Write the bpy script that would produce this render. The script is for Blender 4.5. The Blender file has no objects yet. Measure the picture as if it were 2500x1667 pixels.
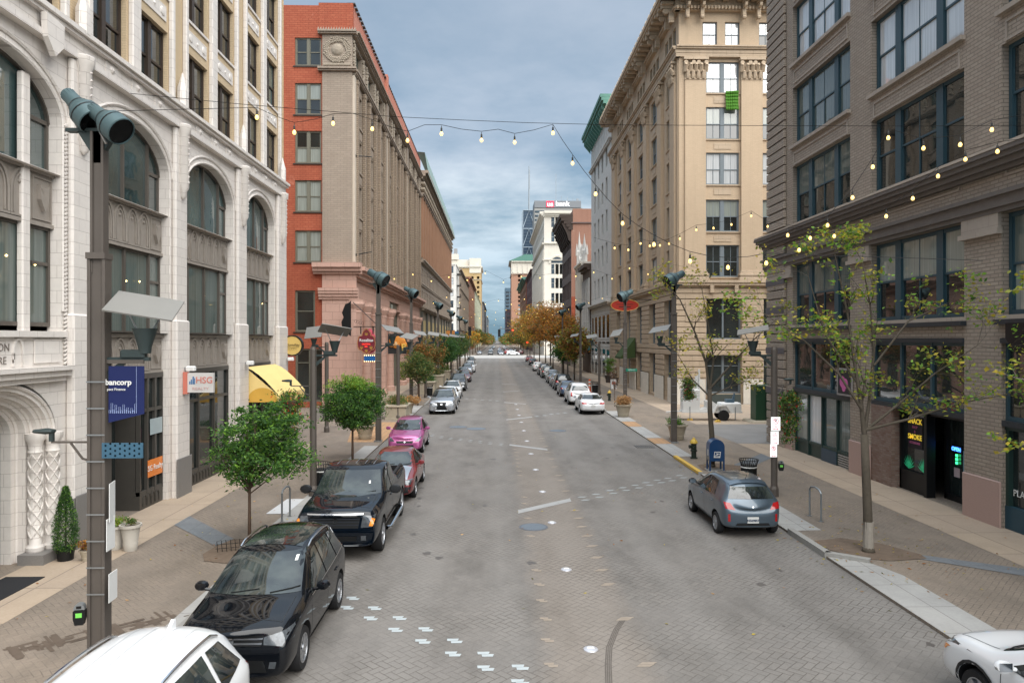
import bpy, bmesh, math, random
import numpy as np
from mathutils import Vector, Matrix
from mathutils.bvhtree import BVHTree
R = math.radians; PI = math.pi
sc = bpy.context.scene; COL = sc.collection; D = bpy.data
random.seed(7)
# ------------------------------------------------------------------ camera
F_PX = 1734.0; H = 5.3
cam = D.cameras.new("camera"); camo = D.objects.new("camera", cam); COL.objects.link(camo)
cam.sensor_width = 36; cam.lens = 36 * F_PX / 2500; cam.clip_end = 9000; cam.clip_start = .1
cam.shift_y = -(833.5 - 829) / 2500
camo.location = (0, 0, H); camo.rotation_euler = (R(90), 0, -math.atan(39 / 1734))
sc.camera = camo
# ------------------------------------------------------------------ world and sun
SUN_EL, SUN_AZ = R(50), R(148)     # from behind the camera, a little to the right
w = D.worlds.new("World"); sc.world = w; w.use_nodes = True
def build_world():
    nt = w.node_tree; N = nt.nodes; L = nt.links; N.clear()
    def n(t, **k):
        x = N.new(t)
        for a, b in k.items(): setattr(x, a, b)
        return x
    def mth(op, a, b=None, c=None, clamp=False):
        x = n('ShaderNodeMath', operation=op); x.use_clamp = clamp
        for i, q in enumerate((a, b, c)):
            if q is None: continue
            if hasattr(q, 'links'): L.new(q, x.inputs[i])
            else: x.inputs[i].default_value = q
        return x.outputs[0]
    out = n('ShaderNodeOutputWorld'); bg = n('ShaderNodeBackground'); bg.inputs[1].default_value = 1
    sky = n('ShaderNodeTexSky', sky_type='NISHITA'); sky.sun_disc = False
    sky.sun_elevation = SUN_EL; sky.sun_rotation = SUN_AZ
    tc = n('ShaderNodeTexCoord'); sp = n('ShaderNodeSeparateXYZ'); L.new(tc.outputs['Generated'], sp.inputs[0])
    z = sp.outputs[2]
    za = mth('MAXIMUM', z, 0.0)
    den = mth('ADD', za, 0.10)
    cb = n('ShaderNodeCombineXYZ')
    L.new(mth('DIVIDE', sp.outputs[0], den), cb.inputs[0]); L.new(mth('DIVIDE', sp.outputs[1], den), cb.inputs[1])
    def noise(scale, det, rough, off, stretch=(1, 1, 1)):
        mp = n('ShaderNodeMapping'); mp.inputs['Location'].default_value = off; mp.inputs['Scale'].default_value = stretch
        L.new(cb.outputs[0], mp.inputs[0])
        t = n('ShaderNodeTexNoise'); t.inputs['Scale'].default_value = scale; t.inputs['Detail'].default_value = det
        t.inputs['Roughness'].default_value = rough; L.new(mp.outputs[0], t.inputs[0]); return t.outputs[0]
    def ramp(src, pts):
        r = n('ShaderNodeValToRGB'); r.color_ramp.interpolation = 'EASE'
        e = r.color_ramp.elements
        while len(e) < len(pts): e.new(0.5)
        for q, (p, c) in zip(e, pts): q.position = p; q.color = (*c, 1)
        L.new(src, r.inputs[0]); return r.outputs[0]
    def mix(f, a, b, mode='MIX'):
        m = n('ShaderNodeMix', data_type='RGBA', blend_type=mode)
        for s_, q in ((m.inputs['Factor'], f), (m.inputs['A'], a), (m.inputs['B'], b)):
            if hasattr(q, 'links'): L.new(q, s_)
            elif isinstance(q, (int, float)): s_.default_value = q
            else: s_.default_value = (*q, 1)
        return m.outputs['Result']
    # cloud layer seen from below
    n1 = noise(.55, 7, .55, (3.1, 1.7, 0), (1.0, .85, 1)); n2 = noise(1.7, 6, .6, (7.3, 2.2, 4))
    cm = mth('ADD', mth('MULTIPLY', n1, .72), mth('MULTIPLY', n2, .28))
    cm = mth('MULTIPLY', mth('SUBTRACT', cm, .42), 6.0, clamp=True)
    low = ramp(z, [(0, (.11, .205, .275)), (.06, (.12, .215, .295)), (.15, (.165, .265, .35)), (.26, (.17, .26, .355)), (.45, (.205, .28, .37)), (1, (.40, .48, .57))])
    hi = ramp(z, [(0, (.17, .29, .37)), (.10, (.42, .52, .60)), (.18, (.60, .66, .70)), (.28, (.37, .43, .51)), (.45, (.31, .37, .45)), (1, (.60, .65, .70))])
    c = mix(cm, low, hi)
    # an overcast sky is brightest overhead
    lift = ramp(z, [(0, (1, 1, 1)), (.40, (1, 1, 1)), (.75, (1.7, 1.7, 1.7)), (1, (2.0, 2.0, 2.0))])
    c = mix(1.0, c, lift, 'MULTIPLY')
    nis = mix(1.0, sky.outputs[0], (.06, .06, .06), 'MULTIPLY')
    c = mix(.12, c, nis)
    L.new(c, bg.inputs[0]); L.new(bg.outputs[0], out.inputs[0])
build_world()
sun = D.lights.new("sun", 'SUN'); sun.energy = 3.7; sun.angle = R(78); sun.color = (1, .955, .89)
suno = D.objects.new("sun", sun); COL.objects.link(suno)
_d = Vector((math.sin(SUN_AZ) * math.cos(SUN_EL), math.cos(SUN_AZ) * math.cos(SUN_EL), math.sin(SUN_EL)))
suno.rotation_euler = _d.to_track_quat('Z', 'Y').to_euler(); suno.location = (0, -20, 60)
sc.view_settings.view_transform = 'Standard'; sc.view_settings.look = 'None'; sc.view_settings.gamma = 1
sc.view_settings.exposure = 0.68
sc.cycles.max_bounces = 5; sc.cycles.diffuse_bounces = 3; sc.cycles.glossy_bounces = 3; sc.cycles.transmission_bounces = 2
sc.cycles.caustics_reflective = False; sc.cycles.caustics_refractive = False
# ------------------------------------------------------------------ object helpers
def link(o, parent=None):
    COL.objects.link(o)
    if parent is not None: o.parent = parent
    return o
def tag(o, label=None, cat=None, group=None, kind=None):
    if label: o['label'] = label
    if cat: o['category'] = cat
    if group: o['group'] = group
    if kind: o['kind'] = kind
    return o
def thing(name, label, cat, loc=(0, 0, 0), rz=0, group=None):
    o = link(D.objects.new(name, None)); o.location = loc; o.rotation_euler = (0, 0, rz); o.empty_display_size = .3
    return tag(o, label, cat, group)
def copy_tree(o, parent=None):
    c = o.copy(); COL.objects.link(c)
    if parent is not None: c.parent = parent
    for ch in o.children: copy_tree(ch, c)
    return c
class MB:
    def __init__(s, T=None): s.v = []; s.f = []; s.m = []; s.T = T; s.mi = 0; s.c = []
    def add(s, vs, fs, mi=None):
        b = len(s.v)
        if s.T is not None: vs = [s.T @ Vector(p) for p in vs]
        s.v.extend([tuple(p) for p in vs])
        s.f.extend([tuple(b + i for i in f) for f in fs]); s.m.extend([s.mi if mi is None else mi] * len(fs))
        return s
    def box(s, a, b, mi=None):
        (x0, y0, z0), (x1, y1, z1) = a, b
        vs = [(x0, y0, z0), (x1, y0, z0), (x1, y1, z0), (x0, y1, z0), (x0, y0, z1), (x1, y0, z1), (x1, y1, z1), (x0, y1, z1)]
        return s.add(vs, [(0, 3, 2, 1), (4, 5, 6, 7), (0, 1, 5, 4), (1, 2, 6, 5), (2, 3, 7, 6), (3, 0, 4, 7)], mi)
    def cbox(s, a, b, c=.02, mi=None):
        # box with chamfered vertical and top edges
        (x0, y0, z0), (x1, y1, z1) = a, b
        o = [(x0 + c, y0), (x1 - c, y0), (x1, y0 + c), (x1, y1 - c), (x1 - c, y1), (x0 + c, y1), (x0, y1 - c), (x0, y0 + c)]
        t = [(x0 + c, y0 + c), (x1 - c, y0 + c), (x1 - c, y0 + c), (x1 - c, y1 - c), (x1 - c, y1 - c), (x0 + c, y1 - c), (x0 + c, y1 - c), (x0 + c, y0 + c)]
        vs = [(x, y, z0) for x, y in o] + [(x, y, z1 - c) for x, y in o] + [(x * .999 + .001 * t[i][0], y, z1) if 0 else (t[i][0], t[i][1], z1) for i, (x, y) in enumerate(o)]
        fs = []
        for k in (0, 8):
            for i in range(8): j = (i + 1) % 8; fs.append((k + i, k + j, k + 8 + j, k + 8 + i))
        fs.append(tuple(range(16, 24))); fs.append(tuple(range(7, -1, -1)))
        return s.add(vs, fs, mi)
    def prism(s, pts, ax, c0, c1, mi=None):
        # pts 2d polygon; ax 'x','y','z' extrusion axis
        def P(p, c): return {'x': (c, p[0], p[1]), 'y': (p[0], c, p[1]), 'z': (p[0], p[1], c)}[ax]
        n = len(pts); vs = [P(p, c0) for p in pts] + [P(p, c1) for p in pts]
        fs = [tuple(range(n)), tuple(range(2 * n - 1, n - 1, -1))] + [(i, i + n, (i + 1) % n + n, (i + 1) % n) for i in range(n)]
        return s.add(vs, fs, mi)
    def cyl(s, p, q, r, r2=None, n=10, cap=True, mi=None):
        p, q = Vector(p), Vector(q); r2 = r if r2 is None else r2
        d = (q - p); d.normalize(); a = d.orthogonal().normalized(); b = d.cross(a)
        vs = []
        for c, rr in ((p, r), (q, r2)):
            for i in range(n):
                t = 2 * PI * i / n; vs.append(c + (a * math.cos(t) + b * math.sin(t)) * rr)
        fs = [(i, (i + 1) % n, n + (i + 1) % n, n + i) for i in range(n)]
        if cap: fs += [tuple(range(n - 1, -1, -1)), tuple(range(n, 2 * n))]
        return s.add(vs, fs, mi)
    def tube(s, pts, r, n=6, mi=None, cap=True):
        pts = [Vector(p) for p in pts]; N_ = len(pts); rs = r if isinstance(r, (list, tuple)) else [r] * N_
        vs = []; a = None
        for i, p in enumerate(pts):
            d = (pts[min(i + 1, N_ - 1)] - pts[max(i - 1, 0)]).normalized()
            a = d.orthogonal().normalized() if a is None else (a - d * a.dot(d)).normalized()
            b = d.cross(a)
            for k in range(n):
                t = 2 * PI * k / n; vs.append(p + (a * math.cos(t) + b * math.sin(t)) * rs[i])
        fs = [(i * n + k, i * n + (k + 1) % n, (i + 1) * n + (k + 1) % n, (i + 1) * n + k) for i in range(N_ - 1) for k in range(n)]
        if cap: fs += [tuple(range(n - 1, -1, -1)), tuple(range((N_ - 1) * n, N_ * n))]
        return s.add(vs, fs, mi)
    def lathe(s, prof, o=(0, 0, 0), n=16, ax='z', mi=None, cap=True):
        vs = []
        for r, z in prof:
            for k in range(n):
                t = 2 * PI * k / n; c, q = r * math.cos(t), r * math.sin(t)
                vs.append({'z': (o[0] + c, o[1] + q, o[2] + z), 'x': (o[0] + z, o[1] + c, o[2] + q), 'y': (o[0] + c, o[1] + z, o[2] + q)}[ax])
        m = len(prof)
        fs = [(i * n + k, i * n + (k + 1) % n, (i + 1) * n + (k + 1) % n, (i + 1) * n + k) for i in range(m - 1) for k in range(n)]
        if cap and prof[0][0] > 1e-4: fs.append(tuple(range(n - 1, -1, -1)))
        if cap and prof[-1][0] > 1e-4: fs.append(tuple(range((m - 1) * n, m * n)))
        return s.add(vs, fs, mi)
    def quad(s, a, b, c, d, mi=None): return s.add([a, b, c, d], [(0, 1, 2, 3)], mi)
    def mesh(s, name, smooth=False):
        me = D.meshes.new(name); me.from_pydata(s.v, [], s.f)
        me.polygons.foreach_set('material_index', s.m)
        if smooth:
            me.polygons.foreach_set('use_smooth', [True] * len(s.f))
            if smooth != 'all': me.set_sharp_from_angle(angle=R(40))
        me.update(); return me
    def cut(s):
        # what follows is a separate piece: build() makes each piece an object of its own
        if s.f and (not s.c or s.c[-1][1] < len(s.f)): s.c.append((len(s.v), len(s.f)))
        return s
    def build(s, name, mat, parent=None, smooth=False, loc=None):
        if s.c:
            v, f, m_ = s.v, s.f, s.m; ends = [q for q in s.c if q[1] < len(f)] + [(len(v), len(f))]; a = (0, 0); o = None
            for b in ends:
                k = MB(); k.v = v[a[0]:b[0]]; k.f = [tuple(i - a[0] for i in q) for q in f[a[1]:b[1]]]; k.m = m_[a[1]:b[1]]; a = b
                o = k.build(name, mat, parent, smooth, loc)
            return o
        me = s.mesh(name, smooth)
        for m in (mat if isinstance(mat, (list, tuple)) else [mat]): me.materials.append(m)
        o = link(D.objects.new(name, me), parent)
        if loc: o.location = loc
        return o
# ------------------------------------------------------------------ materials
MATS = {}
class NT:
    def __init__(s, name):
        s.m = D.materials.new(name); s.m.use_nodes = True; s.nt = s.m.node_tree; s.N = s.nt.nodes; s.L = s.nt.links
        s.b = s.N['Principled BSDF']
    def n(s, t, **k):
        x = s.N.new(t)
        for a, b in k.items(): setattr(x, a, b)
        return x
    def put(s, sock, q):
        if hasattr(q, 'links'): s.L.new(q, sock)
        elif isinstance(q, (tuple, list)) and len(q) == 3 and sock.type == 'RGBA': sock.default_value = (*q, 1)
        else: sock.default_value = q
    def mth(s, op, a, b=None, c=None, clamp=False):
        x = s.n('ShaderNodeMath', operation=op); x.use_clamp = clamp
        for i, q in enumerate((a, b, c)):
            if q is not None: s.put(x.inputs[i], q)
        return x.outputs[0]
    def mix(s, f, a, b, mode='MIX'):
        m = s.n('ShaderNodeMix', data_type='RGBA', blend_type=mode)
        s.put(m.inputs['Factor'], f); s.put(m.inputs['A'], a); s.put(m.inputs['B'], b); return m.outputs['Result']
    def pos(s): return s.n('ShaderNodeNewGeometry').outputs['Position']
    def wall(s):
        g = s.n('ShaderNodeNewGeometry'); sp = s.n('ShaderNodeSeparateXYZ'); s.L.new(g.outputs['Position'], sp.inputs[0])
        sn = s.n('ShaderNodeSeparateXYZ'); s.L.new(g.outputs['True Normal'], sn.inputs[0])
        k = s.mth('GREATER_THAN', s.mth('ABSOLUTE', sn.outputs[0]), .6)
        u = s.mth('ADD', s.mth('MULTIPLY', sp.outputs[1], k), s.mth('MULTIPLY', sp.outputs[0], s.mth('SUBTRACT', 1.0, k)))
        c = s.n('ShaderNodeCombineXYZ'); s.L.new(u, c.inputs[0]); s.L.new(sp.outputs[2], c.inputs[1]); return c.outputs[0]
    def noise(s, vec, scale, det=4, rough=.55, stretch=None):
        if stretch:
            mp = s.n('ShaderNodeMapping'); mp.inputs['Scale'].default_value = stretch; s.L.new(vec, mp.inputs[0]); vec = mp.outputs[0]
        t = s.n('ShaderNodeTexNoise'); t.inputs['Scale'].default_value = scale; t.inputs['Detail'].default_value = det
        t.inputs['Roughness'].default_value = rough; s.L.new(vec, t.inputs[0]); return t.outputs[0]
    def ramp(s, src, a, b, ca=(0, 0, 0), cb=(1, 1, 1)):
        r = s.n('ShaderNodeMapRange'); s.put(r.inputs[0], src); r.inputs[1].default_value = a; r.inputs[2].default_value = b
        return s.mix(r.outputs[0], ca, cb) if ca != (0, 0, 0) or cb != (1, 1, 1) else r.outputs[0]
    def bump(s, h, st=.3, dist=.02):
        b = s.n('ShaderNodeBump'); b.inputs['Strength'].default_value = st; b.inputs['Distance'].default_value = dist
        s.L.new(h, b.inputs['Height']); s.L.new(b.outputs[0], s.b.inputs['Normal'])
    def col(s, c): s.put(s.b.inputs['Base Color'], c)
    def set(s, rough=None, metal=None, spec=None, coat=None):
        if rough is not None: s.put(s.b.inputs['Roughness'], rough)
        if metal is not None: s.b.inputs['Metallic'].default_value = metal
        if spec is not None: s.b.inputs['Specular IOR Level'].default_value = spec
        if coat is not None: s.b.inputs['Coat Weight'].default_value = coat; s.b.inputs['Coat Roughness'].default_value = .03
def plain(name, c, rough=.6, metal=0, spec=.4, coat=None, var=.12, vscale=3.0):
    if name in MATS: return MATS[name]
    t = NT(name); v = t.noise(t.pos(), vscale, 5, .6)
    t.col(t.mix(v, tuple(x * (1 - var) for x in c), tuple(min(1, x * (1 + var)) for x in c)))
    t.set(rough, metal, spec, coat); MATS[name] = t.m; return t.m
def emis(name, c, st):
    if name in MATS: return MATS[name]
    t = NT(name); t.col(c); t.put(t.b.inputs['Emission Color'], c); t.b.inputs['Emission Strength'].default_value = st
    t.set(.3); MATS[name] = t.m; return t.m
def masonry(name, c1, c2, cm, bw, bh, mortar, bumpd=.01, dirt=.25, dscale=.35, rough=.75, offs=.5, streak=0.2, patch=None):
    t = NT(name); W = t.wall()
    b = t.n('ShaderNodeTexBrick'); t.L.new(W, b.inputs[0]); b.offset = offs
    b.inputs['Color1'].default_value = (*c1, 1); b.inputs['Color2'].default_value = (*c2, 1); b.inputs['Mortar'].default_value = (*cm, 1)
    b.inputs['Scale'].default_value = 1; b.inputs['Mortar Size'].default_value = mortar; b.inputs['Mortar Smooth'].default_value = .1
    b.inputs['Brick Width'].default_value = bw; b.inputs['Row Height'].default_value = bh; b.inputs['Bias'].default_value = 0
    c = b.outputs['Color']
    d = t.noise(t.pos(), dscale, 6, .6); k = t.ramp(d, .35, .75)
    c = t.mix(t.mth('MULTIPLY', k, dirt), c, tuple(x * .45 for x in c1))
    if streak:
        s2 = t.noise(t.pos(), 1.0, 5, .65, (2.2, 2.2, .12)); c = t.mix(t.mth('MULTIPLY', t.ramp(s2, .48, .72), streak), c, tuple(x * .5 for x in c1))
    fine = t.noise(t.pos(), 9, 4, .6); c = t.mix(.22, c, t.mix(fine, tuple(x * .6 for x in c1), tuple(min(1, x * 1.35) for x in c1)))
    if patch:
        pn = t.noise(t.pos(), .5, 6, .7); c = t.mix(t.mth('MULTIPLY', t.ramp(pn, .62, .70), .6), c, patch)
    t.col(c); t.set(rough, spec=.3)
    h = t.mth('ADD', t.mth('MULTIPLY', b.outputs['Fac'], -1.0), t.mth('MULTIPLY', fine, .35)); t.bump(h, .6, bumpd)
    MATS[name] = t.m; return t.m
def glassy(name, c, rough=.02, wav=.004, ior=1.7, curtain=None):
    t = NT(name)
    if curtain:
        W = t.wall(); f = t.noise(W, 1.0, 3, .5, (14, .25, 1)); cc = t.mix(f, tuple(x * .55 for x in c), curtain)
    else:
        v = t.noise(t.pos(), .35, 3, .5); cc = t.mix(t.ramp(v, .35, .65), tuple(x * .5 for x in c), tuple(min(1, x * 1.6) for x in c))
    t.col(cc); t.set(rough); t.b.inputs['IOR'].default_value = ior
    h = t.noise(t.pos(), .9, 2, .4); t.bump(h, 1.0, wav)
    MATS[name] = t.m; return t.m
# masonry of the fronts
terra = masonry('terracotta_white', (.76, .71, .66), (.70, .65, .61), (.42, .37, .34), .62, .31, .006, .008, .15, .5, .45, streak=.12)
buff = masonry('buff_brick', (.58, .45, .29), (.63, .50, .33), (.48, .38, .26), .42, .075, .010, .006, .15, .4)
redb = masonry('painted_red_brick', (.36, .088, .045), (.42, .12, .062), (.24, .055, .03), .42, .17, .016, .012, .35, .25, streak=.5, patch=(.52, .20, .13))
pinkb = masonry('faded_red_brick', (.56, .23, .16), (.52, .20, .14), (.44, .17, .12), .24, .08, .008, .006, .2, .3)
greyb = masonry('brown_grey_brick', (.41, .345, .28), (.33, .27, .22), (.19, .155, .125), .34, .11, .016, .012, .35, .3, streak=.25)
trimb = masonry('grey_brown_trim', (.42, .36, .30), (.39, .33, .28), (.26, .22, .19), .9, .5, .006, .005, .25, .5)
tanb = masonry('tan_brick', (.59, .45, .31), (.55, .415, .285), (.46, .35, .24), .30, .08, .010, .007, .22, .3, streak=.2)
tans = masonry('tan_stone', (.54, .42, .30), (.50, .385, .27), (.26, .20, .14), 1.1, .45, .012, .012, .35, .4, streak=.3)
pinks = masonry('pink_granite', (.56, .36, .29), (.52, .33, .265), (.30, .19, .155), 1.05, .62, .016, .012, .22, .5, streak=.22)
brst = masonry('brown_stone', (.36, .295, .235), (.31, .25, .20), (.20, .165, .13), .5, .16, .012, .012, .3, .4, streak=.3)
whst = masonry('white_stone', (.68, .66, .62), (.62, .60, .56), (.42, .40, .38), .9, .5, .008, .008, .2, .4)
redst = masonry('red_brown_brick', (.36, .19, .12), (.30, .16, .10), (.22, .13, .09), .26, .085, .010, .008, .3, .25, streak=.3)
oldbr = masonry('old_party_brick', (.38, .19, .13), (.31, .16, .115), (.25, .17, .13), .26, .085, .012, .008, .45, .15, streak=.35, patch=(.45, .32, .25))
creams = masonry('cream_stone', (.74, .69, .60), (.70, .65, .57), (.5, .44, .36), 1.0, .5, .006, .006, .2, .3)
tangrey = plain('tan_metal_panel', (.55, .43, .27), .5)
granite = plain('grey_granite', (.20, .19, .18), .5, var=.25, vscale=40)
pinkg = plain('pink_granite_plain', (.42, .29, .25), .5, var=.15, vscale=30)
bronze = plain('bronze_panel', (.31, .275, .24), .45, .1, .5, var=.2, vscale=5)
brownf = plain('dark_brown_frame', (.045, .032, .024), .45)
tealf = plain('teal_frame', (.035, .075, .095), .4)
grnf = plain('olive_grey_frame', (.15, .145, .11), .5)
gryf = plain('blue_grey_frame', (.17, .20, .22), .5)
dgrn = plain('dark_green_frame', (.02, .045, .04), .4)
blackm = plain('black_metal', (.012, .013, .014), .4, .3)
whitep = plain('white_paint', (.72, .72, .70), .4, var=.05)
roofm = plain('roof_tar', (.06, .06, .06), .9)
copper = plain('green_copper', (.10, .235, .19), .7, var=.3, vscale=1.2)
ornm = plain('carved_stone', (.33, .28, .22), .85, var=.45, vscale=6)
gdark = glassy('glass_dark', (.016, .022, .022), ior=1.95)
gteal = glassy('glass_teal', (.05, .085, .085), wav=.006, ior=2.4)
gblind = glassy('glass_blind', (.20, .22, .19), curtain=(.40, .44, .40), ior=1.9)
gwhite = glassy('glass_white_blind', (.62, .66, .68), curtain=(.85, .87, .88), ior=2.6)  # white blinds, and sky reflection painted in on the dark brick building
gcurt = glassy('glass_curtain', (.05, .075, .07), curtain=(.20, .24, .22))
gfar = glassy('glass_far', (.05, .07, .09), wav=0)
# ------------------------------------------------------------------ the setting
def herring(name, unit, c1, c2, cm, joint, big, rough=.75, rot=45, lanes=False, wet=None):
    t = NT(name); M = t.mth
    P = t.pos(); mp = t.n('ShaderNodeMapping'); mp.inputs['Rotation'].default_value = (0, 0, R(rot)); mp.inputs['Scale'].default_value = (1 / unit, 1 / unit, 1)
    wob = t.n('ShaderNodeTexNoise'); wob.inputs['Scale'].default_value = 1.3; wob.inputs['Detail'].default_value = 2; t.L.new(P, wob.inputs[0])
    add = t.n('ShaderNodeVectorMath', operation='MULTIPLY_ADD'); t.L.new(wob.outputs['Color'], add.inputs[0]); add.inputs[1].default_value = (.05, .05, 0); t.L.new(P, add.inputs[2])
    t.L.new(add.outputs[0], mp.inputs[0])
    sp = t.n('ShaderNodeSeparateXYZ'); t.L.new(mp.outputs[0], sp.inputs[0]); x, y = sp.outputs[0], sp.outputs[1]
    ix, iy = M('FLOOR', x), M('FLOOR', y); fx, fy = M('SUBTRACT', x, ix), M('SUBTRACT', y, iy)
    m = M('FLOORED_MODULO', M('SUBTRACT', ix, iy), 4.0)
    hz = M('LESS_THAN', m, 1.5); vt = M('SUBTRACT', 1.0, hz)
    m3 = M('SUBTRACT', 3.0, m)
    u = M('ADD', M('MULTIPLY', hz, M('ADD', fx, m)), M('MULTIPLY', vt, M('ADD', fy, m3)))
    v = M('ADD', M('MULTIPLY', hz, fy), M('MULTIPLY', vt, fx))
    e = M('MINIMUM', M('MINIMUM', u, M('SUBTRACT', 2.0, u)), M('MINIMUM', v, M('SUBTRACT', 1.0, v)))
    jn = t.n('ShaderNodeMapRange'); jn.interpolation_type = 'SMOOTHSTEP'; t.L.new(e, jn.inputs[0]); jn.inputs[1].default_value = joint * .35; jn.inputs[2].default_value = joint
    jn.inputs[3].default_value = 1; jn.inputs[4].default_value = 0
    bx = M('SUBTRACT', ix, M('MULTIPLY', hz, m)); by = M('SUBTRACT', iy, M('MULTIPLY', vt, m3))
    cb = t.n('ShaderNodeCombineXYZ'); t.L.new(bx, cb.inputs[0]); t.L.new(by, cb.inputs[1]); t.L.new(hz, cb.inputs[2])
    wn = t.n('ShaderNodeTexWhiteNoise'); t.L.new(cb.outputs[0], wn.inputs[0])
    c = t.mix(wn.outputs['Value'], c1, c2)
    bn = t.noise(P, .16, 6, .6); c = t.mix(t.mth('MULTIPLY', t.ramp(bn, .34, .68), .75), c, big)
    n2 = t.noise(P, .9, 6, .7, (1, .45, 1)); c = t.mix(t.mth('MULTIPLY', t.ramp(n2, .45, .68), .7), c, tuple(q * .45 for q in c1))
    if lanes:
        g = t.n('ShaderNodeSeparateXYZ'); t.L.new(P, g.inputs[0])
        s = M('SINE', M('MULTIPLY', M('ADD', g.outputs[0], .35), 3.4)); ln = t.noise(P, .7, 4, .6, (1, .06, 1))
        k = M('MULTIPLY', t.ramp(M('ADD', M('MULTIPLY', s, .25), ln), .42, .85), .42)
        c = t.mix(k, c, lanes)
        # the middle strip of warmer pavers between the inlaid stones
        mw = M('ADD', M('ABSOLUTE', M('SUBTRACT', g.outputs[0], 1.69)), M('MULTIPLY', t.noise(P, 1.1, 4, .6), .7)); mid = t.ramp(mw, 1.45, 1.0)
        c = t.mix(M('MULTIPLY', mid, .24), c, (.31, .235, .17))
    jv = t.noise(P, .35, 5, .65); jm = M('MULTIPLY', jn.outputs[0], t.mth('ADD', .22, M('MULTIPLY', t.ramp(jv, .42, .62), .80)))
    c = t.mix(jm, c, cm)
    fine = t.noise(P, 30, 3, .6); c = t.mix(.18, c, t.mix(fine, (.08, .07, .06), (.5, .47, .42)))
    t.col(c); t.set(rough, spec=.35)
    t.bump(M('ADD', M('MULTIPLY', jm, -1.0), M('MULTIPLY', wn.outputs['Value'], .5)), .5, .012)
    MATS[name] = t.m; return t.m
roadm = herring('road_pavers', .138, (.160, .147, .135), (.190, .174, .158), (.058, .048, .040), .08, (.148, .138, .132), lanes=(.225, .213, .20))
walkm = herring('sidewalk_pavers', .115, (.245, .19, .142), (.285, .222, .166), (.10, .078, .06), .08, (.17, .14, .115))
concs = masonry('tan_concrete', (.46, .355, .255), (.43, .33, .24), (.22, .17, .125), 1.55, 1.6, .012, .004, .3, .35, .8, offs=0, streak=0)
def flatmat(name, c1, c2, cm, bw, bh, mort, dirt=.3):
    t = NT(name); P = t.pos(); b = t.n('ShaderNodeTexBrick'); t.L.new(P, b.inputs[0]); b.offset = 0
    for k, q in (('Color1', c1), ('Color2', c2), ('Mortar', cm)): b.inputs[k].default_value = (*q, 1)
    b.inputs['Scale'].default_value = 1; b.inputs['Mortar Size'].default_value = mort; b.inputs['Brick Width'].default_value = bw; b.inputs['Row Height'].default_value = bh
    n1 = t.noise(P, .8, 6, .65); c = t.mix(t.mth('MULTIPLY', t.ramp(n1, .38, .7), dirt), b.outputs[0], tuple(q * .5 for q in c1))
    n2 = t.noise(P, 22, 3, .6); c = t.mix(.15, c, t.mix(n2, (.05, .05, .05), (.7, .68, .65)))
    t.col(c); t.set(.8, spec=.3); t.bump(b.outputs['Fac'], -.4, .006); MATS[name] = t.m; return t.m
tanc = flatmat('tan_walk_concrete', (.44, .335, .235), (.40, .305, .22), (.20, .15, .11), 1.62, 1.9, .016)
whc = flatmat('pale_kerb_concrete', (.36, .355, .34), (.39, .38, .36), (.20, .19, .18), .95, 1.25, .012, .4)
orc = flatmat('orange_ramp_pavers', (.50, .27, .11), (.46, .25, .10), (.3, .18, .1), .3, .3, .02)
asph = flatmat('side_asphalt', (.225, .21, .195), (.21, .20, .19), (.2, .19, .18), 7.3, 5.1, .01, .5)
slate = flatmat('slate_pavers', (.125, .145, .165), (.15, .165, .18), (.09, .1, .11), .6, .6, .012, .3)
soil = plain('tree_pit_soil', (.15, .11, .08), .95, var=.45, vscale=7)
curbm = plain('kerb_stone', (.30, .29, .27), .8, var=.2, vscale=8)
yelm = plain('yellow_kerb_paint', (.62, .40, .07), .6, var=.2, vscale=9)
grnd = plain('bare_ground', (.12, .11, .10), .9, var=.2, vscale=.2)
ZW = .06
def sheet(name, poly, z, m, th=None):
    mb = MB(); n = len(poly)
    if th: mb.prism(poly, 'z', z - th, z)
    else: mb.add([(x, y, z) for x, y in poly], [tuple(range(n))])
    return tag(mb.build(name, m), kind='structure')
def rect(x0, x1, y0, y1): return [(x0, y0), (x1, y0), (x1, y1), (x0, y1)]
sheet('ground', rect(-3500, 3500, -60, 7000), -.05, grnd)
sheet('road', rect(-5.8, 8.0, -12, 1500), 0, roadm)
def sub(x0, x1, y0, y1): return rect(x0, x1, y0, y1)
sheet('sidewalk', rect(-60, -5.8, -12, 204), ZW, walkm, .2)
sheet('sidewalk', rect(8.0, 60, -12, 204), ZW, walkm, .2)
sheet('sidewalk', rect(-60, -7.2, 240, 1500), ZW, walkm, .2)
sheet('sidewalk', rect(9.2, 60, 240, 1500), ZW, walkm, .2)
pale = flatmat('pale_crossing_concrete', (.40, .39, .37), (.38, .37, .35), (.35, .34, .33), 4, 4, .03, .2)
sheet('cross_street', rect(-150, 150, 204, 240), .004, pale)
sheet('walk_strip', rect(-10.9, -9.1, -12, 36), ZW + .004, tanc)
sheet('walk_strip', rect(-11.5, -9.3, 53.5, 172), ZW + .004, tanc)
sheet('walk_strip', rect(12.2, 14.2, -12, 36), ZW + .004, tanc)
sheet('walk_strip', rect(12.4, 15.4, 43.7, 172), ZW + .004, tanc)
sheet('side_street', [(12.2, 35.6), (16, 35.0), (60, 35), (60, 43.6), (13.2, 43.6), (12.0, 40)], ZW + .008, asph)
sheet('side_walkway', rect(15.4, 50, 43.7, 57), ZW + .006, tanc)
sheet('kerb_strip', [(8.0, -8), (9.05, -8), (9.05, 15.6), (8.75, 16.6), (8.0, 16.95)], ZW + .006, whc)
sheet('kerb_strip', [(8.0, 19.3), (8.95, 19.35), (8.95, 27.3), (8.0, 27.6)], ZW + .006, whc)
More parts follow.
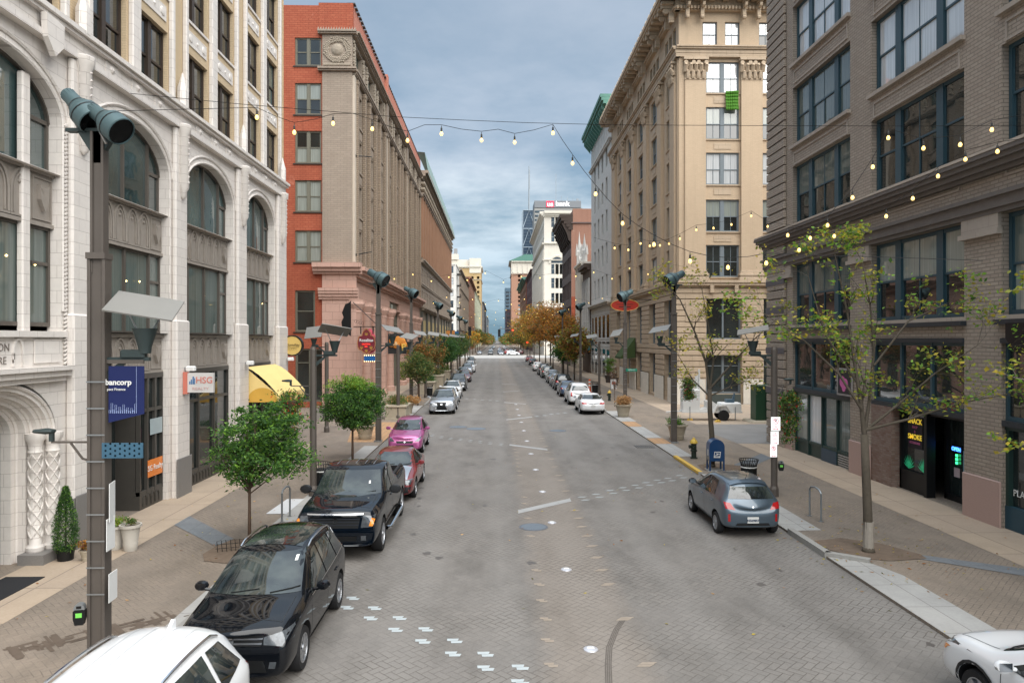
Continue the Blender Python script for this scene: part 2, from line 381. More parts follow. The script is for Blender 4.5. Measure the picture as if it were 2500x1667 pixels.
sheet('kerb_strip', rect(8.0, 8.85, 31.7, 35.5), ZW + .006, whc)
sheet('kerb_ramp', rect(8.0, 8.85, 35.6, 37.6), ZW + .006, orc)
sheet('kerb_strip', rect(8.0, 8.85, 37.7, 42.6), ZW + .006, whc)
sheet('kerb_ramp', rect(8.0, 8.85, 42.7, 45.2), ZW + .006, orc)
sheet('kerb_strip', rect(8.0, 9.0, 45.3, 52.0), ZW + .006, whc)
sheet('kerb_strip', rect(-6.05, -5.8, -8, 17.5), ZW + .006, whc)
sheet('kerb_strip', rect(-6.35, -5.8, 19.5, 24.3), ZW + .006, whc)
sheet('kerb_strip', rect(-6.5, -5.8, 29.5, 35.2), ZW + .006, whc)
sheet('kerb_ramp', [(-7.6, 36.5), (-5.8, 36.5), (-5.8, 45.3), (-9, 45.3)], ZW + .005, orc)
sheet('kerb_strip', rect(-5.8 - .9, -5.8, 46.8, 56.5), ZW + .007, whc)
sheet('white_pad', [(-6.92, 21.5), (-6.3, 21.5), (-6.3, 23.5), (-6.86, 23.5)], ZW + .012, plain('white_pad_paint', (.55, .56, .57), .6))
sheet('slate_strip', [(-9.1, 20.3), (-9.1, 21.3), (-6.87, 18.82), (-7.13, 18.2)], ZW + .010, slate)
sheet('slate_strip', [(10.36, 17.04), (12.2, 15.9), (12.2, 15.1), (10.1, 16.75)], ZW + .010, slate)
sheet('slate_strip', [(9.9, 28.2), (12.2, 31.2), (12.2, 32.4), (9.7, 29.2)], ZW + .010, slate)
sheet('tree_pit', [(-7.15, 17.5), (-6.9, 16.95), (-6.25, 16.75), (-5.98, 17.4), (-6.0, 18.9), (-6.9, 18.8), (-7.1, 18.2)], ZW + .014, soil)
sheet('tree_pit', [(8.25, 18.3), (8.3, 17.5), (8.75, 16.85), (9.3, 16.6), (10.3, 16.75), (10.35, 17.1), (9.9, 18.0), (9.1, 18.55)], ZW + .014, soil)
sheet('tree_pit', [(8.3, 28.4), (8.6, 27.9), (10.0, 28.3), (10.2, 29.2), (9.3, 29.9), (8.4, 29.5)], ZW + .014, soil)
def kerb(pts, wd, z, m, name):
    mb = MB()
    for (a, b) in zip(pts[:-1], pts[1:]):
        a2, b2 = Vector(a), Vector(b); d = (b2 - a2).normalized(); n = Vector((d.y, -d.x)) * wd
        mb.prism([tuple(a2), tuple(b2), tuple(b2 + n), tuple(a2 + n)], 'z', 0, z)
    return tag(mb.build(name, m), kind='structure')
kerb([(8.75, 16.45), (7.97, 17.05), (7.97, 19.25)], .17, .15, curbm, 'kerb')
kerb([(7.92, 27.6), (7.92, 31.6)], .17, .13, curbm, 'kerb')
_k = MB(); _k.box((7.925, 27.65, .131), (8.085, 31.55, .137)); _k.box((7.915, 27.65, .03), (7.919, 31.55, .131)); tag(_k.build('yellow_kerb_paint', yelm), kind='structure')
kerb([(-5.8, 9.5), (-5.8, 16.8)], .14, .10, curbm, 'kerb'); kerb([(-5.8, 24.4), (-5.8, 29.4)], .14, .10, curbm, 'kerb')
kerb([(8.0, 52.2), (8.0, 200)], .18, .12, curbm, 'kerb'); kerb([(-5.8, 57), (-5.8, 200)], .18, .12, curbm, 'kerb')
# inlaid stones: pairs of pale pavers in rows across the road and along its middle
stone = plain('inlaid_pale_stone', (.42, .46, .47), .6, var=.15, vscale=4); tanst = plain('inlaid_tan_stone', (.30, .25, .20), .7, var=.25, vscale=4)
def zshape(mb, x, y, s=1.0, fl=1):
    a, b = .17 * s, .085 * s
    for dx, dy in ((-.045 * fl, .055), (.045 * fl, -.055)):
        cx, cy = x + dx * s, y + dy * s
        mb.add([(cx - a + .04 * fl, cy - b * .8, .005), (cx + a * .7 - .02, cy - b * .8, .005), (cx + a - .04 * fl, cy + b * .6, .005), (cx - a * .8, cy + b * .6, .005)], [(0, 1, 2, 3)])
mf = MB(); mb = MB()
for (x, y) in [(-2.93, 14.64), (-2.94, 14.13), (-2.39, 14.09), (-2.38, 13.58), (-1.83, 13.58), (-1.83, 13.03), (-1.28, 13.04), (-1.28, 12.52), (-.72, 12.53), (-.72, 12.01), (-.17, 11.99), (-.16, 11.48), (.4, 11.5), (.38, 11.0), (-3.48, 15.1), (-3.46, 14.6)]: zshape(mb, x, y, .82)
for (x, y) in [(2.91, 23.88), (3.44, 24.3), (4.01, 24.9), (4.54, 25.36), (5.07, 25.77), (5.57, 26.24), (6.09, 26.68), (6.58, 27.03), (7.16, 27.58)]: zshape(mf, x, y, .7, -1); zshape(mf, x + .05, y - .45, .7, -1)
for (x, y) in [(-3.51, 39.68), (-2.96, 38.98), (-2.41, 38.37), (-1.87, 38.0), (-1.32, 37.49), (-.8, 37.07), (-.28, 36.58), (.27, 36.11)]: zshape(mf, x, y, .72); zshape(mf, x - .02, y - .5, .72)
for (x, y) in [(2.82, 49.02), (3.42, 49.61), (3.95, 50.47), (4.45, 50.84), (5.0, 51.4), (-3.2, 64.4), (-2.6, 63.8), (-1.9, 63.2), (-1.2, 62.6), (-.5, 62.0), (0.1, 61.5)]: zshape(mb, x, y, 1.0)
tag(mb.build('inlaid_pale_stones', stone), kind='structure'); tag(mf.build('faint_inlaid_stones', plain('worn_inlaid_stone', (.32, .34, .34), .7, var=.2, vscale=4)), kind='structure')
mb = MB(); random.seed(3)
y = 10.6
while y < 60:
    if random.random() < .85: zshape(mb, .93 + random.uniform(-.03, .03), y + .02, .7)
    if random.random() < .85: zshape(mb, 2.45 + random.uniform(-.02, .02), y, .7, -1)
    y += .95
tag(mb.build('inlaid_tan_stones', tanst), kind='structure')
mb = MB(); W_ = .42
for k, y0 in enumerate([9.4, 21.84, 35.78, 47.0, 60, 72, 85]):
    x0, x1, ya, yb = .68, 2.47, y0, y0 + (1.6 if k % 2 else -1.62)
    mb.add([(x0, ya - .2, .006), (x1, yb - .2, .006), (x1, yb + .25, .006), (x0, ya + .25, .006)], [(0, 1, 2, 3)])
tag(mb.build('granite_bars', plain('granite_bar', (.34, .34, .335), .6, var=.18, vscale=3)), kind='structure')
# dark skid arc
mb = MB(); pts = [(1.72, 10.2), (1.73, 10.85), (1.83, 11.55), (1.95, 12.2), (2.2, 12.95), (2.45, 13.5)]
for off in (-.045, -.015, .015, .045):
    for (a, b) in zip(pts[:-1], pts[1:]):
        mb.add([(a[0] + off - .010, a[1], .0045), (a[0] + off + .010, a[1], .0045), (b[0] + off + .010, b[1], .0045), (b[0] + off - .010, b[1], .0045)], [(0, 1, 2, 3)])
tag(mb.build('tyre_skid_mark', plain('rubber_mark', (.11, .095, .082), .8, var=.4, vscale=5)), kind='structure')
# oil spots and wet joints on the walk
random.seed(11); mb = MB()
for k in range(70):
    y = random.uniform(10, 60); x = random.choice([random.uniform(4.8, 7.8), random.uniform(-5.0, -2.2), random.uniform(-5.6, 7.8)]); r = random.uniform(.03, .13)
    n = 9; mb.add([(x + r * math.cos(2 * PI * i / n) * random.uniform(.5, 1.3), y + r * math.sin(2 * PI * i / n) * random.uniform(.6, 1.6), .0022 + k * .00002) for i in range(n)], [tuple(range(n))])
tag(mb.build('oil_spots', plain('oil_stain', (.10, .09, .082), .5, var=.3, vscale=6)), kind='structure')
random.seed(5); mb = MB()
for k in range(60):
    f = random.random(); x, y = -8.3 + 2.4 * f + random.uniform(-.15, .15), 12.0 + 1.7 * f + random.uniform(-.2, .2); a = R(45 + 90 * random.randint(0, 1)); L_, w_ = random.uniform(.08, .3), random.uniform(.012, .05); c, s = math.cos(a), math.sin(a)
    mb.add([(x + c * p_ - s * q_, y + s * p_ + c * q_, ZW + .0022 + k * .00015) for p_, q_ in ((-L_, -w_), (L_, -w_), (L_, w_), (-L_, w_))], [(0, 1, 2, 3)])
tag(mb.build('wet_joint_stains', plain('wet_stain', (.12, .09, .068), .6, var=.3, vscale=6)), kind='structure')
# studs and manholes
mst = plain('stud_metal', (.55, .55, .58), .35, .4)
def stud():
    mb = MB(); mb.lathe([(.13, 0), (.125, .012), (.10, .022), (.06, .028), (0, .03)], n=14); o = mb.build('road_stud', [mst], smooth=True)
    l = MB(); l.box((-.06, -.035, .027), (.06, .035, .034)); l.build('stud_lens', plain('lens_white', (.8, .8, .78), .2), o); return o
s0 = stud(); ys = [12.13, 16.35, 20.55, 24.73, 28.91, 32.94, 37.1, 41.3, 45.5, 49.7, 53.9, 58.1]
OW = ['nearest the camera', 'second from the camera', 'right of the round manhole cover', 'beyond the first granite bar', 'fifth from the camera', 'nearest before the second granite bar', 'seventh from the camera', 'eighth from the camera', 'nearest before the third granite bar', 'tenth from the camera', 'eleventh from the camera', 'farthest of the row']
for i, y in enumerate(ys):
    o = s0 if i == 0 else copy_tree(s0); o.location = (1.62, y, .002)
    tag(o, 'round silver road stud in the middle of the road, ' + OW[i], 'road stud', 'road studs along the middle of the road')
def manhole(x, y, r, label):
    mb = MB(); mb.lathe([(r + .05, 0), (r + .05, .006), (r, .006)], n=28)
    o = mb.build('manhole_cover', plain('cast_iron', (.16, .17, .19), .55, .5), smooth=False, loc=(x, y, .001)); tag(o, label, 'manhole')
    l = MB(); l.lathe([(r - .01, .002), (r - .01, .008), (0, .009)], n=28)
    for i in range(-4, 5):
        q = math.sqrt(max(.01, r * r * .8 - (i * r / 5) ** 2)); l.box((i * r / 5 - .012, -q, .008), (i * r / 5 + .012, q, .014))
    l.build('lid', plain('iron_lid', (.22, .25, .28), .45, .6), o)
manhole(1.06, 20.09, .36, 'blue grey round manhole cover in front of the first granite bar')
manhole(-2.3, 43.2, .5, 'dark manhole cover far left of the row of studs')
manhole(-1.2, 42.3, .55, 'worn manhole cover between the dark one and the row of studs')
manhole(3.6, 41.3, .45, 'manhole cover right of the studs before the white sedan')
manhole(9.4, 36.6 + 3, .3, 'small manhole cover in the walk beside the orange ramp')
mb = MB(); mb.box((6.9, 34.6, .001), (7.8, 35.5, .010)); gr = mb.build('drain_grate', plain('grate_iron', (.10, .10, .10), .6, .4)); tag(gr, 'rectangular iron drain grate at the right kerb by the planter pot', 'drain grate')
mb = MB()
for i in range(8): mb.box((6.95 + i * .105, 34.65, .010), (7.0 + i * .105, 35.45, .018))
mb.build('bars', plain('grate_bars', (.2, .19, .18), .5, .5), gr)
# ------------------------------------------------------------------ facade tools. Local frame: X along the wall, -Y outwards, Z up
def face_left(x, y0): return Matrix.Translation((x, y0, 0)) @ Matrix.Rotation(R(90), 4, 'Z')     # wall faces +x, u = y - y0
def face_right(x, y1): return Matrix.Translation((x, y1, 0)) @ Matrix.Rotation(R(-90), 4, 'Z')   # wall faces -x, u = y1 - y
def face_front(x0, y): return Matrix.Translation((x0, y, 0))                                      # wall faces the camera
def arcz(t, rise): return rise * math.sqrt(max(0, 1 - t * t))
def wallgrid(mb, x0, x1, z0, z1, ops, dep=.3, mi=0, y=0.0, rmi=None):
    """wall with holes; op = (x, z, w, h[, rise]) where rise is the part of h under an elliptic head"""
    rmi = mi if rmi is None else rmi
    zs = sorted({z0, z1} | {max(z0, min(z1, q)) for o in ops for q in (o[1], o[1] + o[3])})
    for a, b in zip(zs[:-1], zs[1:]):
        if b - a < 1e-5: continue
        c = (a + b) / 2; cur = x0
        for o in sorted([o for o in ops if o[1] < c < o[1] + o[3]]):
            if o[0] > cur + 1e-5: mb.quad((cur, y, a), (o[0], y, a), (o[0], y, b), (cur, y, b), mi)
            cur = max(cur, o[0] + o[2])
        if x1 > cur + 1e-5: mb.quad((cur, y, a), (x1, y, a), (x1, y, b), (cur, y, b), mi)
    for o in ops:
        x, z, w_, h = o[:4]; rise = o[4] if len(o) > 4 else 0; X, Z = x + w_, z + h; zt = Z - rise
        mb.quad((x, y, z), (x, y + dep, z), (x, y + dep, zt), (x, y, zt), rmi); mb.quad((X, y, z), (X, y, zt), (X, y + dep, zt), (X, y + dep, z), rmi)
        mb.quad((x, y, z), (X, y, z), (X, y + dep, z), (x, y + dep, z), rmi)
        if not rise: mb.quad((x, y, Z), (x, y + dep, Z), (X, y + dep, Z), (X, y, Z), rmi)
        else:
            n = 20; P = [(x + w_ * (.5 - .5 * math.cos(PI * i / n)), zt + arcz(-math.cos(PI * i / n), rise)) for i in range(n + 1)]
            for (a, za), (b, zb) in zip(P[:-1], P[1:]):
                mb.quad((a, y, za), (b, y, zb), (b, y, Z), (a, y, Z), mi); mb.quad((a, y, za), (a, y + dep, za), (b, y + dep, zb), (b, y, zb), rmi)
WIN = {}
def winmesh(w_, h, st):
    key = (round(w_, 3), round(h, 3), st['k'])
    if key in WIN: return WIN[key]
    fw, cols, mw = st.get('fw', .08), st.get('cols', (1,)), st.get('mw', .1); rail = st.get('rail', .5); mun = st.get('mun', 0); hm = st.get('hm', 0)
    f, p = MB(), MB(); dp = .1
    f.box((0, 0, 0), (fw, dp, h)); f.box((w_ - fw, 0, 0), (w_, dp, h)); f.box((fw, .002, h - fw), (w_ - fw, dp, h)); f.box((fw, .002, 0), (w_ - fw, dp, fw * 1.2))
    tot = w_ - 2 * fw - mw * (len(cols) - 1); x = fw
    for i, c in enumerate(cols):
        cw = tot * c / sum(cols); X = x + cw
        if i < len(cols) - 1: f.box((X, -.02, 0.0), (X + mw, dp, h - .001))
        zr = fw + (h - 2 * fw) * rail
        if rail and rail > 0:
            f.box((x, .03, zr - .035), (X, dp, zr + .035))
            p.quad((x, .05, zr), (X, .05, zr), (X, .05, h - fw), (x, .05, h - fw), 0); p.quad((x, .08, fw), (X, .08, fw), (X, .08, zr), (x, .08, zr), 1)
            for (s0_, s1_, yy) in ((fw, zr - .035, .06), (zr + .035, h - fw, .035)):
                for a in (x, X - .045): f.box((a, yy, s0_), (a + .045, yy + .03, s1_))
        else: p.quad((x, .06, fw), (X, .06, fw), (X, .06, h - fw), (x, .06, h - fw), 0)
        nm = mun if not isinstance(mun, (tuple, list)) else mun[i]
        for j in range(nm): a = x + cw * (j + 1) / (nm + 1); f.box((a - .018, .04, fw), (a + .018, .075, h - fw))
        for j in range(hm): a = fw + (h - 2 * fw) * (j + 1) / (hm + 1); f.box((x, .041, a - .018), (X, .074, a + .018))
        x = X + mw
    WIN[key] = (f.mesh('window'), p.mesh('pane')); return WIN[key]
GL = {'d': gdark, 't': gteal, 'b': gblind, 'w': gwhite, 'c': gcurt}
wrng = random.Random(5)
def window(par, T, x, z, w_, h, st, mat, dep=.25, mix='dddtb', name='window'):
    fm, pm = winmesh(w_, h, st)
    if not fm.materials: fm.materials.append(mat)
    if not pm.materials: pm.materials.append(gdark); pm.materials.append(gdark)
    o = link(D.objects.new(name, fm), par); o.matrix_local = T @ Matrix.Translation((x, dep, z))
    p = link(D.objects.new('pane', pm), o)
    a = wrng.choice(mix); b = a if wrng.random() < .55 else ('d' if a in 'bw' else wrng.choice(mix))
    for i, c in enumerate((a, b)): p.material_slots[i].link = 'OBJECT'; p.material_slots[i].material = GL[c]
    return o
def cornice(mb, T, x0, x1, z, steps, mi=0, ret=0.0):
    """stacked mouldings, steps = [(height, projection)...] from z upward"""
    old = mb.T; mb.T = T
    for hh, pr in steps: mb.box((x0 - (pr if ret else 0), -pr, z), (x1 + (pr if ret == 2 else 0), .05, z + hh), mi); z += hh
    mb.T = old; return z
def shell(mb, x0, x1, y0, y1, z1, mi=0, sides='LRB'):
    """plain walls and roof behind the modelled fronts"""
    if 'L' in sides: mb.quad((x0, y0, 0), (x0, y1, 0), (x0, y1, z1), (x0, y0, z1), mi)
    if 'R' in sides: mb.quad((x1, y0, 0), (x1, y1, 0), (x1, y1, z1), (x1, y0, z1), mi)
    if 'B' in sides: mb.quad((x0, y1, 0), (x1, y1, 0), (x1, y1, z1), (x0, y1, z1), mi)
    if 'F' in sides: mb.quad((x0, y0, 0), (x1, y0, 0), (x1, y0, z1), (x0, y0, z1), mi)
    mb.quad((x0, y0, z1 - .6), (x1, y0, z1 - .6), (x1, y1, z1 - .6), (x0, y1, z1 - .6), mi)
def gothic(mb, x0, x1, z0, z1, y, r=.02, n=6):
    """pointed arch moulding"""
    w_ = x1 - x0; xm = (x0 + x1) / 2; zs = z1 - w_ * .95
    L = [(x0, y, z0), (x0, y, zs)] + [(x0 + (xm - x0) * (1 - math.cos(t * PI / 2 / n)) * 1.0, y, zs + (z1 - zs) * math.sin(t * PI / 2 / n)) for t in range(1, n + 1)]
    Rr = [(2 * xm - p[0], p[1], p[2]) for p in reversed(L[:-1])]
    mb.tube(L + Rr, r, 4)
def text(s_, size, mat, T, parent=None, name='lettering', ext=.004, align='CENTER', sx=1.0, shear=0, bold=0):
    c = D.curves.new('t', 'FONT'); c.body = s_; c.size = size; c.extrude = ext; c.align_x = align; c.align_y = 'CENTER'; c.shear = shear; c.offset = bold
    c.resolution_u = 3
    o = D.objects.new('t', c); COL.objects.link(o); bpy.context.view_layer.update()
    me = D.meshes.new_from_object(o.evaluated_get(bpy.context.evaluated_depsgraph_get())); D.objects.remove(o); D.curves.remove(c)
    me.name = name; me.materials.clear(); me.materials.append(mat)
    q = link(D.objects.new(name, me), parent); q.matrix_local = T @ Matrix.Rotation(R(90), 4, 'X') @ Matrix.Diagonal((sx, 1, 1, 1)); return q
# ------------------------------------------------------------------ white terracotta building, left
A = thing('terracotta_building', 'white terracotta and buff brick building with big arched windows filling the left edge', 'building', (-10.75, 36.2, 0))
TA = face_left(0, -36.2)
wA = MB(TA)
BAYS = [(13.25, 17.8), (19.05, 23.55), (24.86, 29.25), (30.7, 34.62)]
YL = 4.0
ops = [(a, 9.35, b - a, 2.45, 1.2) for a, b in BAYS]
ops += [(13.25, 5.5, 4.55, 3.84)] + [(a, 5.5, b - a, 3.84) for a, b in BAYS[1:]]
wallgrid(wA, YL, 36.2, 5.5, 12.38, ops + [], .34)
wallgrid(wA, YL, 36.2, 0, 5.5, [(a, .0, b - a, 5.5) for a, b in BAYS[1:]] + [(13.35, 0, 4.25, 4.42, 1.35)], .34)
wA.quad((13.25, .34, 4.1), (17.8, .34, 4.1), (17.8, .34, 5.5), (13.25, .34, 5.5))
for a, b in zip([4.0] + [q[1] for q in BAYS], [13.25] + [q[0] for q in BAYS[1:]] + [36.2]):
    if b - a > 3 or a < 10: continue
    e = .22
    wA.cbox((a + e, -.16, 0), (b - e if b < 36 else 36.2, 0, 12.38), .05)
    wA.cbox((a + e - .06, -.22, 0), (b - e + .06 if b < 36 else 36.25, 0, 5.95), .05)
wall = wA.build('wall', terra, A)
gb = MB(TA)
for a, b in zip([17.8, 23.55, 29.25, 34.62], [19.05, 24.86, 30.7, 36.2]): gb.cut().cbox((a + .1, -.26, .02), (b - .1 if b < 36 else 36.28, -.221, 1.35), .01)
gb.build('plinth', granite, A)
mb = MB(TA)
cornice(mb, TA, YL, 36.25, 12.38, [(.16, .22), (.40, .10), (.10, .24), (.12, .32)]); mb.T = TA
# hood mould over each arch
for a, b in BAYS:
    c, hw = (a + b) / 2, (b - a) / 2
    for off, rr in ((.04, .045), (.26, .05)):
        P = [(c - (hw + off) * math.cos(PI * i / 24), -.01, 10.6 + (1.2 + off) * math.sin(PI * i / 24)) for i in range(25)]
        P = [(P[0][0], -.01, 6.0)] * (off < .1) + P + [(P[-1][0], -.01, 6.0)] * (off < .1); mb.tube(P, rr, 5)
mb.build('mouldings', terra, A)
# twisted rope edge, pinnacles and carved drops on the piers
mb = MB(TA)
for i, yc in enumerate((18.42, 24.2, 29.97, 35.4)):
    mb.cut()
    mb.lathe([(.02, 10.02), (.12, 10.12), (.13, 10.3), (.2, 10.42), (.2, 12.2), (.26, 12.3), (.28, 12.5), (.2, 12.55)], (yc, -.2, 0), 8)
    for k in range(9):
        z = 10.5 + k * .19
        mb.tube([(yc - .19, -.2, z), (yc, -.41, z + .09), (yc + .19, -.2, z + .18)], .022, 4); mb.tube([(yc + .19, -.2, z), (yc, -.41, z + .09), (yc - .19, -.2, z + .18)], .022, 4)
    mb.lathe([(.17, 13.1), (.17, 13.75), (.12, 13.9), (.03, 14.25), (0, 14.3)], (yc, -.18, 0), 6)
for a, b in BAYS[:1]:
    mb.cut()
    for e in (b + .12,):
        for k in range(60): z = 4.7 + k * .1; mb.tube([(e - .045, -.03, z), (e + .045, -.05, z + .055)], .03, 4)
for k in range(4):
    for y, z in ((19.9 + k * 5.85, 12.74), (21.3 + k * 5.85, 12.74), (22.7 + k * 5.85, 12.74)):
        if y > 35.8: continue
        mb.cut(); mb.box((y - .3, -.13, z - .16), (y + .3, -.1, z + .16)); mb.lathe([(0, -.2), (.1, -.15), (.12, -.12)], (y, 0, z), 8, 'y')
mb.build('carved_ornament', terra, A, smooth=True)
# shield over the entrance bay
mb = MB(TA)
mb.prism([(16.7, 12.9), (17.4, 12.85), (17.35, 12.3), (17.05, 12.0), (16.75, 12.35)], 'y', -.34, -.2); mb.build('shield', terra, A)
# bronze spandrels with blind gothic niches, three tiers
def spandrel(x0, x1, z0, z1):
    mb = MB(TA); y = .22
    mb.box((x0, y, z0), (x1, .4, z1)); mb.box((x0, y - .08, z1 - .09), (x1, y, z1 + .02)); mb.box((x0, y - .05, z0 - .03), (x1, y, z0 + .06))
    W_ = x1 - x0; sw = W_ * .17
    for a, b in ((x0 + .06, x0 + sw), (x1 - sw, x1 - .06)):
        for q in ((a, b, z0 + .12, z0 + .16), (a, b, z1 - .2, z1 - .16)): mb.box((q[0], y - .03, q[2]), (q[1], y, q[3]))
        for q in ((a, a + .035), (b - .035, b)): mb.box((q[0], y - .03, z0 + .16), (q[1], y, z1 - .2))
        c = (a + b) / 2; zc = (z0 + z1) / 2; s = .17
        mb.prism([(c - s, zc + .3), (c, zc + .22), (c + s, zc + .3), (c + s * .9, zc - .05), (c, zc - .32), (c - s * .9, zc - .05)], 'y', y - .10, y)
        mb.tube([(c - s * .8, y - .105, zc + .22), (c + s * .6, y - .065, zc - .15)], .02, 4)
    n = 4; g0, g1 = x0 + sw + .08, x1 - sw - .08
    for i in range(n):
        a = g0 + (g1 - g0) * i / n + .04; b = g0 + (g1 - g0) * (i + 1) / n - .04
        gothic(mb, a, b, z0 + .14, z1 - .13, y - .015, .042); gothic(mb, a + .11, b - .11, z0 + .16, z1 - .26, y - .012, .03)
        mb.box((a - .03, y - .05, z0 + .08), (b + .03, y, z0 + .13)); mb.lathe([(0, -.05), (.045, -.03), (.05, 0)], ((a + b) / 2, y, z1 - .42), 6, 'y')
    return mb.build('spandrel_panel', bronze, A)
for i, (a, b) in enumerate(BAYS):
    spandrel(a, b, 8.05, 9.36)
    if i: spandrel(a, b, 4.25, 5.46)
brf = plain('bronze_frame', (.12, .105, .09), .4, .3)
def archwin(a, b, z0, zs, rise, colf, T, par, dep=.3):
    """frame with mullions following an elliptic head; returns nothing"""
    f, g = MB(T), MB(T); c, hw = (a + b) / 2, (b - a) / 2
    top = lambda x: zs + arcz(max(-1, min(1, (x - c) / hw)), rise)
    n = 24; P = [(c - hw * math.cos(PI * i / n)) for i in range(n + 1)]
    for p, q in zip(P[:-1], P[1:]): g.quad((p, dep + .06, z0), (q, dep + .06, z0), (q, dep + .06, top(q)), (p, dep + .06, top(p)))
    f.tube([(x, dep + .02, top(x)) for x in P], .07, 4); f.box((a, dep, z0), (b, dep + .1, z0 + .09))
    f.box((a, dep, z0), (a + .08, dep + .1, zs)); f.box((b - .08, dep, z0), (b, dep + .1, zs))
    xs = [a + (b - a) * q for q in colf]
    for i, x in enumerate(xs): f.box((x - .04, dep - .02, z0), (x + .04, dep + .1, top(x)))
    f.box((a, dep + .001, zs - .05), (xs[0], dep + .08, zs + .05)); f.box((xs[-1], dep + .001, zs - .05), (b, dep + .08, zs + .05))
    o = f.build('window', brf, par); g.build('pane', gteal, o); return o
for i, (a, b) in enumerate(BAYS):
    archwin(a, b, 9.35, 10.6, 1.2, (.17, .83) if not i else (.17, .5, .83), TA, A)
    st = dict(k='A2_%d' % i, fw=.08, cols=(.62, 1.3, 1.3, .62) if i else (.8, 2, .8), mw=.08, rail=0)
    z0 = 5.46 if i else 5.62
    window(A, TA, a, z0, b - a, 8.04 - z0, st, brf, .26, 'tcc')
mb = MB(TA)
for i, (a, b) in enumerate(BAYS):
    for x0, x1 in ((a + .08, a + .68), (b - .68, b - .08)): mb.cut().box((x0, .27, 7.1), (x1, .36, 7.18))
mb.build('transoms', brf, A)
mb = MB(TA); mb.cbox((16.6, .14, 5.5), (16.88, .3, 11.5), .03); mb.cut().cbox((14.15, .14, 5.5), (14.43, .3, 11.5), .03); mb.build('window_pier', terra, A)
# shopfronts
shf = plain('shopfront_bronze', (.075, .07, .062), .4, .3)
def shopfront(a, b, door=False, zt=4.25):
    f, g = MB(TA), MB(TA); y = .16
    f.box((a, y, 0), (b, y + .14, .62)); f.box((a, y - .02, zt - .16), (b, y + .14, zt)); f.box((a, y, 3.05), (b, y + .12, 3.15))
    n = 3
    for k in range(n + 1): x = a + (b - a) * k / n; f.box((max(a, x - .05), y - .01, .5), (min(b, x + .05), y + .12, zt - .16))
    g.quad((a, y + .08, .62), (b, y + .08, .62), (b, y + .08, zt - .1), (a, y + .08, zt - .1))
    q = a + .2
    while q < b - .35: gothic(f, q, q + .22, .14, .48, y - .012, .014, 3); q += .27
    o = f.build('shopfront', shf, A); g.build('pane', gdark, o); return o
shopfront(22.0, 23.5); shopfront(24.9, 29.2); shopfront(30.75, 34.6)
# recessed shop door beside the entrance bay
mb = MB(TA); mb.box((19.05, .9, 0), (22.0, 1.0, 4.25)); mb.box((19.05, .16, 3.6), (22.0, .3, 4.25)); mb.box((22.0, .3, 0), (22.08, .9, 4.25))
o = mb.build('shop_recess', shf, A)
mb = MB(TA); mb.box((19.5, .84, .1), (20.55, .9, 3.0)); d = mb.build('door', gdark, A)
mb = MB(TA); mb.box((20.65, .85, .7), (21.9, .9, 3.0)); mb.build('side_window', gdark, A)
# upper floors: buff brick, paired sash windows
T2 = TA @ Matrix.Translation((0, .06, 0)); up = MB(T2); cap = MB(T2); UP = []; sill = MB(T2)
x = 7.4 - 5.9; pil = []
for k in range(6):
    a = 7.35 - .0 + (k - 0) * 5.85 - 5.85
    for off in (5.8, 8.42):
        u0 = a + off + .08; UP.append(u0)
UPX = [u for u in UP if 6 < u < 35]
fl = [13.17 + i * 3.36 for i in range(4)]
OPS = [(u, z, 1.93, 2.2) for u in UPX for z in fl]
wallgrid(up, YL, 36.2, 13.1, 27.5, OPS, .3); up.box((YL, -.12, 26.6), (36.3, .3, 27.6)); up.build('upper_wall', buff, A)
for u in UPX:
    for z in fl:
        window(A, T2, u, z, 1.93, 2.2, dict(k='Aup', fw=.07, cols=(1, 1), mw=.2, rail=.47), brownf, .14, 'ddddt')
        sill.cut(); cap.cut(); sill.box((u - .06, -.05, z - .1), (u + 1.99, .14, z))
        c = u + .965; zz = z + 2.75
        cap.box((c - .82, -.03, zz - .25), (c + .82, 0, zz + .25))
        for q in (c - .55, c + .55): cap.lathe([(.10, -.06), (.14, -.05), (.15, -.03)], (q, 0, zz), 10, 'y')
        cap.lathe([(0, -.08), (.09, -.03)], (c, 0, zz), 4, 'y')
sill.build('sills', terra, A)
mb = MB(T2)
for u in UPX[::2]:
    for q in (u - .22, u + 2.03, u + 4.6): mb.cut().cbox((q, -.16, 13.15), (q + (.5 if q == u + 2.03 else .2), 0, 26.6), .03)
mb.build('pilasters', terra, A); cap.build('relief_panels', terra, A, smooth=True)
sh = MB(); sh.T = None
sh.quad((0, 0, 0), (-22, 0, 0), (-22, 0, 27.5), (0, 0, 27.5)); sh.quad((-22, 0, 27), (-22, -32, 27), (0, -32, 27), (0, 0, 27)); sh.quad((0, -32.2, 0), (-22, -32.2, 0), (-22, -32.2, 27.5), (0, -32.2, 27.5)); sh.quad((-22, -32, 0), (-22, 0, 0), (-22, 0, 27.5), (-22, -32, 27.5))
sh.build('rear_walls', buff, A)
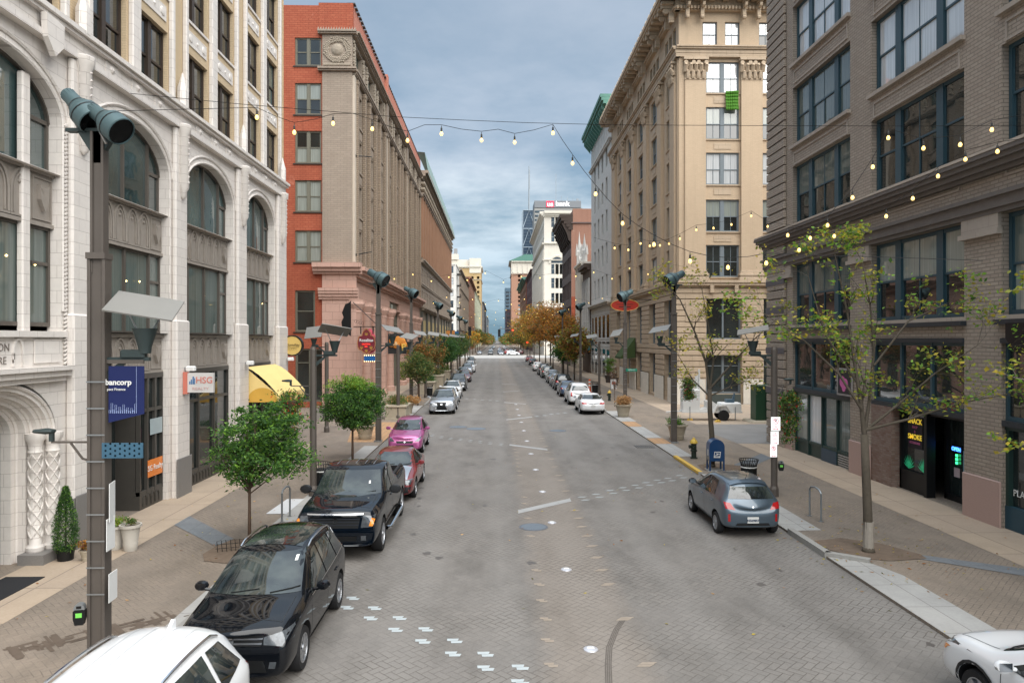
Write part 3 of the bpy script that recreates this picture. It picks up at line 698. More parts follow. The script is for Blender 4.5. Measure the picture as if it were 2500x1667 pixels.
# inside of the arched bays: dark backing so nothing shows through
# portal
P_ = MB(TA); cx = 15.47
for k, (hw, rise, y0, y1) in enumerate([(2.0, 1.25, .0, .16), (1.85, 1.12, .16, .34), (1.68, 1.0, .34, .56), (1.5, .9, .56, .8)]):
    n = 22; zs = 3.06
    pts = [(cx - hw, 0)] + [(cx - hw * math.cos(PI * i / n), zs + rise * math.sin(PI * i / n)) for i in range(n + 1)] + [(cx + hw, 0)]
    nh = hw - .16; nr = rise - .12
    pin = [(cx - nh, 0)] + [(cx - nh * math.cos(PI * i / n), zs + nr * math.sin(PI * i / n)) for i in range(n + 1)] + [(cx + nh, 0)]
    for p, q, r_, s_ in zip(pts[:-1], pts[1:], pin[1:], pin[:-1]):
        P_.quad((p[0], y0, p[1]), (q[0], y0, q[1]), (r_[0], y0, r_[1]), (s_[0], y0, s_[1])); P_.quad((s_[0], y0, s_[1]), (r_[0], y0, r_[1]), (r_[0], y1 + .02, r_[1]), (s_[0], y1 + .02, s_[1]))
    P_.tube([(p[0], y0 - .02, p[1]) for p in pts], .045, 5)
P_.box((cx - 2.3, -.22, 4.42), (cx + 2.42, .0, 4.56)); P_.box((cx - 2.3, -.30, 4.56), (cx + 2.42, 0, 4.66)); P_.box((cx - 2.2, -.14, 4.3), (cx + 2.32, 0, 4.42))
P_.box((cx - 2.4, -.1, 5.36), (cx + 2.45, .0, 5.5))
P_.build('portal', terra, A, smooth=True)
mb = MB(TA)
for s in (1, -1):
    for (dx, yy) in ((1.92, .0), (1.62, .22)):
        X = cx + s * dx; mb.cut()
        mb.lathe([(.19, .3), (.2, .40), (.135, .48), (.135, 2.60), (.165, 2.64), (.14, 2.70), (.17, 2.88), (.22, 2.96), (.22, 3.08)], (X, yy - .05, 0), 12)
        for k in range(6):
            z = .62 + k * .33
            for q in (0, PI / 2, PI, -PI / 2):
                mb.tube([(X + (.14) * math.cos(q + j * .2618 * 1.5), yy - .05 + (.14) * math.sin(q + j * .2618 * 1.5), z + .165 * (1 - abs(j - 2) / 2) * (1 if s > 0 else 1)) for j in range(5)], .02, 4)
                mb.tube([(X + (.14) * math.cos(q + j * .2618 * 1.5), yy - .05 + (.14) * math.sin(q + j * .2618 * 1.5), z + .165 + .165 * abs(j - 2) / 2) for j in range(5)], .02, 4)
mb.build('portal_columns', terra, A, smooth=True)
mb = MB(TA); mb.box((cx + 1.25, -.25, 0), (cx + 2.25, .35, .3)); mb.cut().box((cx - 2.25, -.25, 0), (cx - 1.25, .35, .3)); mb.build('portal_base', granite, A)
mb = MB(TA); mb.box((cx - 1.7, .9, 0), (cx + 1.7, 1.0, 4.2)); mb.box((cx + 1.2, .8, 0), (cx + 1.45, .9, 3.3)); dr = mb.build('entrance_door', dgrn, A)
mb = MB(TA); mb.box((cx - .9, .86, .4), (cx + .9, .9, 3.0)); mb.build('pane', gteal, dr)
mb = MB(TA); mb.cbox((17.2, .35, 1.25), (17.42, .5, 1.65), .02); mb.build('intercom', blackm, A)
dk = plain('incised_letter', (.20, .17, .15), .8)
text('ON', .24, dk, TA @ Matrix.Translation((15.74, -.012, 5.12)), A); text('RE', .24, dk, TA @ Matrix.Translation((15.70, -.012, 4.83)), A)
mb = MB(TA)
for q in (16.2, 18.35): mb.cut(); gothic(mb, q - .16, q + .16, 4.72, 5.3, -.02, .03)
mb.cut(); gothic(mb, 16.04, 16.36, 4.7, 5.32, -.02, .03); mb.cut().box((16.75, -.04, 4.75), (17.75, -.01, 5.3)); mb.build('frieze_relief', terra, A)
# bronze grey base of the portal pier
mb = MB(TA); mb.cbox((17.95, -.3, 0), (19.0, -.262, 1.4), .01); mb.build('pier_base', granite, A)
# lights seen inside
bulb = emis('warm_bulb', (1, .72, .28), 5)
mb = MB(TA)
for y, z in ((20.6, 7.0), (21.5, 7.05), (22.3, 7.1), (23.1, 7.15), (25.3, 6.9), (27.2, 6.95), (28.6, 6.95), (31.6, 6.95), (33.9, 7.0), (16.3, 7.2), (17.3, 7.1)): mb.cut().lathe([(0, -.03), (.03, 0), (0, .03)], (y, .31, z), 6)
mb.build('ceiling_spots', bulb, A)
text('SG Realty', .30, whitep, TA @ Matrix.Translation((22.85, .225, 1.3)), None, 'x') if 0 else None
mb = MB(TA); mb.box((22.45, .126, .98), (23.42, .134, 1.52)); og = mb.build('window_sticker', plain('orange_vinyl', (.75, .22, .04), .4), A)
text('SG Realty', .25, whitep, TA @ Matrix.Translation((22.93, .12, 1.25)), og)
mb = MB(TA); mb.box((22.6, .126, 2.3), (23.4, .134, 2.8)); mb.build('window_sticker', plain('pale_vinyl', (.35, .42, .44), .4), A)
text('HUG HOMES', .11, plain('grey_vinyl', (.4, .5, .5), .4), TA @ Matrix.Translation((20.7, .80, 2.55)), A) if 0 else None

# ------------------------------------------------------------------ brown and pink corner building beyond the side street
B = thing('brown_corner_building', 'tall brown brick corner building with pink stone ground floor and red painted side wall', 'building', (-11.1, 55.2, 0))
TE = face_front(-8.9 + 0, 0)             # end wall local: X from -8.9 (back) to 0 (corner)
TEn = Matrix.Identity(4); TS = face_left(0, 0)
# end wall: X from -12 to 0
e = MB(TEn)
rows = [26.42, 22.65, 18.9, 15.15, 11.27]; hts = [2.18, 2.45, 2.5, 2.45, 2.45]
ops = [(-4.42, z, 2.03, h) for z, h in zip(rows, hts)] + [(-4.42, 5.9, 1.55, 3.2), (-4.4, .5, 2.3, 4.1)]
wallgrid(e, -12, -2.3, 0, 31.1, ops, .22); wallgrid(e, -2.3, 0, 29.1, 31.25, [], .1); e.box((-2.6, -.03, 29.2), (.05, .3, 31.3)); e.build('side_wall', redb, B)
for z, h in zip(rows, hts):
    window(B, TEn, -4.42, z, 2.03, h, dict(k='Bend', fw=.11, cols=(1, 1), mw=.22, rail=.5), grnf, .1, 'bbdb')
window(B, TEn, -4.42, 5.9, 1.55, 3.2, dict(k='Bend1', fw=.12, cols=(1,), rail=.5), grnf, .1, 'd')
window(B, TEn, -4.4, .5, 2.3, 4.1, dict(k='Bend0', fw=.12, cols=(1, 1), mw=.2, rail=.75), grnf, .1, 'd')
mb = MB(TEn)
for z in rows + [5.9]: mb.cut().box((-4.55, -.07, z - .1), (-2.3 if z > 7 else -2.75, 0, z))
mb.build('sills', brownf, B)
# stone corner pier on the end wall
p = MB(TEn); p.box((-2.3, -.1, 11.25), (0, 0, 26.0)); p.box((-2.3, -.1, 26.3), (0, 0, 29.0)); p.quad((-2.3, -.1, 26), (0, -.1, 26), (0, -.1, 26.3), (-2.3, -.1, 26.3)); p.build('corner_pier', brst, B)
o_ = MB(TEn); random.seed(4)
c = (-1.15, 27.65)
for k in range(120):
    t = 2 * PI * k / 40; r = .72 + .14 * (k // 40) + random.uniform(-.05, .05)
    o_.lathe([(0, -.12), (.09, -.06), (.11, .02)], (c[0] + r * math.cos(t) * 1.0, -.1, c[1] + r * math.sin(t) * .95), 6, 'y')
o_.lathe([(0, -.16), (.3, -.14), (.42, -.06), (.48, 0)], (c[0], -.1, c[1]), 14, 'y')
o_.box((-2.2, -.18, 26.45), (-.1, -.1, 26.6)); o_.build('carved_panel', ornm, B, smooth=True)
mb = MB(TEn)
cornice(mb, TEn, -2.6, .35, 26.0, [(.12, .3), (.16, .42)]); cornice(mb, TEn, -2.6, .35, 28.85, [(.12, .32), (.14, .42)])
for k in range(15): mb.box((-2.6 + k * .2, -.4, 29.12), (-2.5 + k * .2, -.25, 29.3)) if 0 else mb.add(*(lambda a: ([(a, -.4, 29.115), (a + .1, -.4, 29.115), (a + .1, -.2, 29.115), (a, -.2, 29.115), (a + .05, -.3, 29.35)], [(0, 1, 4), (1, 2, 4), (2, 3, 4), (3, 0, 4)]))(-2.6 + k * .2))
mb.build('cornice', brst, B)
# pink stone base wrapping the corner
pk = MB(TEn); pk.box((-2.3, -.16, 0), (.32, 0, 8.4)); pk.box((-2.3, -.16, 9.3), (.32, 0, 10.4))
cornice(pk, TEn, -2.55, .5, 8.4, [(.2, .26), (.25, .36), (.2, .45), (.22, .5)])
cornice(pk, TEn, -2.95, .75, 10.35, [(.2, .35), (.3, .55), (.35, .75)])
pk.build('pink_pier', pinks, B)
LB = 48.3
# street front
s = MB(TS); cols3 = []
for g in range(3):
    for k, u in enumerate((1.5, 6.9, 12.3)): cols3.append(g * 16.1 + u)
fz = [11.6 + i * 3.62 for i in range(4)]
OP = [(u, z, 2.3, 2.5) for u in cols3 for z in fz] + [(u - .1, 26.55, 2.5, 1.9) for u in cols3]
wallgrid(s, 0, LB, 11.25, 29.0, OP, .45); s.build('street_wall', brst, B)
for u in cols3:
    for z in fz: window(B, TS, u, z, 2.3, 2.5, dict(k='Bs', fw=.1, cols=(1, 1), mw=.12, rail=.5), grnf, .3, 'dtdb')
    window(B, TS, u - .1, 26.55, 2.5, 1.9, dict(k='Bt', fw=.1, cols=(1, 1, 1), mw=.12, rail=0), grnf, .3, 'dtd')
mb = MB(TS); rb = MB(TS); sl = MB(TS)
for u in cols3:
    for q in (u - .75, u + 2.5):
        rb.cut().cbox((q - .1, -.32, 11.3), (q + .45, 0, 25.6), .05)
        rb.cbox((q - .15, -.34, 25.25), (q + .5, 0, 25.62), .05)
    for z in fz: sl.cut(); sl.box((u - .1, -.1, z - .14), (u + 2.4, 0, z)); sl.box((u, -.04, z - .95), (u + 2.3, 0, z - .3))
for g in range(4): q = g * 16.1; mb.cut().box((max(0, q - .55), -.18, 11.3), (min(LB, q + .6), 0, 25.8))
mb.build('light_piers', plain('pale_stone_pier', (.52, .45, .37), .8, var=.15, vscale=1.5), B); rb.build('ribbed_pilasters', masonry('rough_pilaster', (.36, .285, .21), (.26, .20, .15), (.15, .11, .08), .3, .16, .03, .04, .3), B); sl.build('sills', brst, B)
random.seed(9); cv = MB(TS)
for u in [q for c_ in cols3 for q in (c_ - 1.0, c_ + 2.9)]:
    cv.cut()
    for k in range(26): cv.lathe([(0, -.1), (.13, -.04), (.14, .04)], (u + random.uniform(-.3, .3), -.05, 26.6 + k * .075), 5, 'y')
cv.build('carved_piers', ornm, B, smooth=True)
mb = MB(TS)
for a, b, dz, pr in ((0, 16.1, 0, 0), (16.1, 32.2, .0, .0), (32.2, LB, 0, 0)):
    cornice(mb, TS, a, b, 25.75 + dz, [(.12, .25), (.16, .34), (.16, .42)]); cornice(mb, TS, a, b, 28.75, [(.12, .3), (.14, .4), (.12, .55)])
mb.box((15.6, -.3, 25.6), (16.7, 0, 29.0)); mb.box((31.7, -.3, 25.6), (32.8, 0, 29.0))
mb.build('cornice', brst, B)
pr = MB(TS); pr.box((0, -.02, 29.1), (16, .4, 31.25)); pr.box((16, -.12, 29.1), (LB, .4, 31.25)); pr.box((15.8, -.3, 29.1), (16.6, .4, 31.7)); pr.build('parapet', pinkb, B)
mb = MB(TS)
for k in range(60): mb.box((k * .8, -.2, 31.25), (k * .8 + .55, .42, 31.33))
mb.build('coping', plain('dark_coping', (.08, .07, .065), .7), B)
# ground floor front
g = MB(TS); us = [1.0, 5.2, 9.4, 13.6]; DO = (19.2, 7.2); us2 = [28.6, 32.6, 36.8, 41.0, 45.0]
OPg = [(u, .5, 2.3, 7.75) for u in us + us2] + [(DO[0], .0, DO[1], 9.3)]
wallgrid(g, 0, LB, 0, 10.4, OPg, .5)
g.build('ground_wall', pinks, B)
for u in us + us2:
    window(B, TS, u, .5, 2.3, 7.75, dict(k='Bg', fw=.12, cols=(1, 1), mw=.14, rail=0, hm=3), grnf, .3, 'dt')
mb = MB(TS)
for u in [q for q in us + us2] + [DO[0] - 1.2, DO[0] + DO[1] + .6]:
    X = u - .6 if u in us + us2 else u; mb.cut()
    mb.lathe([(.62, 0), (.62, .5), (.5, .6), (.48, 7.3), (.56, 7.45), (.52, 7.55), (.7, 7.9), (.76, 8.05), (.7, 8.2), (.74, 8.4)], (X, -.12, 0), 14)
mb.build('round_columns', pinks, B, smooth=True)
mb = MB(TS); cornice(mb, TS, 0, LB + .3, 9.95, [(.2, .2), (.3, .5), (.2, .75), (.3, .95)]); cornice(mb, TS, 0, LB, 8.38, [(.18, .12)]); mb.build('pink_cornice', pinks, B)
mb = MB(TS); a, b = DO[0], DO[0] + DO[1]
mb.box((a, .25, 8.0), (b, .5, 9.3)); mb.box((a, .28, 0), (b, .5, .6))
for k in range(7): q = a + (b - a) * k / 6; mb.box((q - .12, .22, 0), (q + .12, .5, 8.0))
for z in (3.6, 5.6, 6.9): mb.box((a, .24, z), (b, .5, z + .25))
ent = mb.build('entrance_bay', grnf, B); mb = MB(TS); mb.quad((a, .45, 0), (b, .45, 0), (b, .45, 8), (a, .45, 8)); mb.build('pane', gdark, ent)
mb = MB(TS); mb.box((a + 2.6, .20, 8.3), (a + 3.6, .25, 9.1)); mb.build('date_plaque', plain('plaque', (.45, .50, .45), .5), B)
sh = MB(); shell(sh, -22, 0, 0, LB, 31.2, sides='LB'); sh.quad((-22, 0, 0), (-12, 0, 0), (-12, 0, 31.1), (-22, 0, 31.1)); sh.quad((0, LB, 0), (-22, LB, 0), (-22, LB, 31.1), (0, LB, 31.1)); sh.build('rear_walls', redb, B)
# iron hooks on the front
mb = MB(TS)
for z in (19.6, 11.9): mb.cut().tube([(.4, -.1, z), (2.6, -1.0, z + .5)], .04, 5); mb.lathe([(.12, -.2), (.12, 0)], (.4, 0, z), 8, 'y')
mb.build('flag_brackets', blackm, B)
# ------------------------------------------------------------------ dark brick building, right
Eb = thing('dark_brick_building', 'dark brown grey brick building with blue green windows filling the right edge', 'building', (14.05, 36.2, 0))
TR = face_right(0, 0)      # u grows towards the camera
OPX = [(2.85, 5.47), (9.9, 5.29), (16.76, 5.34), (23.6, 5.3)]      # u start (far jamb), width
LE = 31.0
w_ = MB(TR); FR = [10.72, 14.42, 18.25, 22.1]
ops = [(u, z, w, 2.75) for u, w in OPX for z in FR] + [(u, 5.98, w, 2.85) for u, w in OPX] + [(u, 0, w, 5.35) for u, w in OPX]
wallgrid(w_, 0, LE, 0, 27, ops, .42)
# rusticated corner pier: raised courses
for k in range(64):
    z = .0 + k * .43
    if z > 26.5: break
    if 9.9 < z + .4 and z < 10.7 and 0: continue
    w_.cbox((-.06, -.14, z + .03), (2.15, .001, z + .40), .03)
for (a, wd) in ((8.32, 1.58), (15.19, 1.57), (22.1, 1.5), (28.9, 2.1)):
    pass
w_.build('wall', greyb, Eb)
mb = MB(TR); fr = plain('blind', (.3, .3, .3))
for u, w in OPX:
    for z in FR + [5.98]:
        mb.cut().box((u - .06, -.16, z - .14), (u + w + .06, .3, z - .001))
        if z > 7:
            for q in ((u + .18, u + w - .18, z - .40, z - .33), (u + .18, u + w - .18, z - .92, z - .85)): mb.box((q[0], -.035, q[2]), (q[1], 0, q[3]))
            for q in (u + .18, u + w - .25): mb.box((q, -.034, z - .85), (q + .07, 0, z - .40))
mb.build('sills', trimb, Eb)
stE = dict(k='E', fw=.12, cols=(1.0, 1.75, 1.0), mw=.34, rail=.5, mun=(0, 1, 0))
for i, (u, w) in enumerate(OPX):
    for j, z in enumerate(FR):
        window(Eb, TR, u + .02, z, w - .04, 2.75, dict(stE, k='E%d' % i), tealf, .2, 'dcd' if j == 0 else 'wwwwc')  # upper rows: white panes carry the bright sky reflection in their colour
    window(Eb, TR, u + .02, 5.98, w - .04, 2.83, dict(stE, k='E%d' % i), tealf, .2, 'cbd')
# cornices
mb = MB(TR); cornice(mb, TR, -.4, LE, 9.95, [(.12, .18), (.16, .3), (.14, .42), (.12, .5)], ret=1); cornice(mb, TR, -.2, LE, 8.83, [(.14, .12), (.3, .2), (.12, .3)], ret=1)
mb.build('cornice', plain('dark_stone_moulding', (.15, .13, .115), .7, var=.25, vscale=3), Eb)
mb = MB(TR); mb.box((-.8, -.52, 10.495), (LE, .0, 10.56)); mb.build('cornice_cap', plain('pale_cap_stone', (.47, .40, .33), .8, var=.2, vscale=2), Eb)
# ground floor piers: pink granite feet, brick above, caps
mb = MB(TR); cp = MB(TR)
PI_ = [(.0, 2.85), (8.32, 9.9), (15.19, 16.76), (22.1, 23.6), (28.9, 31)]
for a, b in PI_: mb.cut(); cp.cut(); mb.cbox((a - .03, -.06, 0), (b + .03, -.001, 1.35), .03); cp.box((a - .05, -.17, 8.25), (b + .05, 0, 8.4)); cp.box((a, -.1, 8.4), (b, 0, 8.83))
mb.build('granite_feet', pinkg, Eb); cp.build('pier_caps', trimb, Eb)
mb = MB(TR)
for k in range(4):
    for z in (2.6, 4.6, 6.6, 8.0): mb.cut().box((.0 - .1, -.16, z), (2.2, -.141, z + .3)) if k == 0 else None
mb.build('dark_courses', plain('dark_course', (.11, .10, .105), .7, var=.3, vscale=10), Eb)
# shop beams
bm_ = plain('painted_beam', (.028, .034, .04), .45)
mb = MB(TR)
for u, w in OPX:
    mb.cut().box((u, .05, 5.3), (u + w, .45, 5.98)); mb.box((u - .1, -.18, 5.72), (u + w + .1, .1, 5.86)); mb.box((u, -.05, 5.2), (u + w, .06, 5.34)); mb.box((u, .0, 2.9), (u + w, .3, 3.06))
mb.build('shop_beams', bm_, Eb)
stT = dict(k='Etr', fw=.1, cols=(1, 1, 1), mw=.1, rail=0)
for u, w in OPX: window(Eb, TR, u, 3.06, w, 2.14, stT, tealf, .12, 'd', 'transom_window')
# bay 1 shopfront: four glazed panels, two board-blue panels and a louvre
u, w = OPX[0]
mb = MB(TR)
for k in range(5): q = u + w * k / 4; mb.box((max(u, q - .05), .12, 0), (min(u + w, q + .05), .26, 2.9))
mb.box((u, .14, .6), (u + w, .24, .72)); mb.box((u, .1, 2.8), (u + w, .3, 2.9)); mb.box((u, .2, 0), (u + w * .5, .26, .6)); sf = mb.build('shopfront', dgrn, Eb)
for k, m in enumerate(('b', 'w', 't', 'c')):
    pn = MB(TR); pn.quad((u + w * k / 4, .22, .7), (u + w * (k + 1) / 4, .22, .7), (u + w * (k + 1) / 4, .22, 2.82), (u + w * k / 4, .22, 2.82)); pn.build('pane', GL[m], sf)
mb = MB(TR); mb.box((u + w * .5, .1, 0), (u + w * .75, .2, .6)); mb.build('blue_panel', plain('blue_panel', (.03, .06, .09), .4), Eb)
mb = MB(TR)
for k in range(6): mb.box((u + w * .77, .12, .04 + k * .095), (u + w, .2, .09 + k * .095))
mb.build('louvre', plain('grey_louvre', (.35, .33, .30), .5), Eb)
# bay 2: brick return, dark shop window with posters, recessed doors
u, w = OPX[1]
mb = MB(TR); mb.box((u, .0, 0), (u + 1.35, .42, 2.9)); mb.build('old_brick', masonry('worn_brick', (.20, .11, .08), (.32, .26, .22), (.2, .17, .15), .22, .075, .012, .012, .4, .6), Eb)
mb = MB(TR); mb.box((u + 1.35, .3, 0), (u + 1.45, .5, 2.9)); mb.box((u + 2.95, .2, 0), (u + 3.1, .5, 2.9)); mb.box((u + 1.35, .3, 0), (u + 3, .4, .75)); mb.box((u + 1.35, .3, 2.78), (u + w, .5, 2.9)); mb.box((u + 3.1, .8, 0), (u + w, .95, .25))
for q in (3.1, 4.1, 5.12): mb.box((u + q, .8, 0), (u + q + .12, .95, 2.8))
sf = mb.build('shopfront', blackm, Eb)
mb = MB(TR); mb.quad((u + 1.4, .42, .7), (u + 3, .42, .7), (u + 3, .42, 2.85), (u + 1.4, .42, 2.85)); mb.quad((u + 3.1, .9, .2), (u + w, .9, .2), (u + w, .9, 2.85), (u + 3.1, .9, 2.85)); mb.build('pane', gdark, sf)
yel = emis('poster_yellow', (.85, .60, .05), .35); pkk = plain('poster_pink', (.45, .12, .25), .5)
pst = MB(TR); pst.box((u + 1.72, .395, 1.55), (u + 2.55, .405, 2.65)); po = pst.build('window_poster', plain('poster_black', (.015, .012, .02), .5), Eb)
for s_, sz, z, m in (('SNACK', .25, 2.48, yel), ('SHOP', .12, 2.28, pkk), ('&', .12, 2.13, pkk), ('SMOKE', .25, 1.94, yel), ('ACCESSORIES', .10, 1.74, pkk)): text(s_, sz, m, TR @ Matrix.Translation((u + 2.13, .385, z)), po, bold=.004)
lf = MB(TR); gl = emis('green_leaf_vinyl', (.02, .35, .16), .25)
for cx_, cz, s_ in ((u + 1.75, .95, -1), (u + 2.6, .95, 1)):
    for k in range(9):
        t = R(20 + k * 17); L_ = .38; dx, dz = math.cos(t) * L_, math.sin(t) * L_
        lf.add([(cx_, .40, cz - .15), (cx_ + dx * .5 - dz * .07, .40, cz - .15 + dz * .6 + dx * .05), (cx_ + dx, .40, cz - .15 + dz * 1.3), (cx_ + dx * .5 + dz * .07, .40, cz - .15 + dz * .6 - dx * .05)], [(0, 1, 2, 3)])
lf.build('leaf_stickers', gl, Eb)
blu = emis('neon_blue', (.05, .22, 1), 3); grn = emis('neon_green', (.05, .9, .3), 2)
on = thing('open_sign', 'small blue and green lit OPEN sign hanging in the dark shop door', 'sign', (14.05 + .85, 36.2 - (u + 3.62), 1.75))
text('OPEN', .17, blu, TR @ Matrix.Translation((0, 0, .0)), on, bold=.006); q = MB(TR); q.box((-.28, .01, -.12), (.28, .03, .12)); q.build('backing', blackm, on)
for k in range(3): text('08', .13, grn, TR @ Matrix.Translation((.03, 0, -.2 - k * .12)), on)
mb = MB(TR); mb.box((u + 3.5, .86, .85), (u + 3.78, .88, 1.15)); mb.build('door_notice', plain('notice_paper', (.5, .42, .45), .6), Eb); mb = MB(TR); mb.box((u + 3.95, .86, 1.1), (u + 4.06, .88, 1.75)); mb.build('door_notice', plain('notice_blue', (.2, .35, .42), .6), Eb)
text('BODEGA TREE', .36, plain('dark_red_letters', (.10, .035, .035), .5), TR @ Matrix.Translation((u + 3.6, .18, 2.98)), Eb) if 0 else None
for s_, x_ in (('N', 3.2), ('C', 2.2), ('O', 2.6), ('T', 4.0), ('R', 4.4), ('E', 4.8)): text(s_, .34, plain('dark_red_letters', (.16, .05, .045), .5), TR @ Matrix.Translation((u + x_, -.02, 2.98 + .24)), Eb, ext=.02, bold=.008) if s_ in 'TRE' else None
# bay 3: planted shop
u, w = OPX[2]
mb = MB(TR); mb.box((u, .1, 0), (u + w, .3, .7)); mb.build('stall_riser', plain('blue_riser', (.02, .06, .085), .4), Eb)
mb = MB(TR); mb.box((u, .12, .7), (u + .12, .3, 2.9)); mb.box((u + 2.4, .12, .7), (u + 2.52, .3, 2.9)); mb.box((u, .1, 2.8), (u + w, .3, 2.9)); sf = mb.build('shopfront', dgrn, Eb)
mb = MB(TR); mb.quad((u, .25, .7), (u + w, .25, .7), (u + w, .25, 2.85), (u, .25, 2.85)); mb.build('pane', gdark, sf)
text('PLANT', .26, whitep, TR @ Matrix.Translation((u + .55, .22, 1.08)), Eb)
text('SHOP', .10, whitep, TR @ Matrix.Translation((u + .75, .22, .88)), Eb) if 0 else None
# vertical sign boards over bay 3
mb = MB(TR); mb.prism([(u + .45, 5.75), (u + 1.2, 5.75), (u + 1.2, 4.9), (u + .75, 5.0), (u + .45, 5.35)], 'y', -.22, .05); mb.build('sign_bracket', blackm, Eb)
sh = MB(); sh.quad((0, 0, 0), (24, 0, 0), (24, 0, 26.9), (0, 0, 26.9)); sh.quad((0, 0, 26.8), (24, 0, 26.8), (24, -31, 26.8), (0, -31, 26.8)); sh.quad((0, -31, 0), (24, -31, 0), (24, -31, 26.9), (0, -31, 26.9)); sh.quad((24, 0, 0), (24, -31, 0), (24, -31, 27), (24, 0, 27)); sh.build('rear_walls', greyb, Eb)

# ------------------------------------------------------------------ tan building with capitals
Fb = thing('tan_corner_building', 'tall tan brick corner building with carved capitals and bracketed cornice, right of the sky gap', 'building', (14.9, 57.6, 0))
TF = Matrix.Identity(4); TG = face_right(0, 33.8); LF = 33.8     # street front u=0 at the far end (y=91.4), grows towards the camera
WE = 16.0
e = MB(TF); fz = [10.4, 14.1, 17.93, 21.65]
pairs = [2.2, 6.85, 11.5]
ops = [(u, z, 2.76, 2.62) for u in pairs for z in fz] + [(u, 25.4, 2.76, 2.55) for u in pairs] + [(u - .25, 29.22, 1.2, 2.0) for u in pairs] + [(u + 1.6, 29.22, 1.2, 2.0) for u in pairs]
wallgrid(e, 0, WE, 10.0, 33, ops, .3); e.box((.45, -.28, 10.9), (2.15, 0, 26.5)); e.box((5.05, -.28, 10.9), (6.8, 0, 26.5)); e.box((9.7, -.28, 10.9), (11.45, 0, 26.5)); e.box((-.01, -.12, 10.1), (.45, 0, 28.3)); e.build('end_wall', tanb, Fb)
for u in pairs:
    for i, z in enumerate(fz): window(Fb, TF, u, z, 2.76, 2.62, dict(k='F1', fw=.1, cols=(1, 1), mw=.3, rail=.48, mun=1), gryf, .12, 'd' if i == 0 else ('db' if i == 1 else 'w' if i == 2 else 'b'))
    window(Fb, TF, u, 25.4, 2.76, 2.55, dict(k='F1', fw=.1, cols=(1, 1), mw=.3, rail=.48, mun=1), gryf, .12, 'w')
    for q in (u - .25, u + 1.6): window(Fb, TF, q, 29.22, 1.2, 2.0, dict(k='F2', fw=.06, cols=(1,), rail=.5, mun=1), gryf, .15, 'w')
tr = MB(TF)
for u in pairs:
    for z in fz + [25.4]: tr.box((u - .12, -.1, z - .1), (u + 2.88, 0, z))
    for z in fz[1:] + [25.4]: tr.box((u + .68, -.04, z - .82), (u + 2.1, 0, z - .32))
def fbase(mb, x0, x1, z):
    for hh, pr in ((.22, .52), (.14, .46), (.18, .5), (.14, .40), (.12, .34)): mb.cbox((x0 - pr + .28, -pr, z), (x1 + pr - .28, 0, z + hh), .03); z += hh
for a, b in ((.45, 2.15), (5.05, 6.8), (9.7, 11.45)): fbase(tr, a, b, 10.12)
cornice(tr, TF, -.3, WE, 9.7, [(.2, .5), (.22, .58)]); cornice(tr, TF, -.3, WE, 28.25, [(.3, .32), (.3, .36), (.14, .5), (.12, .6)])
cornice(tr, TF, -.4, WE, 32.0, [(.15, .35), (.15, .5)])
tr.T = TF
k = 0
x = -.3
while x < WE: tr.box((x, -.62, 32.02), (x + .14, -.5, 32.28)); x += .28
tr.box((-1.5, -1.5, 32.9), (WE, .3, 33.1)); tr.box((-1.6, -1.62, 33.1), (WE, .3, 33.4)); tr.box((-.3, -.35, 32.3), (WE, .3, 32.9))
for u in (.4, 1.6, 5.0, 6.2, 9.7, 10.9, 14.2):
    tr.box((u, -1.35, 32.4), (u + .32, -.3, 32.9)); tr.lathe([(0, -.1), (.26, -.1), (.26, .1), (0, .1)], (u + .16, -.95, 32.25), 10, 'x'); tr.box((u + .02, -.72, 31.3), (u + .30, -.3, 32.4)); tr.lathe([(0, -.1), (.17, -.1), (.17, .1), (0, .1)], (u + .16, -.6, 31.35), 8, 'x')
x = 0
while x < WE: tr.box((x, -1.4, 32.65), (x + .45, -.4, 32.9)); x += 1.15
tr.build('end_trim', tans, Fb)
def capital(mb, x0, x1, z, y=-.28, h=1.75):
    mb.cut()
    random.seed(int(x0 * 10)); n = 4; w_ = (x1 - x0) / n
    mb.box((x0 - .16, y - .28, z + h - .2), (x1 + .16, y + .3, z + h)); mb.box((x0 - .02, y - .04, z), (x1 + .02, y + .3, z + .1))
    for row, (zz, pr, hh) in enumerate(((z + .1, .10, .6), (z + .62, .2, .55))):
        for i in range(n + row):
            c = x0 + w_ * (i + .5 - .5 * row)
            mb.tube([(c, y, zz), (c, y - pr * .6, zz + hh * .6), (c, y - pr * 1.6, zz + hh), (c, y - pr * 1.9, zz + hh * .8)], [.16, .17, .12, .05], 6)
            mb.lathe([(0, -.12), (.1, -.04), (.1, .05)], (c + .1, y - .05, zz + .2), 6, 'y')
    for c in (x0 + .02, (x0 + x1) / 2 - .2, (x0 + x1) / 2 + .2, x1 - .02):
        mb.lathe([(.05, -.2), (.17, -.19), (.18, -.05), (.1, 0)], (c, y - .05, z + h - .42), 10, 'y')
    mb.box((x0, y + .01, z + .1), (x1, y + .3, z + h - .2))
mb = MB(TF)
for a, b in ((.45, 2.15), (5.05, 6.8), (9.7, 11.45)): capital(mb, a, b, 26.4)
FW = [5.1 + 6.13 * i for i in range(5)]    # street windows, u
mb.T = TG
for u in [LF - .55 - 1.5] + [q - 2.55 for q in FW]:
    capital(mb, u, u + 1.5, 26.4) if u > .2 else None
mb.build('capitals', tans, Fb, smooth=True)
s = MB(TG); ops = [(u, z, 2.7, 2.62) for u in FW for z in fz] + [(u, 25.4, 2.7, 2.4) for u in FW] + [(u - .5 + q * 1.35, 29.22, 1.0, 2.0) for u in FW for q in range(3)]
wallgrid(s, 0, LF, 10.0, 33, ops, .45)
for u in FW: s.box((u - 2.55, -.28, 10.9), (u - 1.05, 0, 26.5))
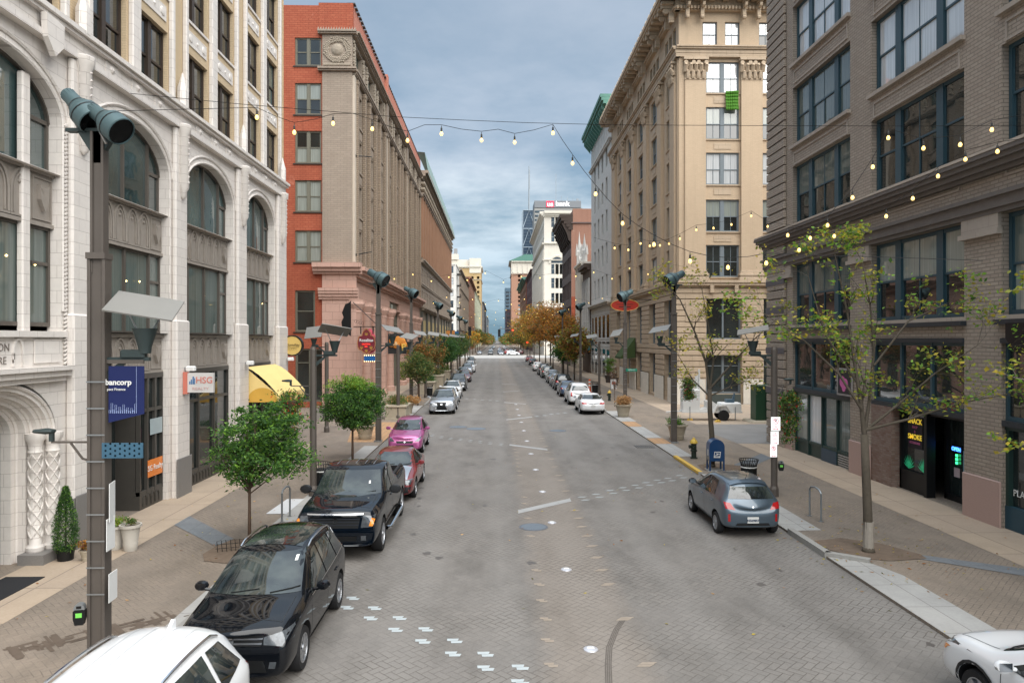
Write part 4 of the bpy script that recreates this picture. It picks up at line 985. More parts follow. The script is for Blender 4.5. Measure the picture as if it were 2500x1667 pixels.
s.box((LF - 2.05, -.28, 10.9), (LF - .5, 0, 26.5)); s.box((LF - .45, -.1, 10.1), (LF, 0, 28.3)); s.build('street_wall', tanb, Fb)
for u in FW:
    for i, z in enumerate(fz + [25.4]): window(Fb, TG, u, z, 2.7, 2.62 if i < 4 else 2.4, dict(k='F3', fw=.1, cols=(1, 1), mw=.3, rail=.48, mun=0), gryf, .2, 'dtcw')
    for q in range(3): window(Fb, TG, u - .5 + q * 1.35, 29.22, 1.0, 2.0, dict(k='F4', fw=.06, cols=(1,), rail=.5), gryf, .2, 'dt')
tr = MB(TG)
for u in FW:
    for z in fz + [25.4]: tr.box((u - .1, -.1, z - .1), (u + 2.8, 0, z))
    for z in fz[1:] + [25.4]: tr.box((u + .65, -.04, z - .82), (u + 2.05, 0, z - .32))
    fbase(tr, u - 2.55, u - 1.05, 10.12)
fbase(tr, LF - 2.05, LF - .5, 10.12)
cornice(tr, TG, 0, LF + .3, 9.7, [(.2, .5), (.22, .58)]); cornice(tr, TG, 0, LF + .3, 28.25, [(.3, .32), (.3, .36), (.14, .5), (.12, .6)]); cornice(tr, TG, 0, LF + .35, 32.0, [(.15, .35), (.15, .5)])
tr.T = TG; tr.box((0, -1.5, 32.9), (LF + 1.49, .3, 33.1)); tr.box((0, -1.62, 33.1), (LF + 1.6, .3, 33.4)); tr.box((0, -.35, 32.3), (LF + .3, .3, 32.9))
for u in [q - 2.5 for q in FW] + [q - 1.4 for q in FW] + [LF - 2.0, LF - .6]:
    tr.box((u, -1.35, 32.4), (u + .32, -.3, 32.9)); tr.lathe([(0, -.1), (.26, -.1), (.26, .1), (0, .1)], (u + .16, -.95, 32.25), 10, 'x'); tr.box((u + .02, -.72, 31.3), (u + .30, -.3, 32.4))
x = 0
while x < LF: tr.box((x, -1.4, 32.65), (x + .45, -.4, 32.9)); tr.lathe([(.16, 0), (.2, .18), (.05, .5)], (x + .3, -1.4, 33.4), 6); x += 1.15
tr.build('street_trim', tans, Fb)
# rusticated base, projecting
b = MB(TF); bo = [(2.2, 5.3, 2.9, 3.5), (2.2, .9, 2.9, 3.2), (6.9, 5.3, 2.7, 3.5), (6.9, .9, 2.7, 3.2), (11.6, .9, 2.7, 7.9)]
wallgrid(b, -.4, WE, 0, 9.7, bo, .5, y=-.15)
def courses(mb, x0, x1, zz0, zz1, ops, y, st=.46):
    z = zz0
    while z < zz1:
        cur = x0
        for o in sorted([o for o in ops if o[1] < z + .25 < o[1] + o[3]]):
            if o[0] - cur > .15: mb.cbox((cur, y - .09, z), (o[0], y, z + st - .08), .03)
            cur = max(cur, o[0] + o[2])
        if x1 - cur > .15: mb.cbox((cur, y - .09, z), (x1, y, z + st - .08), .03)
        z += st
courses(b, -.45, WE, 2.2, 9.6, bo, -.15); b.build('end_base', tans, Fb)
for o in bo:
    window(Fb, TF, o[0], o[1], o[2], o[3], dict(k='F5%s' % o[3], fw=.12, cols=(1, 1), mw=.14, rail=.72 if o[1] < 2 else 0), gryf, .15, 'd')
mb = MB(TF)
for c in (1.35, 6.0): mb.cut().lathe([(.2, -.06), (.45, -.04), (.5, 0), (.62, -.03), (.66, .03)], (c, -.25, 7.6), 18, 'y'); mb.box((c - .85, -.27, 6.75), (c + .85, -.2, 8.45))
for c in (2.6, 4.6, 7.4, 9.2): mb.cut().box((c - .15, -.5, 9.1), (c + .15, -.2, 9.7))
mb.build('medallions', tans, Fb)
g = MB(TG); go = [(u, 4.9, 2.7, 3.9) for u in FW] + [(u, .3, 2.7, 3.8) for u in FW]
wallgrid(g, 0, LF + .15, 0, 9.7, go, .5, y=-.15); courses(g, 0, LF + .15, 2.2, 9.6, go, -.15); g.build('street_base', tans, Fb)
for i, u in enumerate(FW):
    window(Fb, TG, u, 4.9, 2.7, 3.9, dict(k='F6', fw=.12, cols=(1, 1), mw=.14, rail=.7), gryf, .2, 'dt'); window(Fb, TG, u, .3, 2.7, 3.8, dict(k='F7', fw=.12, cols=(1, 1), mw=.14, rail=.72), gryf, .2, 'd')
mb = MB(TF); mb.box((-.5, -.32, 0), (2.1, -.24, 2.1)); mb.cut().box((5.2, -.32, 0), (6.8, -.24, 2.1)); mb.cut().box((9.8, -.32, 0), (11.5, -.24, 2.1)); mb.T = TG
for u in FW: mb.cut().box((u - 3.4, -.32, 0), (u - .1, -.24, 2.1))
mb.cut().box((LF - 2.5, -.32, 0), (LF + .3, -.24, 2.1)); mb.build('plinth', creams, Fb)
mb = MB(TF); mb.box((2.3, -.3, 0), (5.0, -.15, .85)); mb.build('shop_riser', plain('grey_green_riser', (.06, .075, .07), .5), Fb)
sh = MB(); shell(sh, 0, WE, 0, LF, 33.3, sides='RB'); sh.build('rear_walls', tanb, Fb)
# green cloth hung from a window sill
tf = thing('green_cloth', 'bright green cloth hanging below a top floor window of the tan corner building', 'cloth', (14.9 + 4.3, 57.42, 25.5))
mb = MB()
for i in range(6):
    for j in range(6):
        x0, x1, z0, z1 = -.52 + i * .175, -.52 + (i + 1) * .175, -1.55 + j * .26, -1.55 + (j + 1) * .26
        yy = lambda x, z: -.08 - .05 * math.sin(x * 6) - .05 * math.sin(z * 3 + x)
        mb.quad((x0, yy(x0, z0), z0), (x1, yy(x1, z0), z0), (x1, yy(x1, z1), z1), (x0, yy(x0, z1), z1))
o = mb.build('fabric', plain('green_fabric', (.05, .17, .008), .8, var=.15, vscale=4), tf, smooth='all'); so = o.modifiers.new('thick', 'SOLIDIFY'); so.thickness = .02
# ------------------------------------------------------------------ buildings farther down the street
FW_ = {}
def farwin(par, T, x, z, w_, h, dep, fm, g, split=2, n=[0]):
    key = (round(w_, 2), round(h, 2), fm.name, g.name, split)
    if key not in FW_:
        m = MB(); f = .09
        m.quad((0, .05, 0), (w_, .05, 0), (w_, .05, h), (0, .05, h), 1)
        m.box((0, 0, 0), (f, .04, h), 0); m.box((w_ - f, 0, 0), (w_, .04, h), 0); m.box((f, 0, h - f), (w_ - f, .04, h), 0); m.box((f, 0, 0), (w_ - f, .04, f), 0); m.box((f, .01, h * .5 - .05), (w_ - f, .04, h * .5 + .05), 0)
        for k in range(1, split): m.box((w_ * k / split - .06, .005, f), (w_ * k / split + .06, .045, h - f), 0)
        me = m.mesh('window'); me.materials.append(fm); me.materials.append(g); FW_[key] = me
    o = link(D.objects.new('window', FW_[key]), par); o.matrix_local = T @ Matrix.Translation((x, dep, z)); return o
def bldg(name, label, side, xf, y0, y1, h, depth, wm, floors, fh, z0, ww, wh, pitch, fm=brownf, gl=(gfar,), tm=None, corn=((.3, .3), (.4, .7)), endw=None, split=2, pil=None, base=None, bh=5, cz=None, bands=(), endm=None, grp=None, lab2=None):
    b = thing(name, label, 'building', (xf, y0, 0), 0, grp); L_ = y1 - y0; tm = tm or wm
    TS_ = face_left(0, 0) if side == 'L' else face_right(0, L_); TE_ = face_front(-depth, 0) if side == 'L' else face_front(0, 0)
    rng = random.Random(int(y0)); n = int((L_ - .6) / pitch); off = (L_ - n * pitch) / 2; pos = [off + i * pitch + (pitch - ww) / 2 for i in range(n)]
    zs = [z0 + k * fh for k in range(floors)]
    s = MB(TS_); wallgrid(s, 0, L_, bh if base else 0, h, [(u, z, ww, wh) for u in pos for z in zs], .3); s.build('street_wall', wm, b); cnt = 0
    for z in zs:
        for u in pos:
            if cnt >= 90: break
            farwin(b, TS_, u, z, ww, wh, .2, fm, rng.choice(gl), split); cnt += 1
    m = MB(TS_); z = (cz or h) - sum(q[0] for q in corn)
    cornice(m, TS_, 0, L_, z, corn)
    for bz, bp in bands: cornice(m, TS_, 0, L_, bz, [(.25, bp), (.2, bp * 1.5)]); cornice(m, TE_, 0, depth, bz, [(.25, bp), (.2, bp * 1.5)])
    if endw is not False: cornice(m, TE_, 0, depth, z, corn)
    m.build('cornice', tm, b)
    if pil:
        m = MB(TS_)
        for i in range(n + 1): u = off + i * pitch; m.cut().box((u - pil[0] / 2, -pil[1], pil[2]), (u + pil[0] / 2, 0, pil[3]))
        m.build('pilasters', pil[4] if len(pil) > 4 else wm, b)
    e = MB(TE_); eo = []
    if endw:
        ep, ez, ew, eh = endw; eo = [(u, z, ew, eh) for u in ep for z in ez]
    wallgrid(e, 0, depth, bh if base else 0, h, eo, .25); e.build('end_wall', endm or wm, b)
    for o in eo:
        if cnt < 99: farwin(b, TE_, o[0], o[1], o[2], o[3], .15, fm, rng.choice(gl), split); cnt += 1
    if base:
        m = MB(TS_); bo = [(off + i * pitch * 1.5 + .3, .4, pitch * 1.5 - .8, bh - 1.5) for i in range(int((L_ - 1) / (pitch * 1.5)))]
        wallgrid(m, 0, L_, 0, bh, bo, .4); m.T = TE_; wallgrid(m, 0, depth, 0, bh, [], .3); m.build('ground_floor', base, b)
        m = MB(TS_)
        for o in bo: m.cut().quad((o[0], .38, o[1]), (o[0] + o[2], .38, o[1]), (o[0] + o[2], .38, o[1] + o[3]), (o[0], .38, o[1] + o[3]))
        m.build('shop_windows', gdark, b)
    sh = MB(); sx = (-depth, 0) if side == 'L' else (0, depth); shell(sh, sx[0], sx[1], 0, L_, h + .3, sides=('L' if side == 'L' else 'R') + 'B'); sh.build('rear_walls', wm, b)
    return b, TS_, TE_
ltn = plain('light_window_frame', (.45, .44, .40), .5)
warmst = masonry('warm_brown_brick', (.42, .27, .18), (.36, .23, .155), (.25, .17, .12), .3, .1, .012, .01, .3)
# left side: arcaded brown warehouse with netting on its cornice
b, T_, TE_ = bldg('arcaded_warehouse', 'long brown stone building with tall orange pilasters and green netting along its roof, left side', 'L', -11.0, 103.9, 172, 30.0, 25, brst, 6, 3.25, 10.4, 1.35, 2.2, 2.75, brownf, (gdark, gfar), None, ((.4, .3), (.4, .7), (.4, 1.1)), False, 1, (.75, .3, 17.4, 26.2, plain('orange_terracotta', (.30, .165, .10), .8, var=.25, vscale=.6)), None, bands=((9.6, .5), (16.6, .4), (13.2, .15), (26.3, .35)))
m = MB(T_)
for k in range(9): m.cut().box((1 + k * 7.5, -.05, .4), (7 + k * 7.5, .02, 8.2))
m.build('awning_screens', plain('yellow_screen', (.50, .38, .18), .7), b)
m = MB(T_)
for k in range(10): m.cut().box((k * 7.5, -.3, 0), (k * 7.5 + .9, 0, 9.4))
m.build('shop_piers', plain('dark_iron_pier', (.10, .10, .085), .6), b)
random.seed(2); m = MB(T_)
for k in range(170): m.lathe([(0, -.7), (.22, -.55), (.25, 0)], (k * .4, 0, 27.3 + (k % 2) * .9), 5, 'y')
m.build('carved_frieze', ornm, b)
m = MB(T_); m.quad((0, -1.15, 29.4), (68, -1.15, 29.4), (68, -.6, 32.6), (0, -.6, 32.6)); m.quad((0, -.6, 32.6), (68, -.6, 32.6), (68, .5, 32.7), (0, .5, 32.7)); m.build('roof_netting', plain('green_netting', (.26, .36, .34), .7, var=.3, vscale=.5), b)
# beyond the wide crossing, left
b, T_, TE_ = bldg('white_apartment_block', 'narrow white and brick apartment block with dark balconies, first past the crossing on the left', 'L', -13.6, 242, 262, 31, 26, whst, 7, 3.9, 5, 1.8, 2.2, 5, brownf, (gfar, gwhite), None, ((.3, .2),), ([20.2, 23.2], [4.5 + 3.9 * k for k in range(7)], 1.9, 2.4), 1)
m = MB(T_)
for k in range(7): m.cut(); m.box((4, -1.3, 4.4 + k * 3.9), (9, 0, 4.7 + k * 3.9)); m.box((4, -1.3, 4.7 + k * 3.9), (9, -1.25, 5.6 + k * 3.9))
m.build('balconies', blackm, b)
m = MB(TE_); m.box((21.2 + 1, -.1, 0), (22.6, 0, 31)); m.build('brick_strip', warmst, b)
bldg('brown_loft_building', 'brown stone loft building between the white apartment block and the red brick one', 'L', -13.6, 262, 347, 31.5, 24, brst, 7, 3.9, 4.5, 2.2, 2.5, 4, brownf, (gfar,), None, ((.4, .4), (.4, .9)), None, 2, (.7, .35, 4, 30), None, bands=((24, .4), (8.5, .4)), endm=pinkb)
bldg('red_brick_building', 'narrow red brick building with dark cornice on the left past the crossing', 'L', -13.2, 347, 440, 36, 20, redst, 8, 4, 4, 2.0, 2.4, 4.4, brownf, (gfar,), None, ((.5, .5), (.6, 1.2)), ([2, 7, 12, 16], [6 + 4 * k for k in range(7)], 2, 2.4), 1, endm=redb)
bldg('pale_green_building', 'pale olive building beside the red brick one on the left', 'L', -13.2, 441, 620, 36, 22, plain('pale_olive_wall', (.46, .47, .34), .8), 8, 4.1, 4, 2.6, 2.2, 6, brownf, (gfar,), None, ((.4, .5),), ([2, 8, 14], [6 + 4.1 * k for k in range(7)], 2.4, 2.2), 1)
b, T_, TE_ = bldg('tan_hotel_tower', 'tall tan brick hotel tower with cream top storey, left of the street end', 'L', -13.4, 627, 680, 70, 30, plain('yellow_tan_brick', (.48, .34, .17), .8), 15, 4.2, 4, 2.4, 2.4, 6.5, ltn, (gfar, gwhite), creams, ((.8, .6), (.8, 1.4)), ([3.5, 9.5, 15.5, 21.5, 26.5], [4 + 4.2 * k for k in range(14)], 2.2, 2.4), 1, bands=((58, .5),))
m = MB(TE_); m.box((20, -.5, 64), (30.2, 8, 77)); m.box((-18, 3, 60), (20, 12, 76)); m.box((-16, 2, 76), (10, 12, 81)); m.prism([(22, 70), (25, 73), (28, 70)], 'y', -.8, -.5); m.build('cream_top', creams, b)
m = MB(TE_)
for q in range(6): m.box((-14 + q * 3.5, 4, 81), (-13 + q * 3.5, 5, 84))
m.box((6, 4, 81), (9, 7, 86)); m.build('roof_plant', plain('grey_plant', (.3, .3, .3), .7), b)
bldg('grey_far_building', 'dark grey building closing the far left side of the street', 'L', -12.6, 690, 900, 42, 20, plain('dark_grey_wall', (.16, .16, .16), .8), 9, 4.3, 4, 3, 2.4, 8, ltn, (gfar, gwhite), None, ((.5, .5), (.5, 1)), ([2, 8, 14], [5 + 4.3 * k for k in range(8)], 2.4, 2.2), 1)
bldg('distant_building', 'small hazy grey building at the far left end of the street', 'L', -12, 940, 1200, 36, 20, plain('hazy_grey', (.22, .24, .25), .8), 8, 4, 4, 3, 2, 10, ltn, (gfar,), None, ((.5, .5),), None, 1)
# right side beyond the tan corner building
b, T_, TE_ = bldg('white_green_cornice_building', 'white stone building with dark green windows and a deep green copper cornice', 'R', 14.9, 91.45, 110.8, 35.2, 16, whst, 5, 4.35, 11.2, 1.5, 2.9, 3.75, plain('green_sash', (.01, .05, .035), .4), (gdark,), None, ((.2, .2),), False, 1, None, None, bands=((10.0, .5), (31.0, .3)))
m = MB(T_)
for st in ((34.9, .4), (35.3, .75), (35.7, 1.1), (36.1, 1.35), (36.5, 1.5)): m.box((-.4, -st[1], st[0]), (19.7, .3, st[0] + .42))
for k in range(14): m.prism([(-.2, 34.2), (-1.2, 35.4), (-1.2, 35.9), (-.2, 35.9)], 'x', .3 + k * 1.4, .65 + k * 1.4)
m.build('copper_cornice', copper, b)
m = MB(T_)
for k in range(13): m.box((.4 + k * 1.45, -.06, 31.6), (.75 + k * 1.45, 0, 34.4))
for k in range(5):
    for j in range(5): m.box((.9 + k * 3.75, -.1, 5 - .2 + j * 0), (3.2 + k * 3.75, 0, 5))
z = .3
while z < 9.6: m.box((0, -.07, z), (19.35, 0, z + .42)); z += .5
m.build('rusticated_base', whst, b)
m = MB(T_)
for k in range(5): m.cut().box((1.1 + k * 3.75, -.09, 5.6), (3.1 + k * 3.75, -.075, 8.6)); m.cut().box((1.1 + k * 3.75, -.09, .4), (3.3 + k * 3.75, -.075, 4.0))
m.build('base_windows', gdark, b)
b, T_, TE_ = bldg('dark_brown_row_building', 'narrow dark brown building with slender columns beside the white one with green cornice', 'R', 14.7, 111, 120, 17.2, 16, plain('dark_brown_stone', (.10, .07, .055), .8), 3, 4.1, 3, 1.4, 3.2, 2.1, brownf, (gdark,), None, ((.4, .4), (.5, .9)), False, 1, (.35, .2, 5, 15, whst))
b, T_, TE_ = bldg('gothic_spired_building', 'narrow cream gothic building topped by pointed stone spires', 'R', 14.7, 120.1, 129.7, 18.5, 16, creams, 4, 4, 2.5, 1.2, 3, 2.4, brownf, (gdark,), None, ((.3, .3), (.3, .5)), None, 1, (.4, .3, 1, 18))
m = MB(T_)
for q, hh in ((1.2, 7), (5.0, 3.4), (8.6, 5.5)):
    m.cut().lathe([(.55, 18), (.55, 18 + hh * .45), (.35, 18 + hh * .5), (0, 18 + hh)], (q, .4, 0), 6)
    for k in range(4): m.lathe([(.2, 18 + hh * .35), (.16, 18 + hh * .5), (0, 18 + hh * .68)], (q + .55 * math.cos(k * PI / 2 + .4), .4 + .55 * math.sin(k * PI / 2 + .4), 0), 5)
m.build('spires', whst, b)
bldg('low_shop_row', 'low brown shop building behind the autumn trees on the right', 'R', 14.7, 130, 140, 9.5, 14, warmst, 1, 4, 5, 1.6, 2.2, 3, brownf, (gdark,), None, ((.4, .5),), None, 1, None, bronze, 4.5)
b, T_, TE_ = bldg('brown_bracket_building', 'brown brick building with a heavy dark bracketed cornice and bare party wall', 'R', 14.9, 140.3, 159.5, 28.5, 20, plain('mauve_brown_brick', (.13, .10, .095), .8, var=.25), 5, 5, 3.6, 2.3, 3.4, 2.9, brownf, (gdark, gfar), None, ((.2, .3),), None, 2, None, None, endm=oldbr)
m = MB(T_)
for st in ((27.0, .6), (27.6, 1.0), (28.2, 1.5), (28.8, 2.0), (29.4, 2.3)): m.box((-.2, -st[1], st[0]), (19.3, .3, st[0] + .66))
for k in range(8): m.prism([(0, 24.6), (-.5, 25.0), (-.9, 26.4), (-1.9, 28.4), (0, 28.4)], 'x', .3 + k * 2.6, .9 + k * 2.6)
m.build('bracketed_cornice', plain('dark_brown_cornice', (.05, .035, .028), .8, var=.4), b)
m = MB(TE_); m.box((.3, .0, 28.4), (20, .6, 31.2)); m.box((.3, .6, 28.4), (1.0, 19, 31.0)); m.build('party_wall_top', oldbr, b)
m = MB(TE_); m.box((.02, -.012, 0), (20, 0, 13.8)); m.build('painted_wall_patch', redb, b)
# beyond the crossing, right
b, T_, TE_ = bldg('white_stone_office_block', 'tall white stone office block with arched upper windows, right of the sky gap', 'R', 16.4, 242, 316, 49.0, 34, creams, 9, 4.6, 5, 2.3, 3.2, 4.0, ltn, (gfar,), None, ((.5, .4), (.6, .9), (.8, 1.5)), ([2.4, 3.85, 5.3], [7.5, 12.6, 17.7, 22.8, 27.6, 38.6, 43.6], 1.15, 3.5), 1, (.9, .4, 6, 36), None, bands=((32.2, .35), (37.8, .5)))
m = MB(TE_); c = 4.4
for rr in (2.7, 2.35): m.tube([(c - rr * math.cos(PI * i / 16), -.12, 31.3 + rr * math.sin(PI * i / 16)) for i in range(17)], .22, 5)
m.build('arch_moulding', creams, b)
m = MB(TE_); m.add([(c, -.03, 31.4)] + [(c - 2.0 * math.cos(PI * i / 16), -.03, 31.4 + 2.0 * math.sin(PI * i / 16)) for i in range(17)], [(0, i + 1, i + 2) for i in range(16)]); m.build('arched_window', gfar, b)
bldg('purple_brick_building', 'dark purple brown brick building behind the white office block', 'R', 16.4, 318, 380, 37, 22, plain('purple_brick', (.13, .075, .075), .8), 8, 4.3, 4, 2.4, 2.8, 4.5, ltn, (gfar,), None, ((.5, .5), (.5, 1)), None, 2)
bldg('red_green_cornice_building', 'red brick building with a green copper cornice beyond the crossing', 'R', 16.2, 382, 480, 39, 24, redst, 8, 4.5, 4, 2.6, 3, 5, brownf, (gfar,), copper, ((.5, .6), (.6, 1.5), (.8, 2.4)), ([2.5, 8, 14], [6 + 4.5 * k for k in range(7)], 2.5, 3), 1, endm=redb)
b, T_, TE_ = bldg('brick_hotel_tower', 'tall brick hotel tower with white upper storeys and green roof, right of the far end', 'R', 16.2, 749, 800, 88, 50, plain('hotel_brick', (.40, .22, .15), .8), 17, 4.3, 5, 2.6, 2.4, 6, ltn, (gfar, gwhite), creams, ((1, .8), (1, 2.4)), ([7, 17, 27, 37], [5 + 4.4 * k for k in range(16)], 2.6, 2.6), 1, bands=((74, .6),))
m = MB(TE_); m.box((-.3, -.35, 75), (50, 0, 86))
for k in range(9): m.box((1 + k * 5.4, -1.0, 76), (2.2 + k * 5.4, -.35, 85))
m.build('white_storeys', creams, b)
m = MB(TE_); m.prism([(-2.5, 88), (52, 88), (50, 94), (14, 95)], 'y', -2.5, 40); m.build('green_roof', copper, b)
m = MB(TE_); m.box((24, 5, 90), (36, 15, 108)); m.build('roof_house', masonry('pale_roof_brick', (.5, .33, .25), (.45, .3, .23), (.4, .3, .2), 2, 1, .05, .02), b)
b, T_, TE_ = bldg('glass_office_slab', 'thin blue glass office slab at the far right end of the street', 'R', 12.5, 1000, 1040, 78, 26, plain('steel_blue_wall', (.12, .19, .25), .4), 14, 5, 5, 5, 3, 7, ltn, (gfar,), None, ((.5, .1),), ([1, 7, 13], [5 + 5 * k for k in range(14)], 5, 3.4), 1)
bldg('low_gable_building', 'low dark gabled building below the blue glass slab', 'R', 12.0, 820, 930, 40, 5, plain('dusky_brick', (.16, .11, .12), .8), 8, 4.5, 4, 3, 3, 7, ltn, (gfar,), None, ((.4, .3),), ([.8], [6 + 4.6 * k for k in range(7)], 3.2, 2.8), 1)
# braced tower and bank tower rising behind
xt = thing('braced_steel_tower', 'dark steel tower with big white triangular bracing rising behind the white office block', 'tower', (33.9, 900, 0))
m = MB(); m.box((0, 0, 0), (15.8, 30, 170)); m.build('glass_walls', plain('dark_steel_glass', (.045, .075, .115), .25, .2, .6, var=.3, vscale=.05), xt)
m = MB(); brc = plain('pale_brace', (.33, .40, .46), .5)
for k in range(7):
    z = 170 - k * 23.5
    m.box((-.3, -.6, z - 1.1), (16.1, 0, z)); m.tube([(.4, -.5, z - 22.5), (7.9, -.5, z - 1), (15.4, -.5, z - 22.5)], .75, 4)
m.box((-.4, -.5, 0), (.5, 0, 170)); m.build('bracing', brc, xt)
m = MB(); 
for k in range(44): m.box((.5, -.15, 4 + k * 3.8), (15.3, -.01, 4.5 + k * 3.8))
m.build('floor_lines', plain('floor_line', (.10, .14, .18), .5), xt)
m = MB(); m.tube([(8.0, 4, 170), (8.0, 4, 226)], [.9, .45], 5); m.tube([(8.9, 4, 196), (8.9, 4, 222)], .35, 4); m.build('mast', plain('mast_grey', (.3, .33, .35), .6), xt)
bk = thing('bank_tower', 'grey bank tower with a red and white name sign along its top', 'tower', (43.3, 800, 0))
m = MB(); m.box((0, 0, 0), (54, 40, 153.7)); m.build('walls', plain('bank_concrete', (.36, .35, .33), .7), bk)
m = MB(); m.box((0, -.8, 154), (52.6, 36, 161.6)); m.build('sign_band', plain('grey_sign_band', (.22, .23, .245), .6), bk)
m = MB()
for k in range(30): m.cut().box((.5, -.3, 12 + k * 4.7), (53.5, -.02, 14.2 + k * 4.7))
m.build('window_bands', gfar, bk)
m = MB(); m.box((13.2, -1.1, 154.3), (22.0, -.82, 161.3)); m.build('red_sign_panel', emis('sign_red', (.72, .05, .10), .35), bk)
wsg = emis('sign_white', (.9, .9, .9), .5)
text('us', 7.6, wsg, Matrix.Translation((17.6, -1.3, 157.7)), bk, bold=.16, sx=1.05); text('bank', 7.6, wsg, Matrix.Translation((31.6, -1.3, 158.1)), bk, bold=.16, sx=1.08)
m = MB(); m.tube([(24.7, 5, 161), (24.7, 5, 193)], .3, 4)
for x_, h_ in ((31, 168), (38, 167), (44, 166), (52, 165)): m.tube([(x_, 5, 161), (x_, 5, h_)], .25, 4)
m.box((48, 4, 161), (50.5, 7, 165)); m.build('antennas', plain('mast_grey', (.3, .33, .35), .6), bk)
# ------------------------------------------------------------------ vehicles. Local frame: front at y=0 facing -Y, length along +Y
rubber = plain('tyre_rubber', (.016, .016, .017), .8, spec=.3, var=.2, vscale=20)
alloy = plain('alloy_rim', (.42, .43, .45), .3, .8); dkrim = plain('dark_rim', (.06, .06, .065), .4, .5)
wellm = plain('wheel_well', (.008, .008, .009), .9); trimk = plain('black_trim', (.014, .015, .017), .45, spec=.4)
chrome = plain('chrome_trim', (.62, .63, .65), .15, 1.0)
redl = plain('tail_light_red', (.38, .01, .012), .12, coat=1); ambl = plain('amber_lens', (.75, .25, .02), .15, coat=1)
headl = plain('head_lamp_lens', (.09, .10, .11), .10, .3, coat=1, var=.9, vscale=16); platem = plain('plate_white', (.62, .62, .60), .4)
def carglass():
    t = NT('car_glass'); P = t.n('ShaderNodeTexCoord').outputs['Object']; n = t.noise(P, 1.4, 3, .5)
    t.col(t.mix(t.ramp(n, .4, .62), (.010, .014, .016), (.05, .06, .055))); t.set(.02); t.b.inputs['IOR'].default_value = 1.8; return t.m
cglass = carglass()
def paint(name, c, metal=.25, rough=.32):
    if name in MATS: return MATS[name]
    t = NT(name); dk_ = max(c) < .06; rough = .5 if dk_ else rough; t.col(c); t.set(rough, 0 if dk_ else metal, 0 if dk_ else .5, 1.0)
    n = t.noise(t.n('ShaderNodeTexCoord').outputs['Object'], 6, 4, .6); t.put(t.b.inputs['Roughness'], t.mth('ADD', rough - .06, t.mth('MULTIPLY', n, .14)))
    MATS[name] = t.m; return t.m
PT = dict(black=paint('paint_black', (.004, .005, .007)), white=paint('paint_white', (.74, .75, .76), 0), navy=paint('paint_dark_navy', (.003, .006, .011)), red=paint('paint_dark_red', (.20, .018, .02)),
          pink=paint('paint_metallic_pink', (.40, .085, .25), .4), silver=paint('paint_silver', (.42, .44, .47), .7), grey=paint('paint_slate_grey', (.085, .12, .155), .55), maroon=paint('paint_maroon', (.10, .015, .02)),
          blue=paint('paint_blue', (.045, .085, .16), .4), green=paint('paint_green_grey', (.08, .095, .085), .3), dkgrey=paint('paint_dark_grey', (.045, .048, .052), .4), brtred=paint('paint_red', (.35, .02, .02), .2))
